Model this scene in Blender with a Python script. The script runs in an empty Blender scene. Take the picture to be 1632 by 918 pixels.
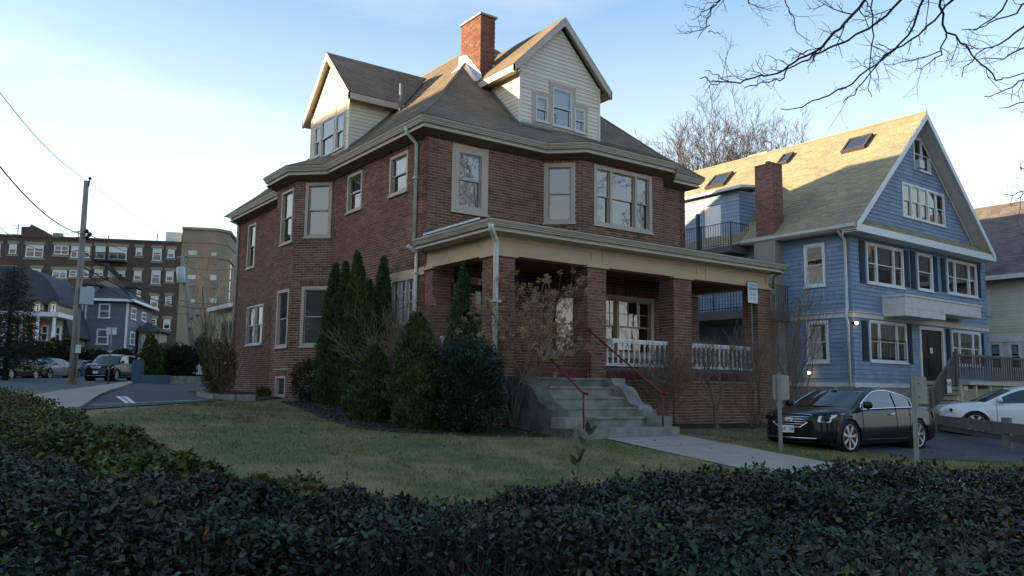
import bpy, math, random
import numpy as np
from mathutils import Matrix, Vector
random.seed(7); rng = np.random.default_rng(7)
R_ = math.radians
sc = bpy.context.scene
COL = sc.collection
# ------------------------------------------------------------------ camera
# world: x runs along the brick house's front, y runs back, z up; the camera's eye is z = 0
FPX, YAW, PITCH, ROLL = 1311.7, R_(35.94), R_(6.954), R_(.70)
_f = Vector((math.sin(YAW)*math.cos(PITCH), math.cos(YAW)*math.cos(PITCH), math.sin(PITCH)))
_r = Vector((math.cos(YAW), -math.sin(YAW), 0)); _u = _r.cross(_f)
_r2 = _r*math.cos(ROLL)+_u*math.sin(ROLL); _u2 = -_r*math.sin(ROLL)+_u*math.cos(ROLL)
cd = bpy.data.cameras.new('camera'); cam = bpy.data.objects.new('camera', cd); COL.objects.link(cam)
cam.matrix_world = Matrix(((_r2.x, _u2.x, -_f.x, 0), (_r2.y, _u2.y, -_f.y, 0), (_r2.z, _u2.z, -_f.z, 0), (0, 0, 0, 1)))
cd.sensor_width = 36; cd.lens = FPX/1632*36; cd.clip_start = .05; cd.clip_end = 3000
sc.camera = cam
# ------------------------------------------------------------------ light
SUN = Vector((-.85, .5, .135)).normalized()
SUN_EL = math.asin(SUN.z)
w = bpy.data.worlds.new('World'); sc.world = w; w.use_nodes = True
nt = w.node_tree; nt.nodes.clear()
out = nt.nodes.new('ShaderNodeOutputWorld'); bg = nt.nodes.new('ShaderNodeBackground')
sky = nt.nodes.new('ShaderNodeTexSky'); sky.sky_type = 'NISHITA'; sky.sun_disc = False
sky.sun_elevation = SUN_EL; sky.sun_rotation = math.atan2(SUN.x, SUN.y)
sky.air_density = 1.0; sky.dust_density = 1.1; sky.ozone_density = 2.2; sky.altitude = 20
# thin high cloud: a veil that whitens the sky evenly towards the horizon, plus faint wisps
tc = nt.nodes.new('ShaderNodeTexCoord'); mp = nt.nodes.new('ShaderNodeMapping')
mp.inputs['Scale'].default_value = (1.2, 1.2, 5)
nz = nt.nodes.new('ShaderNodeTexNoise'); nz.inputs['Scale'].default_value = 1.7; nz.inputs['Detail'].default_value = 5; nz.inputs['Roughness'].default_value = .55
rp = nt.nodes.new('ShaderNodeValToRGB'); rp.color_ramp.elements[0].position = .48; rp.color_ramp.elements[1].position = .78
sep = nt.nodes.new('ShaderNodeSeparateXYZ')
mr = nt.nodes.new('ShaderNodeMapRange'); mr.inputs['From Min'].default_value = .0; mr.inputs['From Max'].default_value = .52
mr.inputs['To Min'].default_value = .96; mr.inputs['To Max'].default_value = .0; mr.interpolation_type = 'SMOOTHSTEP'
ad = nt.nodes.new('ShaderNodeMath'); ad.operation = 'MULTIPLY_ADD'; ad.inputs[1].default_value = .30; ad.use_clamp = True
mx = nt.nodes.new('ShaderNodeMixShader'); bg2 = nt.nodes.new('ShaderNodeBackground'); bg2.inputs[0].default_value = (.95, .975, .965, 1); bg2.inputs[1].default_value = .42
nt.links.new(tc.outputs['Generated'], mp.inputs[0]); nt.links.new(mp.outputs[0], nz.inputs[0]); nt.links.new(nz.outputs[0], rp.inputs[0])
nt.links.new(tc.outputs['Generated'], sep.inputs[0]); nt.links.new(sep.outputs[2], mr.inputs['Value'])
nt.links.new(rp.outputs[0], ad.inputs[0]); nt.links.new(mr.outputs[0], ad.inputs[2]); nt.links.new(ad.outputs[0], mx.inputs[0])
nt.links.new(sky.outputs[0], bg.inputs[0]); nt.links.new(bg.outputs[0], mx.inputs[1]); nt.links.new(bg2.outputs[0], mx.inputs[2]); nt.links.new(mx.outputs[0], out.inputs[0])
bg.inputs[1].default_value = .15
sd = bpy.data.lights.new('sun', 'SUN'); sd.energy = 4.4; sd.angle = R_(.6); sd.color = (1, .78, .46)
so = bpy.data.objects.new('sun', sd); COL.objects.link(so); so.rotation_euler = SUN.to_track_quat('Z', 'Y').to_euler()
vs = sc.view_settings; vs.view_transform = 'Standard'; vs.look = 'None'; vs.exposure = 1.75; vs.gamma = 1.0; vs.use_curve_mapping = False
try:
    sc.cycles.max_bounces = 6; sc.cycles.diffuse_bounces = 3; sc.cycles.glossy_bounces = 3; sc.cycles.transparent_max_bounces = 8; sc.cycles.caustics_reflective = False
except Exception: pass

# ------------------------------------------------------------------ photo geometry: rays from the eye used to size and place things
def ray(px, py):
    return _f*1.0 + _r2*((px-816)/FPX) - _u2*((py-459)/FPX)
def hitp(px, py, o, n):
    d = ray(px, py); o = Vector(o); n = Vector(n); return d*((o.dot(n))/d.dot(n))
def at_depth(px, py, dist):
    return ray(px, py)*dist
_HY = [-60, -3, 2, 5, 9, 12.7, 15, 20, 25, 30, 36, 45, 58, 62, 69, 77, 90, 140, 400]
_HZ = [-1.55, -1.52, -1.48, -1.42, -1.33, -1.0, -.86, -.6, -.40, -.30, -.22, -.08, .18, .28, .42, 1.6, 2.8, 4.0, 6.0]
def gh(x, y):
    z = float(np.interp(y, _HY, _HZ))
    t = min(max((x-14)/12, 0), 1)*min(max((30-y)/12, 0), 1)
    return z-.12*t
def ground(px, py, lift=0):
    d = ray(px, py); lo, hi = 1.0, 400.0; a = lo
    s = 1.0
    while s < 400:
        p = d*s
        if p.z <= gh(p.x, p.y)+lift: break
        s *= 1.01
    p = d*s; return Vector((p.x, p.y, gh(p.x, p.y)+lift))

# ------------------------------------------------------------------ materials
MATS = {}
def mk(name, col, rough=.7, var=.15, scale=6, bump=0., bscale=None, spec=.4, metal=0., isl=0., hue=0., col2=None, fac2=None, s2=1., coat=0., emit=None, stretch=None, detail=4, sat=1.):
    m = bpy.data.materials.new(name); m.use_nodes = True; t = m.node_tree; N = t.nodes; L = t.links
    b = N['Principled BSDF']; b.inputs['Roughness'].default_value = rough; b.inputs['Metallic'].default_value = metal
    b.inputs['Specular IOR Level'].default_value = spec
    if coat: b.inputs['Coat Weight'].default_value = coat; b.inputs['Coat Roughness'].default_value = .04
    g = N.new('ShaderNodeNewGeometry'); mpp = N.new('ShaderNodeMapping'); L.new(g.outputs['Position'], mpp.inputs[0])
    if stretch: mpp.inputs['Scale'].default_value = stretch
    n1 = N.new('ShaderNodeTexNoise'); n1.inputs['Scale'].default_value = scale; n1.inputs['Detail'].default_value = detail; L.new(mpp.outputs[0], n1.inputs[0])
    base = N.new('ShaderNodeRGB'); base.outputs[0].default_value = (*col, 1); cur = base.outputs[0]
    if col2 is not None:
        n2 = N.new('ShaderNodeTexNoise'); n2.inputs['Scale'].default_value = s2; n2.inputs['Detail'].default_value = 5; L.new(mpp.outputs[0], n2.inputs[0])
        r = N.new('ShaderNodeValToRGB'); c = fac2 if fac2 is not None else .5
        r.color_ramp.elements[0].position = max(0, c-.08); r.color_ramp.elements[1].position = min(1, c+.12); L.new(n2.outputs[0], r.inputs[0])
        x = N.new('ShaderNodeMixRGB'); L.new(r.outputs[0], x.inputs[0]); L.new(cur, x.inputs[1]); x.inputs[2].default_value = (*col2, 1); cur = x.outputs[0]
    h = N.new('ShaderNodeHueSaturation'); h.inputs['Saturation'].default_value = sat; L.new(cur, h.inputs['Color'])
    v = N.new('ShaderNodeMapRange'); v.inputs['From Min'].default_value = .25; v.inputs['From Max'].default_value = .75
    v.inputs['To Min'].default_value = 1-var; v.inputs['To Max'].default_value = 1+var; L.new(n1.outputs[0], v.inputs['Value']); val = v.outputs[0]
    if isl or hue:
        oi = N.new('ShaderNodeObjectInfo'); a = N.new('ShaderNodeMath'); a.operation = 'ADD'; L.new(oi.outputs['Random'], a.inputs[0]); L.new(g.outputs['Random Per Island'], a.inputs[1])
        fr = N.new('ShaderNodeMath'); fr.operation = 'FRACT'; L.new(a.outputs[0], fr.inputs[0])
        q = N.new('ShaderNodeMapRange'); q.inputs['To Min'].default_value = 1-isl; q.inputs['To Max'].default_value = 1+isl; L.new(fr.outputs[0], q.inputs['Value'])
        mu = N.new('ShaderNodeMath'); mu.operation = 'MULTIPLY'; L.new(val, mu.inputs[0]); L.new(q.outputs[0], mu.inputs[1]); val = mu.outputs[0]
        if hue:
            f7 = N.new('ShaderNodeMath'); f7.operation = 'MULTIPLY'; f7.inputs[1].default_value = 7.31; L.new(fr.outputs[0], f7.inputs[0])
            f8 = N.new('ShaderNodeMath'); f8.operation = 'FRACT'; L.new(f7.outputs[0], f8.inputs[0])
            q2 = N.new('ShaderNodeMapRange'); q2.inputs['To Min'].default_value = .5-hue; q2.inputs['To Max'].default_value = .5+hue; L.new(f8.outputs[0], q2.inputs['Value']); L.new(q2.outputs[0], h.inputs['Hue'])
    L.new(val, h.inputs['Value']); L.new(h.outputs[0], b.inputs['Base Color'])
    if bump:
        n3 = N.new('ShaderNodeTexNoise'); n3.inputs['Scale'].default_value = bscale or scale*6; n3.inputs['Detail'].default_value = 4; L.new(mpp.outputs[0], n3.inputs[0])
        bp = N.new('ShaderNodeBump'); bp.inputs['Strength'].default_value = bump; bp.inputs['Distance'].default_value = .02; L.new(n3.outputs[0], bp.inputs['Height']); L.new(bp.outputs[0], b.inputs['Normal'])
    if emit: b.inputs['Emission Color'].default_value = (*emit[0], 1); b.inputs['Emission Strength'].default_value = emit[1]
    MATS[name] = m; return m
def mk_glass(name, tint=(.75, .8, .82), ior=1.9, wob=.004):
    m = bpy.data.materials.new(name); m.use_nodes = True; t = m.node_tree; N = t.nodes; L = t.links; N.clear()
    o = N.new('ShaderNodeOutputMaterial'); mx = N.new('ShaderNodeMixShader'); tr = N.new('ShaderNodeBsdfTransparent'); gl = N.new('ShaderNodeBsdfGlossy')
    tr.inputs[0].default_value = (*tint, 1); gl.inputs['Roughness'].default_value = .01; gl.inputs[0].default_value = (1, 1, 1, 1)
    fr = N.new('ShaderNodeFresnel'); fr.inputs[0].default_value = ior
    n = N.new('ShaderNodeTexNoise'); n.inputs['Scale'].default_value = 2.2; g = N.new('ShaderNodeNewGeometry'); L.new(g.outputs['Position'], n.inputs[0])
    b = N.new('ShaderNodeBump'); b.inputs['Strength'].default_value = 1; b.inputs['Distance'].default_value = wob; L.new(n.outputs[0], b.inputs['Height']); L.new(b.outputs[0], gl.inputs['Normal'])
    L.new(fr.outputs[0], mx.inputs[0]); L.new(tr.outputs[0], mx.inputs[1]); L.new(gl.outputs[0], mx.inputs[2]); L.new(mx.outputs[0], o.inputs[0]); MATS[name] = m; return m
mk('mortar', (.47, .41, .36), .95, .2, 5, .3)
mk('brick', (.172, .078, .052), .85, .24, .9, .35, 60, isl=.36, hue=.008, col2=(.20, .10, .078), fac2=.56, s2=.45)
mk('brick_chimney', (.17, .068, .047), .85, .15, 2, .35, 60, isl=.3, hue=.01)
mk('brick_far', (.085, .062, .052), .95, .25, .5, 0)
mk('tan_far', (.26, .215, .155), .95, .2, .4, 0)
mk('trim', (.46, .385, .31), .6, .07, 2.5, .05)
mk('gutter', (.47, .41, .34), .5, .08, 1.5, .05)
mk('beam', (.50, .375, .235), .65, .12, 1.2, .08, 12)
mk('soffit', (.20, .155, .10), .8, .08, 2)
mk('white', (.72, .72, .70), .5, .06, 3, .05)
mk('white_old', (.62, .61, .57), .6, .12, 4, .1)
mk('cream_board', (.70, .63, .50), .6, .06, 2, .05, isl=.05)
mk('siding_blue', (.215, .285, .39), .75, .12, 1.2, .12, 30, isl=.09, hue=.004)
mk('siding_back', (.05, .08, .14), .9, .1)
mk('cream_back', (.25, .23, .17), .9, .1)
mk('siding_cream', (.55, .53, .42), .7, .08, 2, isl=.06)
mk('siding_slate', (.13, .155, .17), .8, .1, 2, isl=.08)
mk('siding_gold', (.29, .26, .20), .8, .1, 2, isl=.06)
mk('shutter', (.014, .03, .05), .6, .1)
mk('roof_brown', (.205, .150, .108), .95, .16, .8, .4, 40, isl=.12, col2=(.17, .13, .095), fac2=.55, s2=.5)
mk('roof_green', (.31, .265, .175), .95, .10, .9, .4, 40, isl=.14, hue=.004, col2=(.26, .235, .165), fac2=.55, s2=.5)
mk('roof_grey', (.065, .072, .078), .95, .15, 1.5, .2, isl=.15)
mk('roof_dark', (.035, .035, .035), .9, .2, 2, .2)
mk('roof_tan', (.14, .118, .11), .95, .2, 1, .3, isl=.2)
mk('under', (.03, .028, .025), .95, .1)
mk('flashing', (.62, .62, .60), .35, .2, 5, .1, metal=.6)
mk('copper', (.12, .17, .13), .7, .3, 5, .1)
mk('concrete', (.25, .245, .215), .92, .25, 3.2, .35, 50, col2=(.15, .148, .128), fac2=.52, s2=2.2)
mk('concrete_mossy', (.125, .125, .105), .95, .3, 3, .4, 50, col2=(.07, .075, .06), fac2=.5, s2=2)  # darker concrete for the left step wall: shrub shade put into the colour
mk('joint', (.10, .09, .07), .95, .2, 5)
mk('walk', (.31, .275, .225), .95, .12, 2.5, .3, 60, col2=(.28, .245, .20), fac2=.6, s2=.7)
mk('asphalt', (.062, .064, .068), .92, .18, 1.2, .5, 90, col2=(.085, .085, .085), fac2=.6, s2=.25)
mk('street', (.075, .08, .085), .9, .15, .8, .4, 90)
mk('paint', (.62, .62, .60), .8, .25, 8)
mk('red_rail', (.17, .014, .018), .45, .1, 5)
mk('red_board', (.095, .018, .018), .7, .2, 2.5)
mk('deck', (.12, .11, .10), .8, .1)
mk('black_metal', (.012, .012, .014), .45, .1)
mk('galv', (.22, .235, .22), .55, .15, 6, .05, metal=.3)
mk('sign_back', (.30, .29, .235), .7, .08, 4)
mk('sign_white', (.62, .66, .64), .6, .06, 6)
mk('ink', (.05, .11, .09), .7, .1)
mk('ink_black', (.02, .02, .02), .7, .1)
mk('wood_grey', (.125, .115, .105), .9, .2, 2, .4, 30, isl=.2, stretch=(1, 1, .3))
mk('wood_pole', (.25, .225, .19), .9, .2, 3, .3, 20, stretch=(3, 3, .3))
mk('pole_foot', (.30, .20, .10), .9, .2, 3, .3, 20)
mk('stucco', (.30, .275, .235), .95, .12, 1.5, .25, 20)
mk('blue_grey_panel', (.07, .11, .15), .8, .1, 1)
mk('canister', (.42, .45, .47), .5, .08)
mk('bark', (.075, .06, .05), .95, .25, 8, .4)
mk('bark_dark', (.035, .028, .028), .95, .2, 8, .2)
mk('bark_far', (.075, .058, .052), .95, .2, 3)
mk('twig', (.19, .14, .10), .95, .2, 6, isl=.2)
mk('seedhead', (.33, .21, .115), .95, .2, 10, isl=.35, hue=.015)
mk('arbor', (.052, .085, .022), .8, .25, 2, isl=.5, hue=.03)
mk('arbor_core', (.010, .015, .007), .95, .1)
mk('holly', (.020, .042, .024), .45, .2, 3, isl=.5, hue=.02, spec=.3)
mk('hedge_leaf', (.028, .042, .024), .55, .35, 1.6, isl=.6, hue=.05, col2=(.055, .036, .028), fac2=.57, s2=1.9, spec=.25)
mk('hedge_green', (.060, .078, .020), .6, .3, 1.2, isl=.5, hue=.03, col2=(.085, .058, .025), fac2=.55, s2=.8, spec=.2)
mk('hedge_brown', (.085, .045, .028), .8, .2, 1, isl=.4, hue=.02)
mk('red_leaf', (.35, .02, .015), .6, .1)
mk('far_bush', (.022, .034, .014), .9, .2, 2, isl=.4, hue=.02)
mk('brown_bush', (.10, .075, .035), .9, .2, 2, isl=.4, hue=.02)
mk('pine', (.016, .030, .013), .85, .2, 2, isl=.4)
mk('lawn', (.105, .112, .038), .95, .3, 2.2, .8, 70, col2=(.190, .155, .072), fac2=.52, s2=.75)
mk('blade', (.120, .135, .042), .85, .3, .9, isl=.45, hue=.025, col2=(.24, .195, .09), fac2=.52, s2=.75)
mk('mulch', (.035, .028, .022), .98, .3, 8, .9, 60)
mk('chip', (.055, .043, .032), .98, .3, 8, isl=.6)
mk('dead_leaf', (.21, .11, .05), .9, .2, 4, isl=.5, hue=.02)
mk('dirt', (.17, .10, .065), .98, .3, 4, .5)
mk('earth', (.07, .07, .045), .98, .3, .3, .3)
mk('interior', (.03, .028, .026), .95, .1)
mk('shade_cloth', (.60, .62, .60), .9, .05, 3)
mk('blind', (.42, .44, .42), .8, .05, 3)
mk('drape', (.14, .17, .19), .9, .2, 4, stretch=(6, 6, .3))
mk('door_black', (.008, .008, .007), .3, .1)
mk('car_black', (.007, .010, .011), .22, .02, 3, spec=.22, coat=.22)
mk('car_white', (.62, .64, .64), .25, .02, 3, spec=.6, coat=1.)
mk('car_navy', (.008, .011, .018), .25, .02, 3, spec=.22, coat=.2)
mk('car_silver', (.19, .205, .205), .35, .03, 3, spec=.4, metal=.3, coat=.4)
mk('car_grey', (.10, .12, .13), .3, .03, 3, spec=.4, coat=.4)
mk('chrome', (.75, .76, .76), .18, .03, metal=1.)
mk('alloy', (.48, .48, .47), .35, .05, metal=.7)
mk('tyre', (.012, .012, .012), .9, .1)
mk('plastic', (.012, .012, .013), .5, .1)
mk('cabin', (.05, .05, .05), .9, .1)
mk('lens', (.62, .64, .66), .12, .1, 30, spec=.8)
mk('amber', (.45, .05, .015), .3, .1)
mk('tail', (.25, .01, .01), .25, .1)
mk('plate_white', (.68, .70, .70), .5, .05)
mk('plate_ink', (.03, .05, .14), .5, .05)
mk('bulb', (1, .8, .5), .5, 0, emit=((1, .62, .28), 5))
mk('sky_panel', (.03, .04, .07), .1, .05, spec=1.)
mk('wire', (.02, .02, .02), .7, .05)
mk('latticew', (.50, .46, .33), .8, .1)
mk_glass('glass', (.70, .76, .78), 2.3, .0022); mk_glass('car_glass', (.28, .31, .32), 1.7, .0)
mk_glass('glass_far', (.5, .5, .5), 1.8)

# ------------------------------------------------------------------ helpers
WM = {}
def put(o, parent=None, mat=None):
    COL.objects.link(o); WM[o] = mat or Matrix.Identity(4)
    if mat is not None: o.matrix_basis = mat
    if parent is not None:
        o.parent = parent; o.matrix_parent_inverse = WM[parent].inverted()
    return o
def tag(o, label=None, cat=None, group=None, kind=None):
    if label: o['label'] = label
    if cat: o['category'] = cat
    if group: o['group'] = group
    if kind: o['kind'] = kind
    return o
def empty(name, loc, label, cat, group=None):
    o = bpy.data.objects.new(name, None); o.empty_display_size = .2
    put(o, None, Matrix.Translation(Vector(loc))); return tag(o, label, cat, group)
class MB:
    def __init__(s): s.v = []; s.f = []; s.sm = []
    def add(s, vs, fs, smooth=False):
        b = len(s.v); s.v.extend([tuple(p) for p in vs]); s.f.extend([tuple(b+i for i in f) for f in fs]); s.sm.extend([smooth]*len(fs)); return s
    def box(s, x0, x1, y0, y1, z0, z1):
        return s.add([(x0, y0, z0), (x1, y0, z0), (x1, y1, z0), (x0, y1, z0), (x0, y0, z1), (x1, y0, z1), (x1, y1, z1), (x0, y1, z1)],
                     [(0, 3, 2, 1), (4, 5, 6, 7), (0, 1, 5, 4), (1, 2, 6, 5), (2, 3, 7, 6), (3, 0, 4, 7)])
    def fbox(s, F, u0, u1, v0, v1, d0, d1):
        P = [F.p(a, b, c) for c in (d0, d1) for a, b in ((u0, v0), (u1, v0), (u1, v1), (u0, v1))]
        return s.add(P, [(0, 3, 2, 1), (4, 5, 6, 7), (0, 1, 5, 4), (1, 2, 6, 5), (2, 3, 7, 6), (3, 0, 4, 7)])
    def prism(s, poly, off):
        n = len(poly); off = Vector(off); a = [Vector(p) for p in poly]; b = [p+off for p in a]
        return s.add(a+b, [tuple(range(n-1, -1, -1)), tuple(range(n, 2*n))]+[(i, (i+1) % n, n+(i+1) % n, n+i) for i in range(n)])
    def fprism(s, F, poly, d0, d1):
        return s.prism([F.p(a, b, d0) for a, b in poly], F.n*(d1-d0))
    def quad(s, *p): return s.add(p, [tuple(range(len(p)))])
    def tube(s, pts, r, n=6, cap=True, smooth=True):
        pts = [Vector(p) for p in pts]; rr = r if isinstance(r, (list, tuple)) else [r]*len(pts); vs = []
        ref = None
        for i, p in enumerate(pts):
            d = (pts[min(i+1, len(pts)-1)]-pts[max(i-1, 0)])
            if d.length < 1e-9: d = Vector((0, 0, 1))
            d.normalize()
            if ref is None: ref = d.orthogonal().normalized()
            a = (ref-d*ref.dot(d))
            a = a.normalized() if a.length > 1e-6 else d.orthogonal().normalized()
            ref = a; b = d.cross(a)
            for k in range(n):
                t = 2*math.pi*k/n; vs.append(p+(a*math.cos(t)+b*math.sin(t))*rr[i])
        fs = [(i*n+k, i*n+(k+1) % n, (i+1)*n+(k+1) % n, (i+1)*n+k) for i in range(len(pts)-1) for k in range(n)]
        if cap: fs += [tuple(range(n-1, -1, -1)), tuple(range((len(pts)-1)*n, len(pts)*n))]
        return s.add(vs, fs, smooth)
    def lathe(s, prof, c, n=10, axis=None, smooth=True):
        c = Vector(c); ax = Vector(axis or (0, 0, 1)).normalized(); a = ax.orthogonal().normalized(); b = ax.cross(a); vs = []
        for r, z in prof:
            for k in range(n):
                t = 2*math.pi*k/n; vs.append(c+ax*z+(a*math.cos(t)+b*math.sin(t))*r)
        fs = [(i*n+k, i*n+(k+1) % n, (i+1)*n+(k+1) % n, (i+1)*n+k) for i in range(len(prof)-1) for k in range(n)]
        fs += [tuple(range(n-1, -1, -1)), tuple(range((len(prof)-1)*n, len(prof)*n))]
        return s.add(vs, fs, smooth)
    def sweep(s, path, prof, closed=False):
        """path of (x,y); profile of (outward, z); outward is to the right of travel"""
        n = len(path); ring = []
        def nrm(i, j):
            d = Vector((path[j][0]-path[i][0], path[j][1]-path[i][1])).normalized(); return Vector((d.y, -d.x))
        for i in range(n):
            a = nrm(i-1, i) if i > 0 else nrm(i, i+1); b = nrm(i, i+1) if i < n-1 else a
            m = (a+b)/(1+a.dot(b)); ring.append(m)
        k = len(prof); vs = [(path[i][0]+ring[i].x*d, path[i][1]+ring[i].y*d, z) for i in range(n) for d, z in prof]
        fs = [(i*k+j, (i+1)*k+j, (i+1)*k+(j+1) % k, i*k+(j+1) % k) for i in range(n-1) for j in range(k)]
        fs += [tuple(range(k)), tuple(range((n-1)*k, n*k))]
        return s.add(vs, fs)
    def mesh(s, name, mat):
        me = bpy.data.meshes.new(name); me.from_pydata(s.v, [], s.f)
        if any(s.sm): me.polygons.foreach_set('use_smooth', s.sm)
        if mat: me.materials.append(MATS[mat])
        return me
    def build(s, name, mat, parent=None, kind=None, label=None, cat=None, group=None):
        o = bpy.data.objects.new(name, s.mesh(name, mat)); put(o, parent); return tag(o, label, cat, group, kind)
class Fr:
    """a plane: origin, u along, v up, n outward"""
    def __init__(s, o, u, v=(0, 0, 1), n=None):
        s.o = Vector(o); s.u = Vector(u).normalized(); s.v = Vector(v).normalized(); s.n = Vector(n).normalized() if n else s.u.cross(s.v)
    def p(s, a, b, d=0): return s.o+s.u*a+s.v*b+s.n*d
    def px(s, x, y, d=0):
        q = hitp(x, y, s.o+s.n*d, s.n)-s.o; return q.dot(s.u), q.dot(s.v)
    def rect(s, x0, y0, x1, y1, y2=None):
        """photo corners: top-left, top-right, y of the bottom -> (u0,u1,v0,v1)"""
        a = s.px(x0, y0); b = s.px(x1, y1); c = s.px((x0+x1)/2, y2)
        return min(a[0], b[0]), max(a[0], b[0]), c[1], (a[1]+b[1])/2
def clip(poly, cv):
    """Sutherland-Hodgman against a counter-clockwise convex polygon"""
    outp = poly
    for i in range(len(cv)):
        ax, ay = cv[i]; bx, by = cv[(i+1) % len(cv)]; inp = outp; outp = []
        if not inp: break
        for j in range(len(inp)):
            p, q = inp[j-1], inp[j]
            sp = (bx-ax)*(p[1]-ay)-(by-ay)*(p[0]-ax); sq = (bx-ax)*(q[1]-ay)-(by-ay)*(q[0]-ax)
            if sq >= -1e-9:
                if sp < -1e-9: t = sp/(sp-sq); outp.append((p[0]+(q[0]-p[0])*t, p[1]+(q[1]-p[1])*t))
                outp.append(q)
            elif sp >= -1e-9: t = sp/(sp-sq); outp.append((p[0]+(q[0]-p[0])*t, p[1]+(q[1]-p[1])*t))
    return outp
def ccw(p):
    a = sum(p[i-1][0]*p[i][1]-p[i][0]*p[i-1][1] for i in range(len(p))); return p if a > 0 else p[::-1]
def area(p): return abs(sum(p[i-1][0]*p[i][1]-p[i][0]*p[i-1][1] for i in range(len(p))))/2
def cut(rects, holes):
    for h in holes:
        nx = []
        for r in rects:
            u0, u1, v0, v1 = r; a, b, c, d = h
            if b <= u0 or a >= u1 or d <= v0 or c >= v1: nx.append(r); continue
            if c > v0: nx.append((u0, u1, v0, c))
            if d < v1: nx.append((u0, u1, d, v1))
            m0, m1 = max(v0, c), min(v1, d)
            if a > u0: nx.append((u0, a, m0, m1))
            if b < u1: nx.append((b, u1, m0, m1))
        rects = nx
    return rects
def panel(mb, F, poly, holes, d0, d1):
    """solid wall slab over a convex outline with rectangular openings"""
    poly = ccw(poly); us = [p[0] for p in poly]; vs = [p[1] for p in poly]
    for r in cut([(min(us), max(us), min(vs), max(vs))], holes):
        q = clip([(r[0], r[2]), (r[1], r[2]), (r[1], r[3]), (r[0], r[3])], poly)
        if len(q) > 2 and area(q) > 1e-4: mb.fprism(F, q, d0, d1)
_unit = {}
def unit_mesh(mat, wedge=None, bev=False):
    k = (mat, wedge)
    if k not in _unit:
        m = MB()
        if wedge is None: m.box(0, 1, 0, 1, 0, 1)
        else: m.add([(0, 0, 0), (1, 0, 0), (1, 1, 0), (0, 1, 0), (0, 0, 1), (1, 0, 1), (1, 1, wedge), (0, 1, wedge)], [(0, 3, 2, 1), (4, 5, 6, 7), (0, 1, 5, 4), (1, 2, 6, 5), (2, 3, 7, 6), (3, 0, 4, 7)])
        _unit[k] = m.mesh('piece', mat)
    return _unit[k]
class Courses:
    """bricks, boards or shingles laid over planes; the ones nearest the camera become parts of their own"""
    def __init__(s, name, mat, limit=300, wedge=None): s.name = name; s.mat = mat; s.limit = limit; s.wedge = wedge; s.P = []; s.seed = 1
    def lay(s, F, poly, holes, ch, cw, gap, d0, d1, parent, bond=True, vary=0., jit=0.):
        poly = ccw(poly); u0 = min(p[0] for p in poly); u1 = max(p[0] for p in poly); v0 = min(p[1] for p in poly); v1 = max(p[1] for p in poly)
        R = random.Random(s.seed); s.seed += 1; row = 0; v = v0
        while v < v1-gap:
            u = u0-(cw*.5 if (row % 2 and bond) else 0)-(R.random()*cw if vary else 0)
            while u < u1:
                wd = cw*(1+R.uniform(-vary, vary))
                a, b = max(u, u0), min(u+wd-gap, u1)
                if b-a > .012:
                    top = min(v+ch-gap, v1)
                    for r in cut([(a, b, v, top)], holes):
                        if r[1]-r[0] < .01 or r[3]-r[2] < .01: continue
                        q = clip([(r[0], r[2]), (r[1], r[2]), (r[1], r[3]), (r[0], r[3])], poly)
                        if len(q) > 2 and area(q) > 2e-4:
                            full = abs(area(q)-(r[1]-r[0])*(r[3]-r[2])) < 1e-6
                            s.P.append((F, q, full, d0, d1+R.uniform(-jit, jit), parent, v, top))
                u += wd
            v += ch; row += 1
    def finish(s):
        def dist(e): c = e[0].p(*e[1][0]); return c.length*(1 if area(e[1]) > .3*0 else 1)
        big = sorted([e for e in s.P if e[2]], key=lambda e: dist(e)-min(area(e[1]), .02)*50)[:s.limit]; ids = set(map(id, big))
        me = unit_mesh(s.mat, s.wedge)
        for F, q, full, d0, d1, par, v, top in big:
            a = min(p[0] for p in q); b = max(p[0] for p in q); c = min(p[1] for p in q); d = max(p[1] for p in q); o = F.p(a, c, d0)
            U = F.u*(b-a); V = F.v*(d-c); Nn = F.n*(d1-d0)
            ob = bpy.data.objects.new(s.name, me)
            put(ob, par, Matrix(((U.x, V.x, Nn.x, o.x), (U.y, V.y, Nn.y, o.y), (U.z, V.z, Nn.z, o.z), (0, 0, 0, 1))))
        rest = {}
        for e in s.P:
            if id(e) not in ids: rest.setdefault(e[5], []).append(e)
        for par, L in rest.items():
            mb = MB()
            for F, q, full, d0, d1, _, v, top in L:
                n = len(q); h = max(top-v, 1e-6)
                A = [F.p(a, b, d0) for a, b in q]; B = [F.p(a, b, d1 if s.wedge is None else d0+(d1-d0)*(1+(s.wedge-1)*(b-v)/h)) for a, b in q]
                mb.add(A+B, [tuple(range(n, 2*n))]+[(i, (i+1) % n, n+(i+1) % n, n+i) for i in range(n)])
            mb.build(s.name+('s' if not s.name.endswith('s') else ''), s.mat, par, kind='stuff')
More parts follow.
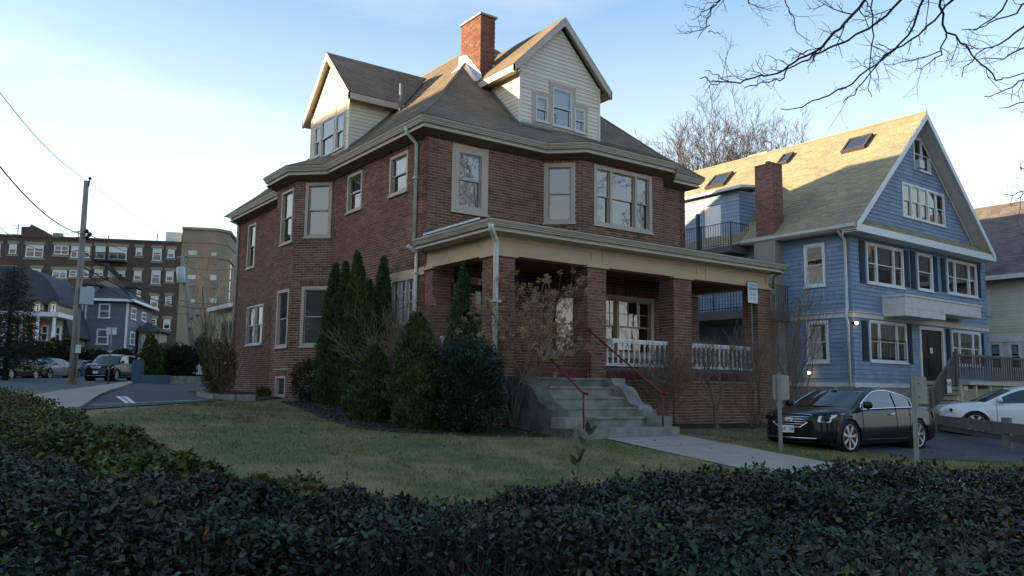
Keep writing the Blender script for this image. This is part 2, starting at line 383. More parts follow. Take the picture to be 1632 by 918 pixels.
def window(F, u0, u1, v0, v1, parent, cas=.11, mat='trim', units=None, shade=0., drape=False, rail=.5, grid=None, sillmat=None, proud=.03, deep=.10, glass='glass', label=None, sash_mat=None, single=False):
    """casing (the window's own mesh) with sash, pane, blind and sill as sub-parts"""
    m = MB(); a0, a1, b0, b1 = u0+cas, u1-cas, v0+cas*.8, v1-cas
    m.fbox(F, u0, a0, v0, v1, -deep-.02, proud); m.fbox(F, a1, u1, v0, v1, -deep-.02, proud); m.fbox(F, a0, a1, b1, v1, -deep-.02, proud-.002); m.fbox(F, a0, a1, v0, b0, -deep-.02, proud-.002)
    units = units or [1]; tot = sum(units); xs = []; mull = .09 if cas > .05 else .05; x = a0; W = (a1-a0)-mull*(len(units)-1)
    for i, q in enumerate(units):
        w_ = W*q/tot; xs.append((x, x+w_)); x += w_
        if i < len(units)-1: m.fbox(F, x, x+mull, b0, b1, -deep-.02, proud-.006); x += mull
    o = m.build('window', mat, parent, label=label)
    MB().fbox(F, u0-.03, u1+.03, v0-.05, v0, -.02, proud+.04).build('sill', sillmat or mat, o)
    st = .035
    for (c0, c1) in xs:
        mid = b0+(b1-b0)*rail
        sashes = [(b0, b1, -deep+.02)] if single else [(mid-st/2, b1, -deep+.035), (b0, mid+st/2, -deep)]
        for k, (s0, s1, dd) in enumerate(sashes):
            sm = MB(); sm.fbox(F, c0, c0+st, s0, s1, dd, dd+.03); sm.fbox(F, c1-st, c1, s0, s1, dd, dd+.03); sm.fbox(F, c0+st, c1-st, s1-st, s1, dd, dd+.028); sm.fbox(F, c0+st, c1-st, s0, s0+st, dd, dd+.028)
            if grid and (k == 0 or single):
                nu, nv = grid
                for i in range(1, nu): xx = c0+(c1-c0)*i/nu; sm.fbox(F, xx-.009, xx+.009, s0+st, s1-st, dd+.008, dd+.026)
                for i in range(1, nv): zz = s0+(s1-s0)*i/nv; sm.fbox(F, c0+st, c1-st, zz-.009, zz+.009, dd+.006, dd+.024)
            sm.build('sash', sash_mat or mat, o)
            MB().quad(F.p(c0+st, s0+st, dd+.012), F.p(c1-st, s0+st, dd+.012), F.p(c1-st, s1-st, dd+.012), F.p(c0+st, s1-st, dd+.012)).build('pane', glass, o)
        if shade > 0:
            zb = b1-(b1-b0)*shade; MB().fbox(F, c0+.01, c1-.01, zb, b1, -deep-.06, -deep-.05).build('blind', 'shade_cloth' if shade < .95 else 'blind', o)
        if drape:
            MB().fbox(F, c0+.01, c1-.01, b0, b1, -deep-.12, -deep-.11).build('curtain', 'drape', o)
    # room behind the opening, closed so that daylight does not pass through the shell
    r = MB(); r.add([F.p(u0, v0, -.1), F.p(u1, v0, -.1), F.p(u1, v1, -.1), F.p(u0, v1, -.1), F.p(u0, v0, -.7), F.p(u1, v0, -.7), F.p(u1, v1, -.7), F.p(u0, v1, -.7)], [(4, 5, 6, 7), (0, 1, 5, 4), (1, 2, 6, 5), (2, 3, 7, 6), (3, 0, 4, 7)])
    r.build('reveal', 'interior', o)
    return o
def far_window(F, u0, u1, v0, v1, parent, mat='white_old', cas=.12, units=1, shade=0., rail=True, proud=.06):
    m = MB(); m.fbox(F, u0, u0+cas, v0, v1, -.1, proud); m.fbox(F, u1-cas, u1, v0, v1, -.1, proud); m.fbox(F, u0+cas, u1-cas, v1-cas, v1, -.1, proud-.01); m.fbox(F, u0-.04, u1+.04, v0, v0+cas, -.1, proud+.03)
    if rail: m.fbox(F, u0+cas, u1-cas, (v0+v1)/2-.04, (v0+v1)/2+.04, -.06, proud-.03)
    for i in range(1, units): x = u0+(u1-u0)*i/units; m.fbox(F, x-.07, x+.07, v0+cas, v1-cas, -.1, proud-.015)
    o = m.build('window', mat, parent)
    MB().fbox(F, u0+cas*.5, u1-cas*.5, v0+cas*.5, v1-cas*.5, -.06, .012).build('pane', 'pane_dark', o)
    if shade > 0: MB().fbox(F, u0+cas, u1-cas, v1-cas-(v1-v0-2*cas)*shade, v1-cas, .012, .02).build('blind', 'shade_cloth', o)
    return o
mk('pane_dark', (.03, .035, .04), .06, .1, spec=.8)
def gutter_run(path, prof, mat, parent, name='gutter'):
    return MB().sweep(path, prof).build(name, mat, parent)
# ------------------------------------------------------------------ leaves in bulk
def leaf_mesh(name, P, D, Nn, L, Wd, mat, fold=.25):
    n = len(P); D = D/np.linalg.norm(D, axis=1, keepdims=True); S = np.cross(D, Nn); S /= np.linalg.norm(S, axis=1, keepdims=True)+1e-9; U = np.cross(S, D)
    L = np.broadcast_to(L, (n,))[:, None]; W_ = np.broadcast_to(Wd, (n,))[:, None]/2
    b = P; t = P+D*L; l1 = P+D*L*.3+S*W_+U*W_*fold; l2 = P+D*L*.7+S*W_*.8+U*W_*fold; r1 = P+D*L*.3-S*W_+U*W_*fold; r2 = P+D*L*.7-S*W_*.8+U*W_*fold
    V = np.stack([b, l1, l2, t, r2, r1], 1).reshape(-1, 3); base = np.arange(n)[:, None]*6
    Fc = np.concatenate([base+np.array([[0, 1, 2, 3]]), base+np.array([[0, 3, 4, 5]])], 1).reshape(-1, 4)
    me = bpy.data.meshes.new(name); me.vertices.add(len(V)); me.vertices.foreach_set('co', V.astype(np.float32).ravel())
    me.loops.add(Fc.size); me.loops.foreach_set('vertex_index', Fc.astype(np.int32).ravel()); me.polygons.add(len(Fc))
    me.polygons.foreach_set('loop_start', np.arange(len(Fc), dtype=np.int32)*4); me.polygons.foreach_set('loop_total', np.full(len(Fc), 4, np.int32))
    me.update(calc_edges=True); me.materials.append(MATS[mat]); return me
def leaves(name, P, D, Nn, L, Wd, mat, parent=None, kind='stuff', fold=.25, **k):
    o = bpy.data.objects.new(name, leaf_mesh(name, P, D, Nn, L, Wd, mat, fold)); put(o, parent); return tag(o, kind=kind, **k)
def rdir(n): v = rng.normal(size=(n, 3)); return v/np.linalg.norm(v, axis=1, keepdims=True)
# ------------------------------------------------------------------ ground
def sheet(name, poly, mat, lift, step=1.0, kind='structure', label=None, cat=None, edge=0.0):
    poly = ccw([(p[0], p[1]) for p in poly]); xs = [p[0] for p in poly]; ys = [p[1] for p in poly]; mb = MB()
    i0, i1 = math.floor(min(xs)/step), math.ceil(max(xs)/step); j0, j1 = math.floor(min(ys)/step), math.ceil(max(ys)/step)
    for i in range(i0, i1):
        for j in range(j0, j1):
            q = clip([(i*step, j*step), ((i+1)*step, j*step), ((i+1)*step, (j+1)*step), (i*step, (j+1)*step)], poly)
            if len(q) > 2 and area(q) > 1e-5: mb.quad(*[(a, b, gh(a, b)+lift) for a, b in q])
    if edge:
        n = len(poly)
        for i in range(n):
            a, b = poly[i], poly[(i+1) % n]; k = max(1, int(math.hypot(b[0]-a[0], b[1]-a[1])/step))
            for t in range(k):
                p = [a[m]+(b[m]-a[m])*t/k for m in (0, 1)]; q = [a[m]+(b[m]-a[m])*(t+1)/k for m in (0, 1)]
                mb.quad((p[0], p[1], gh(*p)+lift), (q[0], q[1], gh(*q)+lift), (q[0], q[1], gh(*q)+lift-edge), (p[0], p[1], gh(*p)+lift-edge))
    o = mb.build(name, mat, None, kind=kind, label=label, cat=cat); return o
def G(x, y): p = ground(x, y); return (p.x, p.y)
mb = MB(); xs = [-1500, -600, -250, -120, -60, -30, 0, 14, 20, 26, 40, 80, 160, 400, 1500]; ys = [-1500, -400, -60, -3, 2, 5, 9, 12.7, 15, 18, 20, 25, 30, 36, 45, 58, 62, 69, 77, 90, 140, 400, 1500]
for i in range(len(xs)-1):
    for j in range(len(ys)-1): mb.quad(*[(a, b, gh(a, b)-.06) for a, b in ((xs[i], ys[j]), (xs[i+1], ys[j]), (xs[i+1], ys[j+1]), (xs[i], ys[j+1]))])
mb.build('ground', 'earth', kind='structure')
sheet('lawn', [(-14, 3.2), (30, 3.2), (34, 24), (20, 36), (4, 36), (-14, 22)], 'lawn', 0)
sheet('street', [(-70, 24), (-8, 18), (30, 71), (-70, 71)], 'street', .004, 2)
A_, B_, C_, D_, E_ = G(90, 668), G(332, 641), G(316, 630), G(345, 611.5), G(208, 611)
sheet('parking_lot', [A_, B_, (B_[0]+3, B_[1]+2.5), (14, 44), E_], 'asphalt', .02)
sheet('sidewalk', [G(45, 637), G(205, 609.5), G(214, 610.5), G(128, 655), G(40, 668)], 'walk', .09, edge=.1)
sheet('front_sidewalk', [(-14, -1.2), (34, -1.2), (34, 1.0), (-14, 1.0)], 'walk', .02)
sheet('driveway', [G(1238, 697), G(1330, 714), G(1462, 733), (26, 3.0), (44, 3.0), (44, 16), (22.5, 16.2), (20.8, 14.5)], 'asphalt', .012)
walkw = sheet('walkway', [(11.6, 12.9), (13.95, 12.9), (14.0, 6.0), (12.2, 3.3), (10.9, 3.3), (11.5, 9.0)], 'joint', .006)
for k in range(7):
    ya_, yb_ = 12.86-1.35*k, 12.86-1.35*(k+1)+.02; l_ = lambda y: float(np.interp(y, [3.3, 9, 12.9], [10.9, 11.5, 11.6])); r_ = lambda y: float(np.interp(y, [3.3, 6, 12.9], [12.2, 14.0, 13.95]))
    q = [(l_(yb_), yb_), (r_(yb_), yb_), (r_(ya_), ya_), (l_(ya_), ya_)]; sl = sheet('slab', q, 'walk', .014+random.uniform(0, .004), .5); sl.parent = walkw; del sl['kind']
MW = [G(503, 664), G(560, 683), G(640, 690.5), G(700, 694), G(800, 697), G(882, 698.5), (10.8, 15.1), (10.4, 18.1), (10.4, 23.9), (8.6, 23.0)]
sheet('mulch_bed', MW, 'mulch', .03, edge=.06)
sheet('planting_strip', [(13.9, 14.1), (20.6, 13.9), (20.6, 15.0), (13.9, 15.0)], 'mulch', .02)
sheet('bush_bed', [G(318, 631), G(345, 637.5), G(410, 639.5), (9.5, 25.2), (10.4, 28), (10.4, 33), (8.6, 33)], 'mulch', .04)
sheet('bare_soil', [G(1085, 697), G(1120, 706), G(1165, 703), G(1150, 694), G(1105, 690)], 'dirt', .012, .5)
# painted marks on the lot
for i, (a, b) in enumerate((((187, 632), (203, 643)), ((197, 631.5), (213, 643)))):
    p, q = ground(*a, .024), ground(*b, .024); d = (q-p).normalized(); s = Vector((-d.y, d.x, 0))*.055
    mb = MB()
    for k in range(12):
        u, v = p.lerp(q, k/12), p.lerp(q, (k+1)/12); u.z = gh(u.x, u.y)+.026; v.z = gh(v.x, v.y)+.026; mb.quad(u-s, v-s, v+s, u+s)
    mb.build('road_marking', 'paint', kind='structure')
p, q = ground(105, 647, .024), ground(322, 638, .024); d = (q-p).normalized(); s = Vector((-d.y, d.x, 0))*.045
mb = MB()
for k in range(16):
    a = p.lerp(q, k/16); b = p.lerp(q, (k+1)/16); a.z = gh(a.x, a.y)+.026; b.z = gh(b.x, b.y)+.026; mb.quad(a-s, b-s, b+s, a+s)
mb.build('road_marking', 'paint', kind='structure')
# loose things on the ground
def inpoly(x, y, poly):
    c = False
    for i in range(len(poly)):
        a, b = poly[i-1], poly[i]
        if (a[1] > y) != (b[1] > y) and x < (b[0]-a[0])*(y-a[1])/(b[1]-a[1])+a[0]: c = not c
    return c
ghv = np.vectorize(gh)
# grass blades, thickest near the hedge
n = 230000; gy = 3.4+(rng.random(n)**1.5)*22; gx = -9+rng.random(n)*32
keep = np.ones(n, bool)
for i in range(n):
    x, y = gx[i], gy[i]
    if (11.4 < x < 14.1 and y < 13) or (x > 10.3 and y > 14.2) or (x > 13.8 and y > 13.9): keep[i] = False
gx, gy = gx[keep], gy[keep]
LOT = [A_, B_, (B_[0]+3, B_[1]+2.5), (14, 44), E_]; DRV = [G(1238, 697), G(1330, 714), G(1462, 733), (26, 3.0), (44, 3.0), (44, 16), (22.5, 16.2), (20.8, 14.5)]
SW = [G(45, 637), G(205, 609.5), G(214, 610.5), G(128, 655), G(40, 668)]; BB = [G(318, 631), G(345, 637.5), G(410, 639.5), (9.5, 25.2), (10.4, 28), (10.4, 33), (8.6, 33)]
STR = [(-70, 24), (-8, 18), (30, 71), (-70, 71)]
keep = np.array([not (inpoly(x, y, LOT) or inpoly(x, y, DRV) or inpoly(x, y, MW) or inpoly(x, y, SW) or inpoly(x, y, BB) or inpoly(x, y, STR)) for x, y in zip(gx, gy)])
gx, gy = gx[keep], gy[keep]; n = len(gx)
P = np.stack([gx, gy, ghv(gx, gy)-.004], 1); D = np.stack([rng.normal(0, .55, n), rng.normal(0, .55, n), np.ones(n)], 1)
leaves('grass', P, D, rdir(n), rng.uniform(.03, .075, n), .009, 'blade', label='short winter grass, green with straw coloured patches', cat='grass')
nc = 1500; cxs, cys = rng.uniform(-6, 15, nc), 4.5+rng.random(nc)**1.3*18; ok = np.array([not (inpoly(a, b, LOT) or inpoly(a, b, MW) or inpoly(a, b, BB) or inpoly(a, b, SW) or (11.3 < a < 14.2 and b < 13.2) or (a > 10.2 and b > 14)) for a, b in zip(cxs, cys)]); cxs, cys = cxs[ok], cys[ok]; idx = np.repeat(np.arange(len(cxs)), 16); n = len(idx)
x = cxs[idx]+rng.normal(0, .05, n); y = cys[idx]+rng.normal(0, .05, n)
leaves('grass_tufts', np.stack([x, y, ghv(x, y)], 1), np.stack([rng.normal(0, .6, n), rng.normal(0, .6, n), np.ones(n)], 1), rdir(n), rng.uniform(.05, .11, n), .010, 'blade', label='longer tufts of grass standing in the lawn', cat='grass')
# wood chips on the mulch, dead leaves on the grass
n = 5000; x = rng.uniform(6, 11.2, n*3); y = rng.uniform(13, 24, n*3); k = np.array([inpoly(a, b, MW) for a, b in zip(x, y)]); x, y = x[k][:n], y[k][:n]; n = len(x)
leaves('bark_chips', np.stack([x, y, ghv(x, y)+.03], 1), np.stack([rng.normal(size=n), rng.normal(size=n), np.abs(rng.normal(0, .25, n))], 1), np.tile([0, 0, 1.], (n, 1))+rdir(n)*.4, rng.uniform(.04, .1, n), .03, 'chip', label='dark bark chips spread under the evergreens', cat='bark chips')
n = 420; x = np.concatenate([rng.uniform(-6, 13, n), rng.uniform(14, 21, 120)]); y = np.concatenate([rng.uniform(5, 22, n), rng.uniform(9, 14, 120)]); n = len(x)
leaves('fallen_leaves', np.stack([x, y, ghv(x, y)+.045], 1), np.stack([rng.normal(size=n), rng.normal(size=n), rng.normal(0, .3, n)], 1), np.tile([0, 0, 1.], (n, 1))+rdir(n)*.5, rng.uniform(.05, .09, n), .05, 'dead_leaf', label='scattered brown leaves fallen on the lawn', cat='leaves')

# ------------------------------------------------------------------ brick house
BH = empty('brick_house', (15.2, 18.1, gh(15, 18)), 'dark red brick house with tan trim, two cream gabled dormers and a deep front porch', 'house')
FOOT = [(10.4, 33.5), (10.4, 27.45), (9.5, 26.55), (9.5, 24.9), (10.4, 24.0), (10.4, 18.13), (14.2, 18.13), (15.0, 17.33), (18.26, 17.33), (19.06, 18.13), (20.1, 18.13), (20.1, 33.5)]
def wf(i):
    a, b = FOOT[i], FOOT[i+1]; d = Vector((b[0]-a[0], b[1]-a[1], 0)); return Fr((a[0], a[1], 0), d, (0, 0, 1), (d.y, -d.x, 0)), d.length
WF = [wf(i) for i in range(11)]
ZB, ZT = -1.0, 6.62
holes = {i: [] for i in range(11)}
wins = []   # (segment, rect, options)
def addw(i, r, **k):
    u0, u1, v0, v1 = r; holes[i].append((u0, u1, v0, v1)); wins.append((i, r, k))
R = WF
def W5(x0, y0, x1, y1, yb): return R[5][0].px(x0, y0)[0], 0
# side wall, upper floor
addw(4, R[4][0].rect(623, 249, 652, 242, 308), cas=.085, shade=.98)
addw(4, R[4][0].rect(555.5, 279, 579, 272, 335.5), cas=.085, shade=.45)
addw(3, R[3][0].rect(488.5, 292.5, 530.5, 290, 378), cas=.10)
addw(2, R[2][0].rect(451, 304.5, 469.5, 302.5, 387), cas=.08)
addw(0, R[0][0].rect(397, 359, 409.5, 355, 426), cas=.08, drape=True)
# side wall, ground floor
addw(3, R[3][0].rect(481.5, 458, 528, 455, 552), cas=.10, shade=.97)
addw(2, R[2][0].rect(443.5, 463, 462, 461, 553), cas=.09, shade=.97)
addw(0, R[0][0].rect(395, 489, 421, 484.5, 549), cas=.06, units=[1, 1], mat='white_old', shade=.97)
addw(2, R[2][0].rect(440, 600, 456, 599, 633), cas=.07, single=True)
SUNR = (R[4][0].px(624, 470)[0], R[4][0].px(661, 470)[0], 1.62, 2.86)
addw(4, SUNR, cas=.05, units=[1, 1, 1], grid=(2, 4), single=True, mat='trim', sash_mat='white')
# front, upper floor
addw(5, R[5][0].rect(720.5, 228.5, 778, 239, 340), cas=.22, shade=.98, deep=.08)
addw(6, R[6][0].rect(867, 262, 917, 258, 355.5), cas=.13)
addw(7, R[7][0].rect(946, 263, 1038, 280.5, 365), cas=.12, units=[.55, 1, .55], shade=0)
# front, under the porch
addw(7, (R[7][0].px(965, 500)[0]-.35, R[7][0].px(1041, 500)[0], .95, 2.7), cas=.13, units=[.6, 1.2], mat='trim', grid=(3, 2))
addw(6, (.12, 1.02, .95, 2.7), cas=.13)
# main entrance: dark door between glazed side lights
e0, e1 = .42, 2.35; holes[5].append((e0, e1, .5, 2.9))
BR = Courses('brick', 'brick', 300); wallm = MB(); wall_poly = {}
for i, (F, L) in enumerate(R):
    z0 = ZB; poly = [(0, z0), (L, z0), (L, ZT), (0, ZT)]; wall_poly[i] = poly
    panel(wallm, F, poly, holes[i], -.25, 0)
wall = wallm.build('wall', 'mortar', BH)
for i, (F, L) in enumerate(R):
    if i in (9, 10) and i != 9: continue
    sold = []
    for (j, r, k) in wins:
        if j == i and r[1]-r[0] > .35 and not (r[2] > .4 and r[3] < 3.0 and i == 4):
            u0, u1, v0, v1 = r; s = (max(u0-.08, 0), min(u1+.08, L), v1+.004, min(v1+.215, ZT))
            if s[3]-s[2] > .1: sold.append(s)
    hh = holes[i]+sold
    # a flush run behind each window group, bricks over the rest
    BR.lay(F, wall_poly[i], hh, .0768, .236, .017, 0, .013, wall, jit=.003)
    for s in sold: BR.lay(F, [(s[0], s[2]), (s[1], s[2]), (s[1], s[3]), (s[0], s[3])], [], s[3]-s[2], .079, .010, 0, .014, wall, bond=False, jit=.003)
    for (j, r, k) in wins:   # rowlock sills
        if j == i and r[1]-r[0] > .35 and k.get('mat') is None and r[3] > 3:
            s = (r[0]-.06, r[1]+.06, r[2]-.12, r[2]-.052)
for (i, r, k) in wins:
    window(R[i][0], *r, BH, **k)
# entrance
F5 = R[5][0]; m = MB()
for a, b, c, d in ((e0, e0+.10, .5, 2.9), (e0+.42, e0+.60, .5, 2.9), (e0+1.42, e0+1.56, .5, 2.9), (e1-.08, e1, .5, 2.9), (e0+.10, e1-.08, 2.72, 2.899)): m.fbox(F5, a, b, c, d, -.12, .04)
m.fbox(F5, e0+.10, e0+.42, .5, 1.2, -.1, .01); m.fbox(F5, e0+1.56, e1-.08, .5, 1.2, -.1, .01); m.fbox(F5, e0+.10, e0+.42, 2.28, 2.34, -.1, .02); m.fbox(F5, e0+1.56, e1-.08, 2.28, 2.34, -.1, .02)
door_frame = m.build('door_frame', 'trim', BH)
for a, b in ((e0+.10, e0+.42), (e0+1.56, e1-.08)):
    for c, d in ((1.2, 2.28), (2.34, 2.72)): MB().fbox(F5, a, b, c, d, -.06, -.05).build('pane', 'pane_dark', door_frame)
m = MB(); m.fbox(F5, e0+.60, e0+1.42, .5, 2.72, -.12, -.07)
for a in (.66, 1.04):
    for c, d in ((.62, 1.2), (1.3, 1.9)): m.fbox(F5, e0+a, e0+a+.32, c, d, -.07, -.05)
door = m.build('door', 'door_black', BH, label='black panelled front door with a glazed top')
MB().fbox(F5, e0+.68, e0+1.34, 2.0, 2.6, -.07, -.06).build('pane', 'pane_dark', door)
MB().tube([F5.p(e0+1.34, 1.5, -.07), F5.p(e0+1.34, 1.5, -.01), F5.p(e0+1.26, 1.5, -.005)], .018, 8).build('handle', 'chrome', door)
# basement hatch post beside the basement window
# beige header over the sun room windows
MB().fbox(R[4][0], SUNR[0]-.12, 5.86, 2.86, 3.06, -.05, .03).build('header_board', 'beam', BH)
# eaves: soffit, fascia and a moulded gutter following both bays
EP = [(0.0, 6.52), (.04, 6.52), (.05, 6.565), (.345, 6.60), (.365, 6.605), (.365, 6.64), (.33, 6.645), (.33, 6.715), (.40, 6.72), (.405, 6.755), (.425, 6.76), (.43, 6.79), (.445, 6.80), (.475, 6.85), (.475, 6.87), (.455, 6.865), (0, 6.86)]
eave = MB().sweep(FOOT, EP).build('eave', 'gutter', BH)
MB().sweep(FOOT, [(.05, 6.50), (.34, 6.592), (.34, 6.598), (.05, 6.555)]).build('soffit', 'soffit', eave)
# roof
EX0, EX1, EY0, EY1 = 9.93, 20.57, 17.66, 34.0; Z0, RG = 6.885, 7.72; ZP = 12.0; r1 = 1.0
cx = (EX0+EX1)/2; half = (EX1-EX0)/2
def plane_fr(a, b, c):
    """frame with u from a to b and v up the slope towards c"""
    a, b, c = Vector(a), Vector(b), Vector(c); u = (b-a).normalized(); v = (c-a)-u*(c-a).dot(u); v.normalize(); return Fr(a, u, v, u.cross(v))
def to2(F, pts): return [((Vector(p)-F.o).dot(F.u), (Vector(p)-F.o).dot(F.v)) for p in pts]
rm = MB(); SH = Courses('roof_shingle', 'roof_brown', 300, wedge=.35)
i0 = (EX0+r1, EY0+r1, RG); i1 = (EX1-r1, EY0+r1, RG); i2 = (EX1-r1, EY1-r1, RG); i3 = (EX0+r1, EY1-r1, RG)
o0 = (EX0, EY0, Z0); o1 = (EX1, EY0, Z0); o2 = (EX1, EY1, Z0); o3 = (EX0, EY1, Z0)
pk0 = (cx, EY0+half, ZP); pk1 = (cx, EY1-half, ZP)
faces = [(o0, o1, i1, i0), (i0, i1, pk0), (o3, o0, i0, i3), (i3, i0, pk0, pk1), (o1, o2, i2, i1), (i1, i2, pk1, pk0), (o2, o3, i3, i2), (i2, i3, pk1)]
for f_ in faces: rm.quad(*f_)
# bay roofs
zf = .03
bayf = [(14.01, 17.66), (14.81, 16.86), (18.45, 16.86), (19.25, 17.66)]; tf = [(14.9, 18.6), (18.3, 18.6)]
bf = [tuple([*p, Z0]) for p in bayf]; tf = [tuple([*p, Z0+(RG-Z0)*(18.6-EY0)+.015]) for p in tf]
bayl = [(9.93, 27.65), (9.03, 26.75), (9.03, 24.70), (9.93, 23.80)]; bl = [tuple([*p, Z0]) for p in bayl]; tl = [(10.86, 26.5, Z0+(RG-Z0)*.93+.015), (10.86, 24.95, Z0+(RG-Z0)*.93+.015)]
bfaces = [(bf[0], bf[1], tf[0]), (bf[1], bf[2], tf[1], tf[0]), (bf[2], bf[3], tf[1]), (bl[0], bl[1], tl[0]), (bl[1], bl[2], tl[1], tl[0]), (bl[2], bl[3], tl[1])]
for f_ in bfaces: rm.quad(*f_)
# underside closes the shell
rm.quad((EX0, EY0, Z0-.01), (EX1, EY0, Z0-.01), (EX1, EY1, Z0-.01), (EX0, EY1, Z0-.01))
roof = rm.build('roof', 'roof_brown', BH)
for f_ in [faces[0], faces[1], faces[2], faces[3]]+bfaces:
    F = plane_fr(f_[0], f_[1], f_[-1])
    if F.n.z < 0: F = Fr(F.o, F.u, F.v, -F.n)
    SH.lay(F, to2(F, f_), [], .14, .32, .006, .002, .010, roof, vary=.15, jit=.002)
# hip and ridge caps
m = MB()
for a, b in ((o0, i0), (i0, pk0), (o1, i1), (i1, pk0), (pk0, pk1)):
    a, b = Vector(a), Vector(b); m.tube([a+Vector((0, 0, .0)), b+Vector((0, 0, .0))], .055, 5, smooth=False)
m.build('ridge_cap', 'roof_brown', roof)
# chimney
cx0 = hitp(765, 122, (0, 20.3, 0), (0, 1, 0)).x; cx1 = hitp(788, 100, (0, 20.3, 0), (0, 1, 0)).x; cy1 = hitp(735.5, 60, (cx0, 0, 0), (1, 0, 0)).y
cz = hitp(763, 19, (0, 20.3, 0), (0, 1, 0)).z
cy0 = 20.3
chim = MB().box(cx0, cx1, cy0, cy1, 8.6, cz).build('chimney', 'mortar', BH, label='tall brick chimney with a metal cap and white flashing at its foot')
CB = Courses('brick', 'brick_chimney', 290)
for F, L in ((Fr((cx0, cy0, 0), (1, 0, 0), (0, 0, 1), (0, -1, 0)), cx1-cx0), (Fr((cx0, cy1, 0), (0, -1, 0), (0, 0, 1), (-1, 0, 0)), cy1-cy0)):
    CB.lay(F, [(0, 9.0), (L, 9.0), (L, cz-.06), (0, cz-.06)], [], .0768, .21, .010, 0, .010, chim, jit=.003)
CB.finish()
MB().box(cx0-.06, cx1+.06, cy0-.06, cy1+.06, cz-.06, cz+.0).build('chimney_cap', 'galv', chim)
m = MB(); m.box(cx0+.1, cx1-.1, cy0+.1, cy1-.1, cz, cz+.05); m.build('flue', 'under', chim)
fl = MB()
def zroof(x, y):
    d = min(x-EX0, y-EY0, EX1-x, EY1-y); return Z0+(RG-Z0)*d/r1 if d < r1 else RG+(ZP-RG)*(d-r1)/(half-r1)
yy = [cy0-.12+(cy1-cy0+.2)*k/6 for k in range(7)]
for a, b in zip(yy, yy[1:]): fl.prism([(cx0-.03, a, zroof(cx0, a)-.1), (cx0-.03, b, zroof(cx0, b)-.1), (cx0-.03, b, zroof(cx0, b)+.34), (cx0-.03, a, zroof(cx0, a)+.30)], (.02, 0, 0))
for a, b in zip(yy, yy[1:]): fl.prism([(cx0-.30, a, zroof(cx0-.3, a)+.02), (cx0-.02, a, zroof(cx0, a)+.06), (cx0-.02, b, zroof(cx0, b)+.06), (cx0-.30, b, zroof(cx0-.3, b)+.02)], (0, 0, .015))
MB().box(cx0+.45, cx1+.05, cy0-.03, cy0+.5, 9.3, 9.98).build('flashing', 'flashing', chim)

fl.build('flashing', 'flashing', chim)

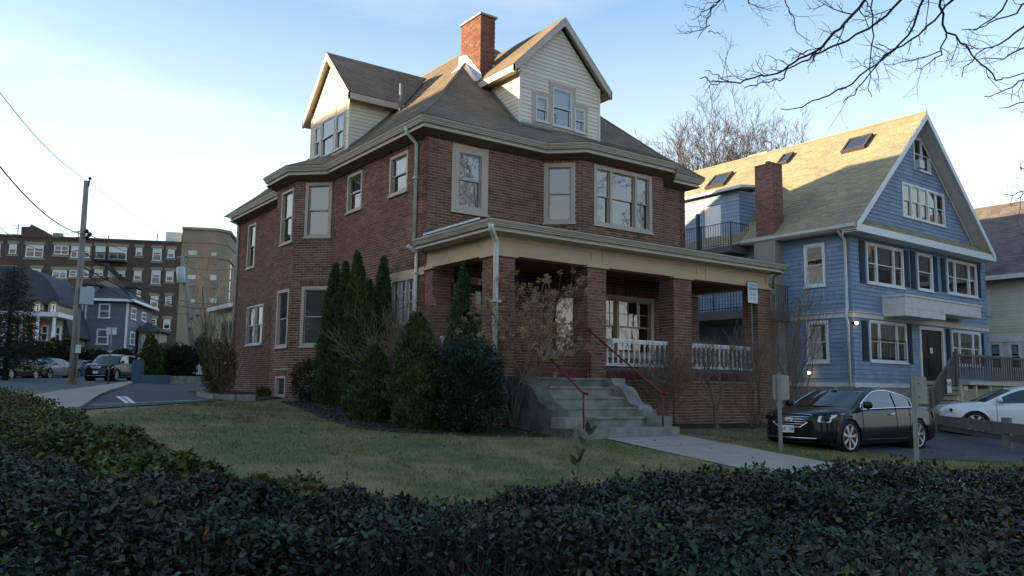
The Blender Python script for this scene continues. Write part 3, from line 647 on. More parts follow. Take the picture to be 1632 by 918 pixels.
# dormers: a cream clapboard front with triple window, cheeks, gabled roof
def dormer(front, label):
    """front: maps (s along the face, t into the roof, z) to the world; s centred"""
    def P(s, t, z): return Vector(front(s, t, z))
    hw, zE, zA = 1.53, 9.24, 10.78; zb = 7.45
    F = Fr(P(0, 0, 0), P(1, 0, 0)-P(0, 0, 0), (0, 0, 1), P(0, 0, 0)-P(0, 1, 0))
    flip = (P(1, 0, 0)-P(0, 0, 0)).cross(Vector((0, 0, 1))).dot(F.n) < 0
    return P, F, hw, zE, zA, zb
def build_dormer(front, label, units, shades, tmax):
    mk_ = 0
    P, F, hw, zE, zA, zb = dormer(front, label)
    holes_ = [(a, b, c, d) for a, b, c, d, _ in units]
    m = MB(); panel(m, F, [(-hw, zb), (hw, zb), (hw, zE), (0, zA), (-hw, zE)], holes_, -.15, 0)
    for s in (-1, 1):
        m.add([P(s*hw, 0, zb), P(s*hw, 0, zE), P(s*hw, tmax, zE), P(s*hw, tmax, zE-.05)], [(0, 1, 2, 3)])
    D = m.build('dormer', 'cream_back', BH, label=label)
    C = Courses('clapboard', 'cream_board', 300, wedge=.25)
    u0 = min(h[0] for h in holes_)-.14; u1 = max(h[1] for h in holes_)+.14
    ch_ = [(h[0]-.13, h[1]+.13, h[2]-.12, h[3]+.16) for h in holes_]
    C.lay(F, [(-hw, zb), (hw, zb), (hw, zE), (0, zA), (-hw, zE)], ch_, .118, 9, .0, 0, .022, D, bond=False)
    for s in (-1, 1):
        Fc = Fr(P(s*hw, 0, 0), P(0, 1, 0)-P(0, 0, 0), (0, 0, 1), P(s, 0, 0)-P(0, 0, 0))
        C.lay(Fc, [(0, zb), (0.0, zE), (tmax, zE), (tmax, zE-.03)] if s*1 else [], [], .118, 9, .0, 0, .022, D, bond=False)
        cb = MB(); cb.fbox(F, s*hw-.05 if s > 0 else -hw-.03, s*hw+.03 if s > 0 else -hw+.05, zb, zE+.02, -.03, .032); cb.build('corner_board', 'cream_board', D)
    C.finish()
    # casing behind the windows, stepped
    m = MB(); rect = []
    for i_, (a, b, c, d, _) in enumerate(units):
        e = .030-.004*i_; m.fbox(F, a-.13, b+.13, d, d+.16, 0, e); m.fbox(F, a-.13, b+.13, c-.12, c, 0, e+.006); m.fbox(F, a-.13, a, c, d, 0, e); m.fbox(F, b, b+.13, c, d, 0, e)
    m.build('window_surround', 'trim', D)
    for (a, b, c, d, sh) in units: window(F, a, b, c, d, D, cas=.045, mat='white_old', shade=sh, deep=.05, proud=.038)
    # roof slabs
    ov, so_ = .22, .36; rmB = MB(); k = (zA-zE)/hw; top = zA+.30
    for s in (-1, 1):
        a0 = P(s*(hw+so_), -ov, top-(hw+so_)*k-.0); a1 = P(0, -ov, top); b0 = P(s*(hw+so_), tmax*1.0, top-(hw+so_)*k); b1 = P(0, tmax+1.9, top)
        rmB.add([a0, a1, b1, b0], [(0, 1, 2, 3)])
        # boxed rake board and soffit
    dr = rmB.build('dormer_roof', 'roof_brown', D)
    SD = Courses('roof_shingle', 'roof_brown', 60, wedge=.35)
    for s in (-1, 1):
        a0 = P(s*(hw+so_), -ov, top-(hw+so_)*k); b0 = P(s*(hw+so_), tmax, top-(hw+so_)*k); a1 = P(0, -ov, top); b1 = P(0, tmax+1.9, top)
        FF = plane_fr(a0, b0, a1)
        if FF.n.z < 0: FF = Fr(FF.o, FF.u, FF.v, -FF.n)
        SD.lay(FF, to2(FF, [a0, b0, b1, a1]), [], .14, .32, .006, .003, .011, dr, vary=.15, jit=.002)
    SD.finish()
    for s in (-1, 1):
        m = MB()
        e = P(s*(hw+so_), -ov+.0, top-(hw+so_)*k-.012); ap = P(0, -ov, top-.012)
        m.prism([e, ap, ap-Vector((0, 0, .24)), e-Vector((0, 0, .24))], P(0, .05, 0)-P(0, 0, 0))
        m.build('rake_board', 'gutter', D)
        m = MB()   # eave fascia and soffit along the side, soffit under the rake
        e0_ = P(s*(hw+so_), -ov, top-(hw+so_)*k-.015); e1_ = P(s*(hw+so_), tmax, top-(hw+so_)*k-.015)
        m.prism([e0_, e1_, e1_-Vector((0, 0, .20)), e0_-Vector((0, 0, .20))], P(-s*.04, 0, 0)-P(0, 0, 0))
        m.build('fascia', 'gutter', D)
        m = MB(); m.quad(P(s*(hw+so_-.03), -ov+.04, top-(hw+so_)*k-.20), P(s*(hw+so_-.03), tmax, top-(hw+so_)*k-.20), P(s*hw, tmax, top-(hw+so_)*k-.12), P(s*hw, -ov+.04, top-(hw+so_)*k-.12))
        m.quad(P(s*(hw+so_-.03), -ov+.04, top-(hw+so_)*k-.14), P(0, -ov+.04, top-.14), P(0, .0, top-.14), P(s*(hw+so_-.03), 0, top-(hw+so_)*k-.14))
        m.build('soffit', 'trim', D)
    return D, P, F
rc = 15.05
dF = Fr((rc, 18.4, 0), (1, 0, 0), (0, 0, 1), (0, -1, 0))
def rr(F, *a): u0, u1, v0, v1 = F.rect(*a); return u0, u1, v0, v1
U = [(*rr(dF, 880, 139, 911, 147.5, 203), .5), (*rr(dF, 853, 152, 873, 157, 194), .4), (*rr(dF, 914.5, 171, 931, 177, 211), .0)]
D1, P1, F1 = build_dormer(lambda s, t, z: (rc+s, 18.4+t, z), 'front dormer with a stepped three part window', U, None, 1.75)
lc = 25.05
dL = Fr((10.6, lc, 0), (0, -1, 0), (0, 0, 1), (-1, 0, 0))
U = [(*rr(dL, 514, 189.5, 534.5, 186, 246), .97), (*rr(dL, 503, 204, 512, 200, 249), .97), (*rr(dL, 536.5, 182, 550, 178, 236), .97)]
D2, P2, F2 = build_dormer(lambda s, t, z: (10.6+t, lc-s, z), 'side dormer over the bay with a three part window', U, None, 1.75)
# copper step flashing along the visible cheeks
def strip(pts, h, mat, par, name):
    m = MB()
    for a, b in zip(pts, pts[1:]): a, b = Vector(a), Vector(b); m.prism([a, b, b+Vector((0, 0, h)), a+Vector((0, 0, h))], (.015, -.015, 0))
    m.build(name, mat, par)
xx = rc-1.53-.035; strip([(xx, 18.37, zroof(xx, 18.4)-.02)]+[(xx, y, zroof(xx, y)) for y in (18.7, 19.2, 19.7, 20.2)], .10, 'copper', D1, 'flashing')
strip([(xx, 18.36, zroof(xx, 18.4)-.0), (xx+3.1, 18.36, zroof(15, 18.4)-.0)], .07, 'copper', D1, 'flashing')
yy_ = lc-1.53-.035; strip([(x, yy_, zroof(x, yy_)) for x in (10.58, 11.0, 11.5, 12.0, 12.4)], .10, 'copper', D2, 'flashing')
# vent pipe
vp = hitp(638.5, 166, (11.9, 0, 0), (1, 0, 0)); MB().tube([vp-Vector((0, 0, .3)), vp+Vector((0, 0, .68))], .055, 10).build('vent_pipe', 'galv', BH)
SH.finish()

# ---- porch
PX0, PX1, PY = 10.4, 20.2, 15.0; FZ = .50; BZ = 3.02
pier_px = [(10.42, 10.94), (13.15, 13.74), (16.16, 16.84), (19.66, 20.2)]
def pier(x0, x1, y0, y1, z0, z1, faces_, label=None):
    o = MB().box(x0, x1, y0, y1, z0, z1).build('pier', 'mortar', BH, label=label)
    for f_ in faces_:
        F, L = {'f': (Fr((x0, y0, 0), (1, 0, 0), (0, 0, 1), (0, -1, 0)), x1-x0), 'l': (Fr((x0, y1, 0), (0, -1, 0), (0, 0, 1), (-1, 0, 0)), y1-y0), 'r': (Fr((x1, y0, 0), (0, 1, 0), (0, 0, 1), (1, 0, 0)), y1-y0), 'b': (Fr((x1, y1, 0), (-1, 0, 0), (0, 0, 1), (0, 1, 0)), x1-x0)}[f_]
        BR.lay(F, [(0, z0+.01), (L, z0+.01), (L, z1), (0, z1)], [], .0768, (L+.011)/(2.5 if L > .4 else 1.5), .012, 0, .012, o, jit=.003)
    MB().box(x0-.06, x1+.06, y0-.06, y1+.06, z1, z1+.06).build('pier_cap', 'beam', o)
    return o
for k, (a, b) in enumerate(pier_px): pier(a, b, PY, PY+.52, -1.1 if k != 1 else .2, BZ-.062, 'flr')
pier(10.41, 10.95, 17.75, 18.10, -1.1, BZ-.062, 'fl'); pier(19.66, 20.2, 17.70, 18.10, -1.1, BZ-.062, 'fl')
# base walls
bw = MB(); bw.box(13.8, 19.7, PY+.06, PY+.2, -1.2, .25); bw.box(10.48, 10.6, PY+.4, 18.1, -1.2, .3); bw.box(20.0, 20.14, PY+.4, 18.1, -1.2, .25); bw.box(10.9, 13.3, PY+.1, PY+.2, -1.2, .25)
base = bw.build('porch_base', 'mortar', BH)
BR.lay(Fr((13.8, PY+.06, 0), (1, 0, 0), (0, 0, 1), (0, -1, 0)), [(0, -1.0), (5.9, -1.0), (5.9, .24), (0, .24)], [], .0768, .236, .017, 0, .013, base, jit=.003)
BR.lay(Fr((10.48, 18.1, 0), (0, -1, 0), (0, 0, 1), (-1, 0, 0)), [(0, -1.0), (2.7, -1.0), (2.7, .28), (0, .28)], [], .0768, .236, .017, 0, .013, base, jit=.003)
MB().box(10.5, 20.12, PY+.05, 18.12, .40, .50).build('porch_floor', 'deck', BH)
MB().box(10.94, 13.15, PY+.02, PY+.05, .26, .49).build('skirt_board', 'red_board', BH)
MB().box(13.74, 16.16, PY+.0, PY+.05, .26, .46).build('skirt_board', 'red_board', BH); MB().box(16.84, 19.66, PY+.0, PY+.05, .26, .46).build('skirt_board', 'red_board', BH)
# beam with raised battens
bm = MB(); bm.box(PX0, PX1, PY+.03, PY+.42, BZ, 3.52); bm.box(PX0+.03, PX0+.42, PY+.42, 18.13, BZ, 3.52); bm.box(PX1-.42, PX1-.03, PY+.42, 18.13, BZ, 3.52)
beam = bm.build('porch_beam', 'beam', BH)
def front_seam(px): return hitp(px, 410, (0, PY, 0), (0, 1, 0)).x
sm = [front_seam(x) for x in (948, 961, 1115, 1125)]
m = MB(); m.box(PX0-.02, PX1+.02, PY, PY+.03, BZ-.02, BZ+.07); m.box(PX0-.02, PX0+.0, PY+.0, 18.1, BZ-.02, BZ+.07); m.box(PX0-.02, PX1+.02, PY+.005, PY+.03, 3.40, 3.46)
m.build('beam_moulding', 'beam', beam)
for a, b in ((PX0+.02, sm[0]), (sm[1], sm[2]), (sm[3], PX1-.02)):
    m = MB(); m.box(a, b, PY+.012, PY+.03, 3.34, 3.397); m.box(a, b, PY+.012, PY+.03, BZ+.074, BZ+.13); m.box(a, a+.10, PY+.012, PY+.03, BZ+.13, 3.34); m.box(b-.10, b, PY+.012, PY+.03, BZ+.13, 3.34)
    m.build('beam_panel', 'beam', beam)
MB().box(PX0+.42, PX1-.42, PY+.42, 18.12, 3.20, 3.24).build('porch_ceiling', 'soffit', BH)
# porch eave and roof
PP = [(PX0, 18.13), (PX0, PY), (PX1, PY), (PX1, 18.13)]
PE = [(0, 3.43), (.29, 3.46), (.31, 3.465), (.31, 3.50), (.28, 3.505), (.28, 3.555), (.35, 3.56), (.355, 3.59), (.375, 3.595), (.38, 3.62), (.395, 3.63), (.425, 3.675), (.425, 3.695), (.405, 3.69), (0, 3.685)]
pe = MB().sweep(PP, PE).build('porch_gutter', 'gutter', BH)
m = MB(); q0 = (PX0-.40, PY-.40, 3.71); q1 = (PX1+.40, PY-.40, 3.71); t0 = (PX0+1.6, 18.13, 4.50); t1 = (PX1-1.6, 18.13, 4.50); l0 = (PX0-.40, 18.13, 3.71); l1 = (PX1+.40, 18.13, 3.71)
m.quad(q0, q1, t1, t0); m.quad(l0, q0, t0); m.quad(q1, l1, t1); m.build('porch_roof', 'roof_dark', BH)
strip([(PX0-.1, 18.10, 3.85), (PX0+.75, 18.10, 4.18), (PX0+1.6, 18.10, 4.5)], .05, 'flashing', BH, 'flashing')
# balustrades
def balustrade(a, b, inward, notice=False):
    a, b = Vector(a), Vector(b); L = (b-a).length; u = (b-a).normalized(); F = Fr(a, u, (0, 0, 1))
    top = MB(); top.fbox(F, 0, L, 1.225, 1.275, -.06, .06); top.fbox(F, 0, L, 1.17, 1.224, -.04, .04)
    o = top.build('balustrade', 'white', BH)
    MB().fbox(F, 0, L, .59, .66, -.045, .045).build('bottom_rail', 'white', o)
    n = max(2, round(L/.192)); prof = [(.034, 0), (.034, .05), (.022, .06), (.030, .12), (.036, .19), (.026, .26), (.017, .33), (.026, .40), (.020, .42), (.034, .44), (.034, .512)]
    bm0 = None
    for i in range(n):
        p = a+u*(L*(i+.5)/n); 
        if bm0 is None: bm0 = MB().lathe(prof, (0, 0, 0), 8).mesh('baluster', 'white')
        ob = bpy.data.objects.new('baluster', bm0); put(ob, o, Matrix.Translation((p.x, p.y, .66)))
    return o
b1_ = balustrade((13.74, PY+.26, 0), (16.16, PY+.26, 0), 0)
balustrade((16.84, PY+.26, 0), (19.66, PY+.26, 0), 0)
balustrade((10.68, 15.52, 0), (10.68, 17.75, 0), 0)
ntc = MB().box(13.76, 14.14, PY+.19, PY+.2, 1.10, 1.27).build('notice', 'sign_back', b1_)
def text(s, loc, size, rot, mat, parent, name='lettering', align='CENTER', sx=1.):
    c = bpy.data.curves.new(name, 'FONT'); c.body = s; c.size = size; c.align_x = align; c.align_y = 'CENTER'; c.extrude = .001
    t = bpy.data.objects.new('tmp', c); me = bpy.data.meshes.new_from_object(t); bpy.data.objects.remove(t); me.materials.clear(); me.materials.append(MATS[mat])
    o = bpy.data.objects.new(name, me); put(o, parent, Matrix.Translation(Vector(loc)) @ rot.to_4x4() @ Matrix.Diagonal((sx, 1, 1, 1))); return o
ROT_F = Matrix(((1, 0, 0), (0, 0, -1), (0, 1, 0)))   # text facing -y
for a, b in ((13.80, .012), (13.84, .012), (13.955, .05)): MB().box(a, a+b, PY+.186, PY+.189, 1.20, 1.235).build('mark', 'soffit', ntc)
# steps
ST = empty('front_steps', (12.4, 13.5, -1.0), 'wide grey concrete front steps with curved side walls and low end blocks', 'steps')
sx0, sx1 = 11.2, 13.4; rz = [.26, .06, -.165, -.39, -.585]; ry = [14.78, 14.39, 14.02, 13.65, 13.30]
for i, (z, y) in enumerate(zip(rz, ry)):
    zb_ = rz[i+1] if i < 4 else -.80
    MB().box(sx0, sx1, y, 15.0, zb_-.02, z-.045).box(sx0+.002, sx1-.002, y-.03, 15.0, z-.045, z).build('step', 'concrete', ST)
MB().box(sx0-.25, sx1+.42, 12.70, 13.6, -1.2, -.80).build('step', 'concrete', ST)
prof = [(15.0, -1.1), (15.0, .27), (14.42, .27), (14.40, .16), (14.33, .10), (14.2, .08), (14.08, .02), (13.98, -.10), (13.88, -.24), (13.78, -.31), (13.62, -.345), (13.56, -.36), (13.52, -.44), (13.40, -.44), (13.40, -.585), (12.98, -.585), (12.98, -1.1)]
for x0, x1 in ((sx0-.42, sx0), (sx1, sx1+.42)):
    # the side wall as thin slabs so the outline stays convex piece by piece
    m = MB(); n = len(prof); vs = [(x0, y, z) for y, z in prof]+[(x1, y, z) for y, z in prof]
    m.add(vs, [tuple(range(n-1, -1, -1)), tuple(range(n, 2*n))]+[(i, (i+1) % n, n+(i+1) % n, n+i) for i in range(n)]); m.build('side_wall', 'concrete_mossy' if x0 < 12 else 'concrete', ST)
    MB().box(x0-.02, x1+.02, 12.94, 13.42, -.80, -.578).build('end_block', 'concrete', ST)
def handrail(path, posts, label, fin=None):
    m = MB(); m.tube(path, .022, 8); o = m.build('handrail', 'red_rail', cat='handrail', label=label, group='red handrails of the front steps')
    for p, h in posts: MB().tube([p, (p[0], p[1], h)], .022, 8).build('post', 'red_rail', o)
    MB().lathe([(.02, 0), (.05, .02), (.055, .05), (.03, .09), (.005, .10)], path[0], 10).build('finial', 'red_rail', o)
    MB().tube([path[-1], Vector(path[-1])+Vector((.0, -.12, .0)), Vector(path[-1])+Vector((.0, -.13, -.03))], .022, 8).build('rail_end', 'red_rail', o)
pr = hitp(1056, 628, (13.45, 0, 0), (1, 0, 0)); pt = hitp(940, 528, (0, 14.9, 0), (0, 1, 0))
handrail([tuple(pt), (13.45, pr.y, pr.z)], [((pt.x, pt.y, .28), pt.z), ((13.45, pr.y, -.98), pr.z)], 'red metal handrail beside the brick pier on the balustrade side of the steps')
pl_ = hitp(930, 627, (0, 12.95, 0), (0, 1, 0)); hx = pl_.x
tpx = hitp(878, 573, (hx, 0, 0), (1, 0, 0))
handrail([(hx, tpx.y, tpx.z), (hx, 12.95, pl_.z)], [((hx, 12.95, -.8), pl_.z)], 'red metal handrail rising from the middle of the lowest step behind the bare shrub')
# downspouts
def pipe(pts, r, mat='white_old', par=BH, straps=()):
    o = MB().tube(pts, r, 10).build('downspout', mat, par)
    for p in straps: MB().box(p[0]-r-.015, p[0]+r+.05, p[1]-r-.02, p[1]+r+.03, p[2], p[2]+.035).build('strap', mat, o)
px_ = 10.33
pipe([(9.99, 18.6, 6.79), (10.0, 18.6, 6.68), (10.12, 18.6, 6.55), (px_, 18.62, 6.38), (px_, 18.62, 3.80)], .05, straps=[(px_, 18.62, 5.45)])
pipe([(10.05, 18.45, 3.60), (px_, 18.47, 3.47), (px_, 18.47, 3.4), (px_, 18.47, -.6)], .05, straps=[(px_, 18.47, 2.9)])
pipe([(10.03, 14.64, 3.58), (10.05, 14.66, 3.48), (10.18, 14.78, 3.40), (10.35, 14.92, 3.30), (10.38, 14.94, 3.16), (10.38, 14.94, -.75)], .062, straps=[(10.38, 14.94, 1.9)])
pipe([(9.98, 33.3, 6.79), (10.1, 33.3, 6.6), (px_, 33.3, 6.45), (px_, 33.3, -.1)], .05, straps=[(px_, 33.3, 5.2), (px_, 33.3, 2.6)])
pipe([(20.5, 14.68, 3.55), (20.45, 14.8, 3.45), (20.3, 14.9, 3.35), (20.28, 14.92, 3.0)], .04, mat='soffit')
BR.finish()
# ------------------------------------------------------------------ blue house
_o = ray(1358, 500)*31; KC = Vector((_o.x, _o.y, 0)); a_ = R_(1.0)
bu = Vector((math.cos(a_), math.sin(a_), 0)); bv = Vector((-math.sin(a_), math.cos(a_), 0))
BF = Fr(KC, bu, (0, 0, 1), -bv); BS = Fr(KC, bv, (0, 0, 1), -bu)   # front (faces -v), side (u runs back, faces -u)
def bw_(s, t, z): return KC+bu*s+bv*t+Vector((0, 0, z))
BLUE = empty('blue_house', bw_(5.6, 7, -1.1), 'tall blue shingled house with steep sunlit roof, dark shutters and wooden entrance deck', 'house')
WID = BF.px(1574, 520)[0]; DEP = 17.0; EZ = 6.28; gz = -1.15
apx = BF.px(1477, 178, .65); RZ = apx[1]; RSE = BF.px(1586, 411, .62)[0]; RS = (RSE-.55)/2
fz0 = BF.px(1366, 610)[1]; band0, band1 = BF.px(1364, 505.5)[1], BF.px(1364, 496.5)[1]
fh = []; fw = []
def bwadd(*a, **k): r = BF.rect(*a); fh.append(r); fw.append((r, k))
bwadd(1383.5, 510.5, 1443, 515.5, 577.5, units=[.5, 1, .5], iron=1); bwadd(1515, 525.5, 1561, 530.5, 583, units=[.5, 1, .5], iron=2)
bwadd(1378.5, 384.5, 1437.5, 398.5, 455, units=[.5, 1, .5]); bwadd(1459.5, 401, 1484, 408, 463); bwadd(1507, 412, 1554.5, 421.5, 471, units=[.5, 1, .5])
bwadd(1435.5, 289, 1503, 310.5, 352.5, units=[1, 1, 1, 1, 1]); bwadd(1453, 216, 1479.5, 227, 272.5, units=[1, 1])
door_r = BF.rect(1463.5, 519.5, 1502.5, 523.5, 607); fh.append(door_r)
sh_ = []; sw_ = []
for r in ((1281, 389.5, 1314.5, 388, 457), (1285.5, 512, 1320.5, 511.5, 578)):
    q = BS.px(r[0], r[1]); q2 = BS.px(r[2], r[3]); c = BS.px((r[0]+r[2])/2, r[4]); q = (q2[0], q[0], c[1], (q[1]+q2[1])/2); sh_.append(q); sw_.append(q)
q = BS.px(1186, 518); q2 = BS.px(1206, 578); r = (q2[0], q[0], q2[1], q[1]); sh_.append(r); sw_.append(r)
zG0 = EZ+.42   # gable face starts above the skirt roof
kk = (RZ-EZ)/(RS+.55)
m = MB()
panel(m, BF, [(0, gz), (WID, gz), (WID, EZ+.1), (0, EZ+.1)], fh, -.2, 0); panel(m, BF, [(.2, EZ+.1), (2*RS-.2, EZ+.1), (RS, RZ-.30)], fh, -.2, 0)
panel(m, BS, [(0, gz), (DEP, gz), (DEP, EZ), (0, EZ)], sh_, -.2, 0)
BB_ = Fr(bw_(WID, 0, 0), bv, (0, 0, 1), bu); panel(m, BB_, [(0, gz), (DEP, gz), (DEP, EZ), (0, EZ)], [], -.2, 0)
Bk = Fr(bw_(0, DEP, 0), bu, (0, 0, 1), bv); panel(m, Bk, [(0, gz), (WID, gz), (WID, EZ), (RS, RZ-.3), (0, EZ)], [], -.2, 0)
bwall = m.build('wall', 'siding_back', BLUE)
SB = Courses('wood_shingle', 'siding_blue', 300, wedge=.3)
dk = dict(ch=.165, cw=.62, gap=.0, d0=0, d1=.028)
def side(F, poly, hol): SB.lay(F, poly, hol, .168, .55, .006, .001, .030, bwall, vary=.55, jit=.003)
side(BF, [(0, band1), (WID, band1), (WID, EZ), (0, EZ)], fh); side(BF, [(0, fz0), (WID, fz0), (WID, band0), (0, band0)], fh)
side(BF, [(.35, zG0), (2*RS-.35, zG0), (RS, RZ-.32)], fh)
chw = (BS.px(1250, 450)[0], BS.px(1216, 450)[0])
side(BS, [(0, band1), (DEP, band1), (DEP, EZ-.1), (0, EZ-.1)], sh_+[(*chw, gz, 9)]); side(BS, [(0, fz0), (DEP, fz0), (DEP, band0), (0, band0)], sh_+[(*chw, gz, 9)])
SB.finish()
m = MB(); m.sweep([tuple(bw_(0, DEP, 0))[:2], tuple(bw_(0, 0, 0))[:2], tuple(bw_(WID, 0, 0))[:2]], [(0, band0), (.06, band0), (.06, band1-.03), (.12, band1-.03), (.12, band1), (0, band1)]); m.build('belt_board', 'white_old', BLUE)
MB().sweep([tuple(bw_(0, DEP, 0))[:2], tuple(bw_(0, 0, 0))[:2], tuple(bw_(WID, 0, 0))[:2]], [(0, fz0-.16), (.06, fz0-.16), (.06, fz0), (0, fz0)]).build('base_board', 'white_old', BLUE)
MB().sweep([tuple(bw_(.03, DEP, 0))[:2], tuple(bw_(.03, .03, 0))[:2], tuple(bw_(WID, .03, 0))[:2]], [(0, gz), (.05, gz), (.05, fz0-.165), (0, fz0-.165)]).build('foundation', 'stucco', BLUE)
for i, (r, k) in enumerate(fw):
    o = window(BF, *r, BLUE, cas=.085, mat='white', units=k.get('units'), deep=.05, proud=.05, shade=(.6 if i in (2, 3) else .45 if i == 4 else 0), drape=i in (0,))
    if k.get('iron'):
        m = MB(); u0, u1, v0, v1 = r; n = 13; top = v0+(v1-v0)*(.58 if k['iron'] == 1 else .30)
        for j in range(n): x = u0+.1+(u1-u0-.2)*j/(n-1); m.tube([BF.p(x, v0+.08, .12), BF.p(x, top, .12)], .010, 4)
        for z in (v0+.14, top-.06): m.tube([BF.p(u0+.08, z, .12), BF.p(u1-.08, z, .12)], .012, 4)
        m.build('iron_guard', 'black_metal', o)
    if i == 6:
        c = BF.px(1458, 268); ac = MB(); ac.fbox(BF, c[0]-.08, c[0]+.32, c[1]-.02, c[1]+.32, -.05, .26); q = ac.build('air_conditioner', 'sign_white', o)
for q in sw_: window(BS, *q, BLUE, cas=.11, mat='white', deep=.05, proud=.04, shade=.5 if q is sw_[0] else 0)
for xs_ in ((1371.5, 1383, 510, 575), (1443.5, 1453.5, 516, 581), (1506, 1514.5, 524, 582), (1561.5, 1568.5, 531, 584), (1367, 1378, 382, 452), (1438, 1448.5, 399, 458), (1448.9, 1459, 400, 461), (1484.5, 1494, 408, 465), (1497.5, 1506.5, 411, 466), (1555, 1562.5, 422, 474)):
    a = BF.px((xs_[0]), xs_[2]); b = BF.px(xs_[1], xs_[3]); m = MB(); m.fbox(BF, a[0], b[0], b[1], a[1], .03, .06)
    for j in range(18): z = b[1]+.08+(a[1]-b[1]-.16)*j/18; m.fbox(BF, a[0]+.05, b[0]-.05, z, z+.035, .06, .075)
    m.build('shutter', 'shutter', BLUE)
# front door
u0, u1, v0, v1 = door_r; m = MB(); m.fbox(BF, u0, u0+.13, v0, v1, -.1, .05); m.fbox(BF, u1-.13, u1, v0, v1, -.1, .05); m.fbox(BF, u0+.13, u1-.13, v1-.13, v1, -.1, .048); dfm = m.build('door_frame', 'white', BLUE)
dm = MB(); dm.fbox(BF, u0+.13, u1-.13, v0, v1-.13, -.08, -.04)
for a in (.22, .80): 
    for c in (.2, 1.1): dm.fbox(BF, u0+a, u0+a+.42, v0+c, v0+c+.75, -.04, -.02)
dr_ = dm.build('door', 'door_black', BLUE, label='black front door with a small white notice')
MB().fbox(BF, (u0+u1)/2-.12, (u0+u1)/2+.12, v0+1.15, v0+1.38, -.019, -.012).build('notice', 'sign_white', dr_)
# main roof
ZR0 = EZ-.02; ovf = .65
def roofpt(s, t): return bw_(s, t, ZR0+(s+.55)*kk if s <= RS else ZR0+(2*RS-s+.55)*kk)
m = MB(); RE = 2*RS+.55
for s0_, s1_ in ((-.55, RS), (RE, RS)):
    m.quad(roofpt(s0_, -ovf), roofpt(s1_, -ovf), roofpt(s1_, DEP+.4), roofpt(s0_, DEP+.4))
    m.quad(*[p-Vector((0, 0, .16)) for p in (roofpt(s0_, -ovf), roofpt(s1_, -ovf), roofpt(s1_, DEP+.4), roofpt(s0_, DEP+.4))])
    m.quad(roofpt(s0_, -ovf), roofpt(s0_, DEP+.4), roofpt(s0_, DEP+.4)-Vector((0, 0, .16)), roofpt(s0_, -ovf)-Vector((0, 0, .16)))
broof = m.build('roof', 'roof_green', BLUE)
RF = plane_fr(roofpt(-.55, DEP), roofpt(-.55, -ovf), roofpt(RS, -ovf))
if RF.n.z < 0: RF = Fr(RF.o, RF.u, RF.v, -RF.n)
def rq(px4):
    q = [RF.px(*p) for p in px4]; us = sorted(p[0] for p in q); vs_ = sorted(p[1] for p in q); return (us[0]+us[1])/2, (us[2]+us[3])/2, (vs_[0]+vs_[1])/2, (vs_[2]+vs_[3])/2
sky_ = [rq(((1339.6, 247), (1355, 228), (1394, 213.5), (1380, 237))), rq(((1243, 261), (1249, 250), (1264.7, 246.4), (1254, 265))), rq(((1127, 303), (1139, 283.7), (1169, 276.7), (1155, 296.6)))]
SR = Courses('roof_shingle', 'roof_green', 300, wedge=.3)
SR.lay(RF, to2(RF, [roofpt(-.55, DEP), roofpt(-.55, -ovf), roofpt(RS, -ovf), roofpt(RS, DEP)]), sky_, .15, .33, .006, .002, .014, broof, vary=.3, jit=.004)
SR.finish()
for r in sky_:
    m = MB(); w_ = .09; m.fbox(RF, r[0], r[0]+w_, r[2], r[3], 0, .16); m.fbox(RF, r[1]-w_, r[1], r[2], r[3], 0, .16); m.fbox(RF, r[0]+w_, r[1]-w_, r[2], r[2]+w_, 0, .158); m.fbox(RF, r[0]+w_, r[1]-w_, r[3]-w_, r[3], 0, .158)
    o = m.build('skylight', 'bark', BLUE); MB().fbox(RF, r[0]+w_, r[1]-w_, r[2]+w_, r[3]-w_, 0, .12).build('pane', 'sky_panel', o)
MB().tube([roofpt(RS, -ovf), roofpt(RS, DEP)], .07, 5, smooth=False).build('ridge_cap', 'roof_green', broof)
# rake boards, rake soffit
for s0_, s1_ in ((-.55, RS), (RE, RS)):
    a = roofpt(s0_, -ovf)-bv*.02; b = roofpt(s1_, -ovf)-bv*.02; d_ = Vector((0, 0, -.30)); MB().prism([a-Vector((0, 0, .01)), b-Vector((0, 0, .01)), b+d_, a+d_], bv*.05).build('rake_board', 'white', BLUE)
    a = roofpt(s0_, -ovf+.04)-Vector((0, 0, .22)); b = roofpt(s1_, -ovf+.04)-Vector((0, 0, .22)); MB().quad(a, b, b+bv*(ovf-.04), a+bv*(ovf-.04)).build('rake_soffit', 'white_old', BLUE)
    a = roofpt(s0_, 0)-bv*.035-Vector((0, 0, .28)); b = roofpt(s1_, 0)-bv*.035-Vector((0, 0, .28)); MB().prism([a, b, b-Vector((0, 0, .15)), a-Vector((0, 0, .15))], -bv*.03).build('frieze_board', 'white_old', BLUE)
# skirt roof with white fascia across the gable foot
a0, a1 = bw_(-.5, -.62, EZ-.02), bw_(RSE, -.62, EZ-.02); t0_, t1_ = bw_(.1, 0, zG0+.05), bw_(2*RS-.1, 0, zG0+.05)
sk = MB().quad(a0, a1, t1_, t0_).build('skirt_roof', 'roof_green', BLUE)
FS = plane_fr(a0, a1, t0_); 
if FS.n.z < 0: FS = Fr(FS.o, FS.u, FS.v, -FS.n)
SK = Courses('roof_shingle', 'roof_green', 100, wedge=.3); SK.lay(FS, to2(FS, [a0, a1, t1_, t0_]), [], .15, .33, .006, .002, .014, sk, vary=.3, jit=.004); SK.finish()
m = MB(); fo = Fr(bw_(0, -.62, 0), bu, (0, 0, 1), -bv); m.fbox(fo, -.5, RSE, EZ-.30, EZ-.02, -.04, .02); m.build('fascia', 'white', BLUE)
MB().fbox(fo, -.5, RSE, EZ-.30, EZ-.26, -.62, -.05).build('soffit', 'white_old', BLUE)
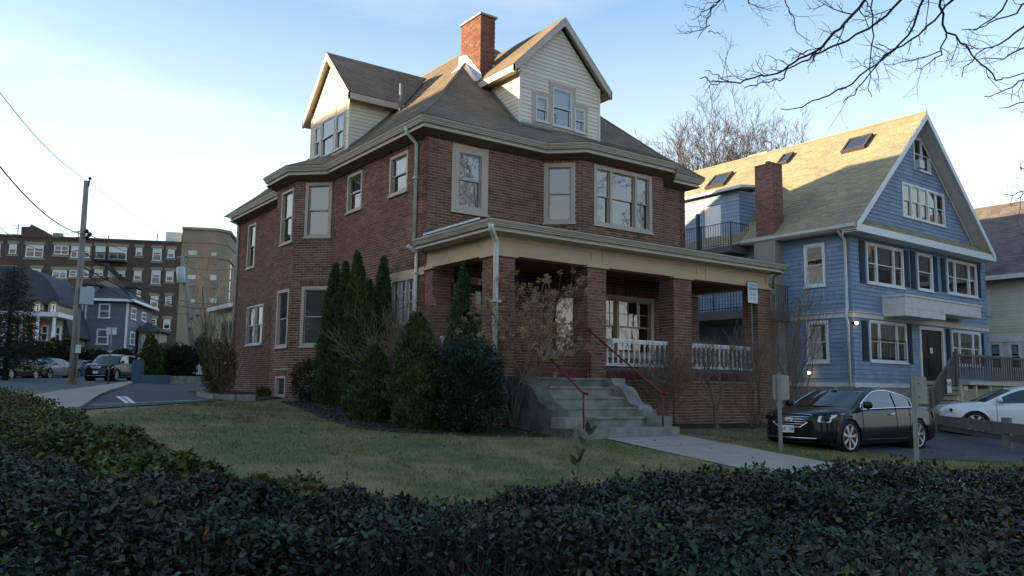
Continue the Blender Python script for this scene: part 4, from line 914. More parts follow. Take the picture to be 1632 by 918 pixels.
g_ = MB(); a = tuple(bw_(-.0, DEP+.3, 0))[:2]; b = tuple(bw_(-.0, -.60, 0))[:2]; g_.sweep([a, b], [(.40, EZ-.16), (.52, EZ-.20), (.64, EZ-.12), (.66, EZ-.02), (.54, EZ-.01), (.0, EZ-.05), (.0, EZ-.18)]); g_.build('gutter', 'white_old', BLUE)
# downspout on the corner, lamps
dsp = [BS.p(.15, EZ-.2, .45), BS.p(.15, EZ-.35, .3), BS.p(.12, EZ-.5, .12), BS.p(.12, band1+.1, .12), BS.p(.12, band1-.1, .2), BS.p(.12, band0-.05, .2), BS.p(.12, band0-.2, .1), BS.p(.12, gz+.2, .1)]
MB().tube(dsp, .055, 8).build('downspout', 'white_old', BLUE)
for px_y, F_, lab in (((1365, 515), BF, 'lit wall lamp'), ((1289.5, 594.5), BS, 'lit low lamp')):
    p = hitp(*px_y, F_.o+F_.n*.18, F_.n); o = MB().lathe([(.05, 0), (.05, .16)], p-F_.n*.17, 8, F_.n).build('wall_lamp', 'black_metal', BLUE, label=lab)
    MB().lathe([(.012, -.06), (.055, -.03), (.06, .02), (.04, .055), (.01, .065)], p, 10).build('bulb', 'bulb', o)
# stucco and brick chimney against the side
c0, c1 = chw; st_ = MB(); st_.fbox(BS, c0, c1, gz, EZ-.1, -.05, .55); ch = st_.build('chimney', 'stucco', BLUE, label='side chimney, stuccoed below the eave and brick above')
ct = BS.px(1230, 259, .4)[1]; cm = MB(); cm.fbox(BS, c0+.10, c1-.05, EZ-.1, ct, -.2, .45); cm.build('stack', 'mortar', ch)
CBB = Courses('brick', 'brick', 200); 
FA = Fr(BS.p(c0+.10, 0, .45), bv, (0, 0, 1), -bu); FB = Fr(BS.p(c0+.10, 0, .45), bu, (0, 0, 1), -bv); LW = c1-c0-.15
CBB.lay(FA, [(0, EZ-.1), (LW, EZ-.1), (LW, ct-.0), (0, ct)], [], .079, .22, .011, 0, .010, ch, jit=.003); CBB.lay(FB, [(0, EZ-.1), (.65, EZ-.1), (.65, ct), (0, ct)], [], .079, .22, .011, 0, .010, ch, jit=.003); CBB.finish()
MB().lathe([(.12, 0), (.12, .14), (.10, .16)], BS.p((c0+c1)/2, ct, .15), 10).build('flue_pot', 'soffit', ch)
rc_ = RF.px(1214, 250); p = roofpt(RS, 0)+bv*0; pr_ = hitp(1214, 250, roofpt(RS+.3, 0), bu); m = MB(); m.box(pr_.x-.35, pr_.x+.35, pr_.y-.6, pr_.y+.6, pr_.z-1.2, pr_.z+.12); m.build('rear_chimney', 'stucco', BLUE)
# side dormer with a balcony, deck below
q0 = BS.px(1178.5, 300)[0]; zt = BS.px(1178, 303)[1]; q1 = q0+5.2; zb_ = BS.px(1170, 390)[1]-.1
hd = [(q0+1.0, q0+1.95, zb_+.1, zt-.45)]
m = MB(); panel(m, BS, [(q0, zb_), (q1, zb_), (q1, zt), (q0, zt)], hd, -.15, .02)
ck = Fr(bw_(0, q0, 0), bu, (0, 0, 1), -bv); hs = (zt-ZR0)/kk-.55
D_m = m.build('side_dormer', 'siding_back', BLUE)
CK = Courses('wood_shingle', 'siding_blue', 150, wedge=.3)
CK.lay(ck, [(-.02, EZ-.1), (hs, zt), (-.02, zt)], [], .168, .55, .006, .0, .028, D_m, vary=.5)
CK.lay(BS, [(q0, zb_), (q1, zb_), (q1, zt), (q0, zt)], hd, .168, 6, .0, .021, .045, D_m, bond=False); CK.finish()
MB().fprism(ck, [(-.0, EZ-.1), (hs, zt), (-.0, zt)], -.1, -.001).build('cheek', 'siding_back', D_m)
a = hd[0]; m = MB(); m.fbox(BS, a[0], a[1], a[2], a[3], -.08, .0); m.build('door', 'white', D_m)
m = MB(); m.add([BS.p(q0-.35, zt, .4), BS.p(q1, zt, .4), BS.p(q1, zt+.42, -hs-.3), BS.p(q0-.35, zt+.42, -hs-.3), BS.p(q0-.35, zt+.12, .4), BS.p(q1, zt+.12, .4), BS.p(q1, zt+.5, -hs-.3), BS.p(q0-.35, zt+.5, -hs-.3)], [(0, 3, 2, 1), (4, 5, 6, 7), (0, 1, 5, 4), (1, 2, 6, 5), (2, 3, 7, 6), (3, 0, 4, 7)]); m.build('dormer_roof', 'white_old', D_m)
def iron_rail(F, u0, u1, z0, z1, d, par, mat='black_metal', sp=.13, ends=True):
    m = MB(); n = int((u1-u0)/sp)
    for j in range(n+1): x = u0+(u1-u0)*j/n; m.tube([F.p(x, z0, d), F.p(x, z1, d)], .011 if j % 12 else .03, 4)
    m.tube([F.p(u0, z1, d), F.p(u1, z1, d)], .018, 4); m.tube([F.p(u0, z0+.08, d), F.p(u1, z0+.08, d)], .014, 4)
    if ends:
        k = int(d/sp)
        for j in range(k): m.tube([F.p(u0, z0, d*j/k), F.p(u0, z1, d*j/k)], .011, 4)
        m.tube([F.p(u0, z1, d), F.p(u0, z1, 0)], .018, 4)
    return m.build('railing', mat, par)
bz = BS.px(1165, 391, 1.2)[1]; bu0 = BS.px(1166, 391, 1.2)[0]
bal = MB(); bal.fbox(BS, bu0, bu0+5.5, bz-.28, bz, .03, 1.25); bo = bal.build('balcony', 'wood_grey', BLUE, label='upper balcony with a black iron railing')
iron_rail(BS, bu0+.03, bu0+5.4, bz, bz+1.0, 1.2, bo)
MB().fbox(BS, bu0+1.7, bu0+1.82, bz, bz+1.6, 1.15, 1.27).build('post', 'shutter', bo)
dz = BS.px(1190, 492, 2.6)[1]; du0 = BS.px(1196, 492, 2.6)[0]
dk_ = MB(); dk_.fbox(BS, du0, du0+6.5, dz-.35, dz, .03, 2.7); do = dk_.build('deck', 'wood_grey', BLUE, label='side deck with a dark iron railing and posts')
iron_rail(BS, du0+.03, du0+6.4, dz, dz+1.05, 2.65, do, sp=.14)
for j in range(3):
    MB().fbox(BS, du0+.1+j*3, du0+.24+j*3, gz, dz-.35, 2.45, 2.6).build('post', 'wood_grey', do)
# entrance canopy box, stairs, landing, wooden rails, lattice
cF = BF; m = MB(); u0, _z = BF.px(1440.5, 468, .95); u1 = BF.px(1563, 481, .95)[0]; zt_ = BF.px(1440.5, 468, .95)[1]; zbm = BF.px(1443, 502.5, .95)[1]
m.fbox(BF, u0, u1, zt_-.08, zt_, .03, 1.0); m.fbox(BF, u0+.05, u1-.05, zbm+.3, zt_-.08, .9, .96); m.fbox(BF, u0+.05, u0+.12, zbm+.3, zt_-.08, .03, .9); m.fbox(BF, u1-.12, u1-.05, zbm+.3, zt_-.08, .03, .9)
um = BF.px(1507, 504, .95)[0]; m.fbox(BF, u0+.05, um, zbm, zbm+.3, .03, .95); m.fbox(BF, um, u1-.05, zbm+.26, zbm+.32, .03, .95)
m.build('canopy', 'white_old', BLUE, label='white boxed canopy over the entrance')
LZ = door_r[2]-.03; du = door_r[0]
lnd = MB(); lnd.fbox(BF, du-.15, WID+1.2, LZ-.14, LZ, .06, 2.0); LN = lnd.build('landing', 'latticew', BLUE)
L_l = BF.px(1525, 590, 2.0)[0]; m = MB()
for j in range(8):   # steps running down to the left
    z = LZ-.19*(j+1)
    MB().fbox(BF, du-.15-.30*(j+1), du-.15-.30*j, z-.19, z, .1, 1.9).build('step', 'latticew', LN)
    MB().fbox(BF, du-.15-.30*(j+1)-.03, du-.15-.30*j, z, z+.03, .08, 1.92).build('tread', 'wood_grey', LN)
def wood_rail(pa, pb, ha, hb, n, par):
    pa, pb = Vector(pa), Vector(pb); up = Vector((0, 0, 1)); d = (pb-pa); e = d.normalized(); sd_ = e.cross(up).normalized()*.03
    def bar(a, b, w2, h2): 
        MB().prism([a-up*h2, b-up*h2, b+up*h2, a+up*h2], sd_*2).build('rail', 'wood_grey', par)
    bar(pa+up*ha, pb+up*hb, .03, .045); bar(pa+up*.12, pb+up*.12, .03, .04)
    for j in range(n+1):
        p = pa+d*j/n; h = ha+(hb-ha)*j/n; big = j in (0, n); w2 = .05 if big else .022
        MB().box(p.x-w2, p.x+w2, p.y-w2, p.y+w2, p.z-(.15 if big else -.1), p.z+h+(.1 if big else 0)).build('post' if big else 'baluster', 'wood_grey', par)
WR = LN
ra = BF.px(1525, 567, 2.0); rb = BF.px(1486, 625, 2.0)
wood_rail(BF.p(ra[0], LZ, 1.95), BF.p(WID+1.1, LZ, 1.95), 1.0, 1.0, 40, WR)
wood_rail(BF.p(ra[0]-.05, LZ, 1.95), BF.p(rb[0], LZ-(ra[1]-rb[1]), 1.95), 1.0, 1.0, 16, WR)
wood_rail(BF.p(WID+1.15, LZ, 1.95), BF.p(WID+3.0, LZ-1.5, 1.95), 1.0, 1.0, 14, WR)
for j in range(5):
    a = ra[0]+.3+j*1.25; m = MB(); m.fbox(BF, a, a+.12, gz-.2, LZ-.14, 1.85, 1.95); m.build('post', 'latticew', LN)
    m = MB(); t = -1.2
    F2 = BF; w0, w1, z0, z1 = a+.12, a+1.25, gz-.1, LZ-.3
    for sgn in (1, -1):
        for k in range(-14, 16):
            x0 = w0+k*.16; pts = []
            seg = [(x0, z0), (x0+(z1-z0), z1)] if sgn > 0 else [(x0+(z1-z0), z0), (x0, z1)]
            q = clip([seg[0], (seg[0][0]+.05, seg[0][1]), (seg[1][0]+.05, seg[1][1]), (seg[1][0], seg[1][1])], [(w0, z0), (w1, z0), (w1, z1), (w0, z1)])
            if len(q) > 2: m.fprism(F2, ccw(q), 1.86+(.012 if sgn > 0 else 0), 1.87+(.012 if sgn > 0 else 0))
    m.build('lattice', 'latticew', LN, kind='stuff')
ns = hitp(1511, 615, BF.o+BF.n*2.0, BF.n); o = MB().box(ns.x-.16, ns.x+.16, ns.y-.05, ns.y-.03, ns.z-.25, ns.z+.25).build('notice_board', 'sign_white', LN)
MB().tube([ns+Vector((-.07+.14*math.cos(t*.6)*1, -.06, .1+.05*math.sin(t*.6))) for t in range(11)], .012, 4).build('emblem', 'ink_black', o)
MB().box(ns.x-.15, ns.x+.15, ns.y-.056, ns.y-.05, ns.z+.0, ns.z+.012).build('rule', 'ink_black', o)

# ------------------------------------------------------------------ cream house at the right edge
cr = bw_(WID+4.2, -1.0, 0); CF = Fr(cr, bv, (0, 0, 1), -bu); CFf = Fr(cr, bu, (0, 0, 1), -bv)
CR = empty('cream_house', cr+Vector((3, 3, gz)), 'cream clapboard house with a brown roof at the right edge of the photo', 'house')
ez = CF.px(1600, 440)[1]; crw = []
for r in ((1569, 462, 1580, 502), (1574, 545, 1600, 590), (1606, 545, 1631, 590)):
    a = CF.px(r[0], r[1]); b = CF.px(r[2], r[3]); crw.append((min(a[0], b[0]), max(a[0], b[0]), b[1], a[1]))
m = MB(); panel(m, CF, [(-14, gz-.4), (16, gz-.4), (16, ez), (-14, ez)], crw, -.2, 0); panel(m, Fr(CF.p(-14, 0, 0), bu, (0, 0, 1), -bv), [(0, gz-.4), (9, gz-.4), (9, ez), (4.5, ez+4.2), (0, ez)], [], -.2, 0); cw_ = m.build('wall', 'cream_back', CR)
SCc = Courses('clapboard', 'siding_cream', 200, wedge=.3); mid = CF.px(1600, 534)[1]
SCc.lay(CF, [(-14, mid), (16, mid), (16, ez), (-14, ez)], crw, .15, 4, .004, 0, .025, cw_); SCc.lay(CF, [(-14, gz-.4), (16, gz-.4), (16, mid-.35), (-14, mid-.35)], crw, .15, 4, .004, 0, .025, cw_); SCc.finish()
m = MB(); m.fbox(CF, -14, 16, mid-.35, mid, 0, .06); m.build('belt_board', 'white_old', CR)
for r in crw: window(CF, *r, CR, cas=.12, mat='white_old', deep=.05, shade=.4)
m = MB(); a = CF.p(-14.5, ez, .6); b = CF.p(16, ez, .6); c = CF.p(16, ez+4.6, -4.4); d = CF.p(-14.5, ez+4.6, -4.4); e = CF.p(16, ez, -9.5); f_ = CF.p(-14.5, ez, -9.5); m.quad(a, b, c, d); m.quad(d, c, e, f_); cro = m.build('roof', 'roof_tan', CR)
FR_ = plane_fr(a, b, d); FR_ = Fr(FR_.o, FR_.u, FR_.v, -FR_.n) if FR_.n.z < 0 else FR_
SRR = Courses('roof_shingle', 'roof_tan', 100, wedge=.3); SRR.lay(FR_, to2(FR_, [a, b, c, d]), [], .2, .5, .008, .002, .016, cro, vary=.3); SRR.finish()
MB().fbox(CF, -14.5, 16, ez-.22, ez, .5, .66).build('gutter', 'white_old', CR)

# ------------------------------------------------------------------ left background, seen across the side street
ka = R_(-25); ku = Vector((math.cos(ka), math.sin(ka), 0)); kv = Vector((-math.sin(ka), math.cos(ka), 0))
def kfr(px, py, dist, side=False):
    p = at_depth(px, py, dist); p.z = 0
    return Fr(p, kv, (0, 0, 1), ku) if side else Fr(p, ku, (0, 0, 1), -kv)
# brick apartment block
AF = kfr(286, 450, 100); aw = []
AP = empty('apartment_block', AF.p(-25, 2, -8), 'long dark brick flat roofed apartment block across the street with pale lintels', 'apartment block')
aL = AF.px(-160, 380)[0]; az = AF.px(143, 382)[1]
wl = [(15.4, 389, 26, 405, 1), (42, 390, 68.4, 411, 2), (87, 391, 109, 406.5, 2), (114, 392, 143, 412, 3), (153, 392, 167, 413, 1), (174.5, 393, 201.5, 414.7, 2), (217, 394.7, 226.5, 408, 1), (244, 396, 257, 416, 1), (267.5, 397.5, 278, 411.5, 1),
      (51, 428, 65, 441, 1), (84, 430, 106, 444, 2), (111, 430, 122, 442, 1), (130, 430, 141, 442, 1), (151, 429, 164, 440, 1), (173, 430.5, 199, 441.5, 2), (214, 431.5, 225, 447.4, 1), (242, 431, 255, 453, 1), (265, 432.5, 276, 449, 1),
      (240.5, 471.8, 251.6, 491, 1), (264, 472, 273, 485.7, 1), (238, 508, 249, 518, 1), (261, 509, 271, 525, 1), (-20, 389, 0, 406, 2), (4, 428, 22, 443, 2), (-40, 428, -20, 443, 2)]
am = MB(); am.fbox(AF, aL, 0, -6, az, -14, 0); awall = am.build('wall', 'brick_far', AP)
MB().fbox(AF, aL, 0, az-.02, az+.22, -.5, .12).build('parapet', 'brick_far', AP)
for i, (x0, y0, x1, y1, n) in enumerate(wl):
    a = AF.px(x0, y0); b = AF.px(x1, y1); far_window(AF, a[0], b[0], b[1], a[1], AP, units=n, shade=[.5, .25, 0, .4, .55, .5, .45, .3, .5][i % 9])
    MB().fbox(AF, a[0]-.2, b[0]+.2, a[1]+.02, a[1]+.40, 0, .05).build('lintel', 'tan_far', AP); MB().fbox(AF, a[0]-.2, b[0]+.2, b[1]-.25, b[1]-.06, 0, .07).build('sill', 'tan_far', AP)
m = MB(); a = AF.px(22, 378); b = AF.px(60, 378); c = AF.px(40, 356); m.fprism(AF, [(a[0], az), (b[0], az), (b[0], AF.px(60, 364)[1]), (AF.px(44, 354)[0], AF.px(44, 354)[1]), (AF.px(40, 352)[0], AF.px(40, 352)[1]), (AF.px(37, 356)[0], AF.px(37, 356)[1]), (a[0], AF.px(22, 356)[1])], -6, -2); m.build('roof_house', 'brick_far', AP)
a = AF.px(75, 366); b = AF.px(87, 380); MB().fbox(AF, a[0], b[0], az, a[1], -3, -2).build('chimney', 'stucco', AP)
a = AF.px(262, 367); b = AF.px(286, 386); MB().fbox(AF, a[0], b[0], az, a[1], -4, -1).build('tank_housing', 'sign_white', AP)
for i, (px, py) in enumerate(((117, 362), (93, 372), (98, 373), (121, 374), (166, 369), (245, 367), (19, 352))):
    t = AF.px(px, py); m = MB(); m.tube([AF.p(t[0], az, -2), AF.p(t[0], t[1], -2)], .06, 4)
    if i in (0, 1, 3, 6):
        for k in range(3): m.tube([AF.p(t[0]-.8+.1*k, t[1]-.2-.35*k, -2), AF.p(t[0]+.8-.1*k, t[1]-.1-.35*k, -2)], .035, 4)
    m.build('antenna', 'wire', AP)
m = MB(); a = AF.px(152, 416); b = AF.px(201, 420); m.fbox(AF, a[0], b[0], a[1]-.1, a[1], .05, 1.2)
for j in range(26): x = a[0]+(b[0]-a[0])*j/25; m.fbox(AF, x, x+.05, a[1], a[1]+.9, 1.12, 1.18)
m.fbox(AF, a[0], b[0], a[1]+.85, a[1]+.93, 1.1, 1.2); p = AF.px(165, 420); q = AF.px(188, 444); m.fprism(AF, ccw([(p[0], p[1]), (p[0]+.7, p[1]), (q[0]+.7, q[1]), (q[0], q[1])]), .3, .9); m.build('fire_escape', 'black_metal', AP)
# tan wing
TW = empty('tan_building', AF.p(3, 2, -8), 'tan stone corner building with a chamfered end beside the dark brick block', 'building')
tw = AF.px(343.5, 400)[0]; tz = AF.px(300, 366)[1]; m = MB(); P0 = [(0, 0), (tw, 0), (tw+1.3, -1.3), (tw+1.3, -60), (0, -60)]
m.prism([AF.p(a, -6, b) for a, b in P0], (0, 0, tz+6)); m.build('wall', 'tan_far', TW)
m = MB()
for z0, z1, e in ((tz-.02, tz+.3, .25), (tz-3.4, tz-3.1, .15), (tz-1.6, tz-1.45, .08)):
    pp = [AF.p(-.02, 0, 0), AF.p(tw, 0, 0), AF.p(tw+1.3, 0, -1.3), AF.p(tw+1.3, 0, -60)]
    MB().sweep([(p.x, p.y) for p in pp], [(0, z0), (e, z0), (e, z1), (0, z1)]).build('cornice', 'tan_far', TW)
for (x0, y0, x1, y1) in ((301.5, 398, 312.6, 416.7), (338, 401, 343.2, 420), (300.5, 437, 310, 455), (336, 437, 343.2, 458), (334.6, 474, 343, 493.4), (300, 476, 309, 492)):
    a = AF.px(x0, y0); b = AF.px(x1, y1); far_window(AF, a[0]-.15, b[0]+.15, b[1]-.1, a[1], TW, shade=.4, mat='tan_far', cas=.07)
TS = Fr(AF.p(tw+1.3, 0, -1.3), kv, (0, 0, 1), ku)
for i, yy0 in enumerate((400, 428, 462)):
    zz = AF.px(330, (403, 440, 476)[i])[1]
    for j in range(10): far_window(TS, 2+j*4.2, 3.6+j*4.2, zz-2.8, zz, TW, mat='tan_far', cas=.06)
# slate blue house
SF = kfr(202, 520, 74); SS = kfr(202, 520, 74, True)
SL = empty('slate_blue_house', SF.p(-4, 2, -4), 'slate blue two storey house with dark hipped roof behind the parked cars', 'house')
s0 = SF.px(88, 520)[0]; se = SF.px(160, 478.5)[1]; sb = -2; sd2 = 9.0
m = MB(); panel(m, SF, [(s0, sb), (0, sb), (0, se), (s0, se)], [], -.2, 0); panel(m, SS, [(0, sb), (sd2, sb), (sd2, se), (0, se)], [], -.2, 0); sw = m.build('wall', 'siding_slate', SL)
SC_ = Courses('clapboard', 'siding_slate', 100, wedge=.2); SC_.lay(SF, [(s0, sb+2), (0, sb+2), (0, se), (s0, se)], [], .26, 12, 0, 0, .04, sw, bond=False); SC_.lay(SS, [(0, sb+2), (sd2, sb+2), (sd2, se), (0, se)], [], .26, 12, 0, 0, .04, sw, bond=False); SC_.finish()
for r, n in (((158.5, 483.6, 175, 508), 1), ((155, 524, 172.5, 550), 1), ((96, 483.6, 108, 504), 1), ((110, 483, 116, 504), 1), ((123, 525, 129, 549), 1), ((124, 485, 132, 506), 1)):
    a = SF.px(r[0], r[1]); b = SF.px(r[2], r[3]); far_window(SF, a[0], b[0], b[1], a[1], SL, mat='white', proud=.1)
for r in ((208.5, 489, 214.5, 511), (225, 496, 231, 514), (207, 528, 212.5, 551)):
    a = SS.px(r[0], r[1]); b = SS.px(r[2], r[3]); far_window(SS, a[0], b[0], b[1], a[1], SL, mat='white', proud=.1)
pk = [SF.px(139, 440), SF.px(186, 441)]; zz = hitp(160, 440.5, SF.o-SF.n*(sd2/2), SF.n).z
e_ = .6; c4 = [SF.p(s0-e_, se, e_), SF.p(e_, se, e_), SF.p(e_, se, -sd2-e_), SF.p(s0-e_, se, -sd2-e_)]; r2 = [SF.p(s0+3.6, zz, -sd2/2), SF.p(-3.2, zz, -sd2/2)]
m = MB(); m.quad(c4[0], c4[1], r2[1], r2[0]); m.quad(c4[1], c4[2], r2[1]); m.quad(c4[2], c4[3], r2[0], r2[1]); m.quad(c4[3], c4[0], r2[0]); m.quad(*c4); m.build('roof', 'roof_grey', SL)
m = MB(); pth = [SF.p(s0, 0, 0), SF.p(0, 0, 0), SF.p(0, 0, -sd2)]; m.sweep([(p.x, p.y) for p in pth], [(.4, se-.1), (.68, se-.1), (.68, se+.12), (.4, se+.12)]); m.build('gutter', 'white', SL)
MB().fbox(SF, -.12, .06, sb+2, se, .0, .08).build('corner_board', 'white', SL); a = SF.px(137, 500)[0]; MB().fbox(SF, a-.06, a+.06, sb+2, se, .05, .15).build('downspout', 'white', SL)
zq = SF.px(160, 558.5)[1]; MB().fbox(SF, SF.px(136, 550)[0], .2, zq-.25, zq, 0, .12).build('base_board', 'white', SL)
def small_dormer(F, x0, x1, ytop, ybot, d, par):
    a = F.px(x0, ytop, d); b = F.px(x1, ybot, d); m = MB(); m.fbox(F, a[0], b[0], b[1], a[1], d-3, d); o = m.build('dormer', 'siding_slate', par)
    MB().fbox(F, a[0]-.25, b[0]+.25, a[1], a[1]+.15, d-3, d+.3).build('dormer_roof', 'roof_grey', o); Fd = Fr(F.o+F.n*d, F.u, F.v, F.n); far_window(Fd, a[0]+.25, b[0]-.25, b[1]+.1, a[1]-.12, o, mat='white')
small_dormer(SF, 134, 152, 454, 478, -.8, SL)
small_dormer(SS, 217, 224, 459, 476, -.8, SL)
# its side porch
a = SS.px(224, 520); pf = Fr(SF.p(.3, 0, -3.2), ku, (0, 0, 1), -kv); pa = pf.px(221, 530); pb = pf.px(252, 556); ptop = pf.px(230, 529)[1]
m = MB(); m.fbox(pf, .0, pb[0], sb, ptop, -3.4, 0); po = m.build('side_porch', 'siding_gold', SL)
for k in range(3): w0 = .3+k*(pb[0]-.3)/3; far_window(pf, w0, w0+(pb[0]-.3)/3-.2, ptop-2.2, ptop-.3, po, mat='white_old')
m = MB(); cs = [pf.p(-.1, ptop, .5), pf.p(pb[0]+.5, ptop, .5), pf.p(pb[0]+.5, ptop, -3.9), pf.p(-.1, ptop, -3.9)]; ap = pf.p(pb[0]/2-.6, ptop+1.1, -1.7); m.quad(cs[0], cs[1], ap); m.quad(cs[1], cs[2], ap); m.quad(cs[2], cs[3], ap); m.quad(cs[3], cs[0], ap); m.build('porch_roof', 'roof_grey', po)
# house with a bell curved roof and arched dormers, far left
VF = kfr(60, 520, 66); VT = empty('victorian_house', VF.p(-4, 2, -3), 'old gabled house with round topped dormers and a columned porch, far left', 'house')
v0 = VF.px(-60, 520)[0]; v1 = VF.px(112, 520)[0]; vz = VF.px(60, 507)[1]; m = MB(); m.fbox(VF, v0, v1-1.0, -2, vz, -9, 0); m.build('wall', 'siding_gold', VT)
pts = [VF.px(*p, -1.5) for p in ((112, 536), (104, 505), (92, 470), (76, 445), (58, 431), (22, 424), (-60, 424), (-60, 536))]
m = MB(); m.fprism(VF, ccw(pts), -9.5, -1.5); m.build('roof', 'roof_grey', VT)
m = MB(); e = VF.px(95, 505)[0]; m.fbox(VF, v0, e+.6, vz, vz+.35, -1.5, 2.2); m.build('porch_roof', 'white', VT)
for px in (-20, 4, 32, 58, 84):
    c = VF.px(px, 540, 2.0)[0]; MB().tube([VF.p(c, .2, 2.0), VF.p(c, vz, 2.0)], [.16, .12], 10).build('column', 'white', VT)
MB().fbox(VF, v0, e+.4, -1, VF.px(40, 556, 2)[1], -.5, 2.2).build('porch_floor', 'siding_gold', VT)
for px in (60, 85):
    a = VF.px(px-6, 486, .2); b = VF.px(px+6, 507, .2); cxm = (a[0]+b[0])/2; hw_ = (b[0]-a[0])/2; m = MB(); n = 10
    arc = [(cxm+hw_*1.25*math.cos(math.pi*k/n), a[1]+hw_*1.1*math.sin(math.pi*k/n)) for k in range(n+1)]; m.fprism(VF, ccw([(cxm+hw_*1.25, b[1])]+arc+[(cxm-hw_*1.25, b[1])]), -4, .2); o = m.build('dormer', 'siding_gold', VT)
    out_ = [(cxm+hw_*1.55*math.cos(math.pi*k/n), a[1]+hw_*1.4*math.sin(math.pi*k/n)) for k in range(n+1)]; m = MB()
    for k in range(n): m.fprism(VF, ccw([arc[k], arc[k+1], out_[k+1], out_[k]]), -3, .45)
    m.build('hood', 'roof_dark', o); Fd = Fr(VF.o+VF.n*.2, VF.u, VF.v, VF.n); far_window(Fd, a[0]+.15, b[0]-.15, b[1]+.1, a[1]+.1, o, mat='white')
# gable on the porch roof
a = VF.px(50, 484, -.5); b = VF.px(66, 468, -.5); c = VF.px(80, 484, -.5)
for r in ((10, 515, 22, 545), (42, 515, 54, 545), (66, 518, 76, 545), (88, 545-25, 96, 545)):
    a = VF.px(r[0], r[1]); b = VF.px(r[2], r[3]); far_window(VF, a[0], b[0], b[1], a[1], VT, mat='white')
# small cream building behind the brick house
SCF = Fr(at_depth(352, 540, 52)-Vector((0, 0, at_depth(352, 540, 52).z)), (0, -1, 0), (0, 0, 1), (-1, 0, 0)); p = SCF.o; e0z = hitp(352, 496, p, (1, 0, 0)).z
SB_ = empty('cream_outbuilding', (p.x+2, p.y, -.2), 'small cream flat roofed building showing past the brick house corner', 'building')
fr_ = Fr((p.x, p.y+2, 0), (1, 0, 0), (0, 0, 1), (0, -1, 0)); ya = SCF.px(343, 530)[0]; yb_ = SCF.px(378, 530)[0]
m = MB(); m.fbox(SCF, ya, yb_+4, -.4, e0z, -6, 0); m.build('wall', 'latticew', SB_); m = MB(); m.fbox(SCF, ya-.5, yb_+4, e0z, e0z+.25, -6, .5); m.build('roof', 'white_old', SB_)
for r in ((354, 514, 362, 540), (367, 512, 375, 540)):
    a = SCF.px(r[0], r[1]); b = SCF.px(r[2], r[3]); far_window(SCF, a[0], b[0], b[1], a[1], SB_, mat='soffit')
# unseen block added to the west to keep low sun off lawn and walls
WB = empty('west_apartment_block', (-34, 30, -.5), 'five storey brick apartment block standing across the side street to the west', 'apartment block')
d_ = Vector((.45, .89, 0)).normalized(); WFm = Fr((-44, 8, 0), d_, (0, 0, 1), (d_.y, -d_.x, 0)); Lw = 80
WH = 14.5
m = MB(); m.fbox(WFm, -30, Lw, -2, WH, -12, 0); m.build('wall', 'brick_far', WB); MB().fbox(WFm, -30.2, Lw+.2, WH-.4, WH+.1, -12.2, .25).build('cornice', 'tan_far', WB)
for i in range(5):
    for j in range(26): far_window(WFm, -28+j*4.1, -26.2+j*4.1, 0+i*2.9, 1.7+i*2.9, WB)

# houses across the front street, behind the viewer: they stand where the car paint and window glass look
for k, (x, y, wd, hh, mt, lb) in enumerate(((-12, -34, 9, 6.5, 'siding_gold', 'tan gabled house across the front street behind the viewer'), (14, -35, 10, 7, 'siding_slate', 'slate gabled house across the front street facing the brick house'), (30, -34, 9, 6.5, 'brick_far', 'brick gabled house across the front street opposite the driveway'), (46, -35, 10, 7, 'siding_cream', 'cream gabled house across the front street opposite the blue house'))):
    g = gh(x, y); H = empty('opposite_house', (x, y, g), lb, 'house'); m = MB(); m.prism([(x-wd/2, y, g), (x+wd/2, y, g), (x+wd/2, y, g+hh), (x, y, g+hh+3.4), (x-wd/2, y, g+hh)], (0, -10, 0)); m.build('wall', mt, H)
    for s in (-1, 1): MB().prism([(x+s*(wd/2+.5), y+.5, g+hh-.35), (x, y+.5, g+hh+3.45), (x, y+.5, g+hh+3.65), (x+s*(wd/2+.5), y+.5, g+hh-.15)], (0, -11, 0)).build('roof', 'roof_grey', H)
    Fo = Fr((x-wd/2, y, 0), (1, 0, 0), (0, 0, 1), (0, 1, 0))
    for i in range(3):
        for z in (1.0, 4.0): far_window(Fo, 1.0+i*(wd-2)/2.6, 2.1+i*(wd-2)/2.6, g+z, g+z+1.6, H, mat='white_old')
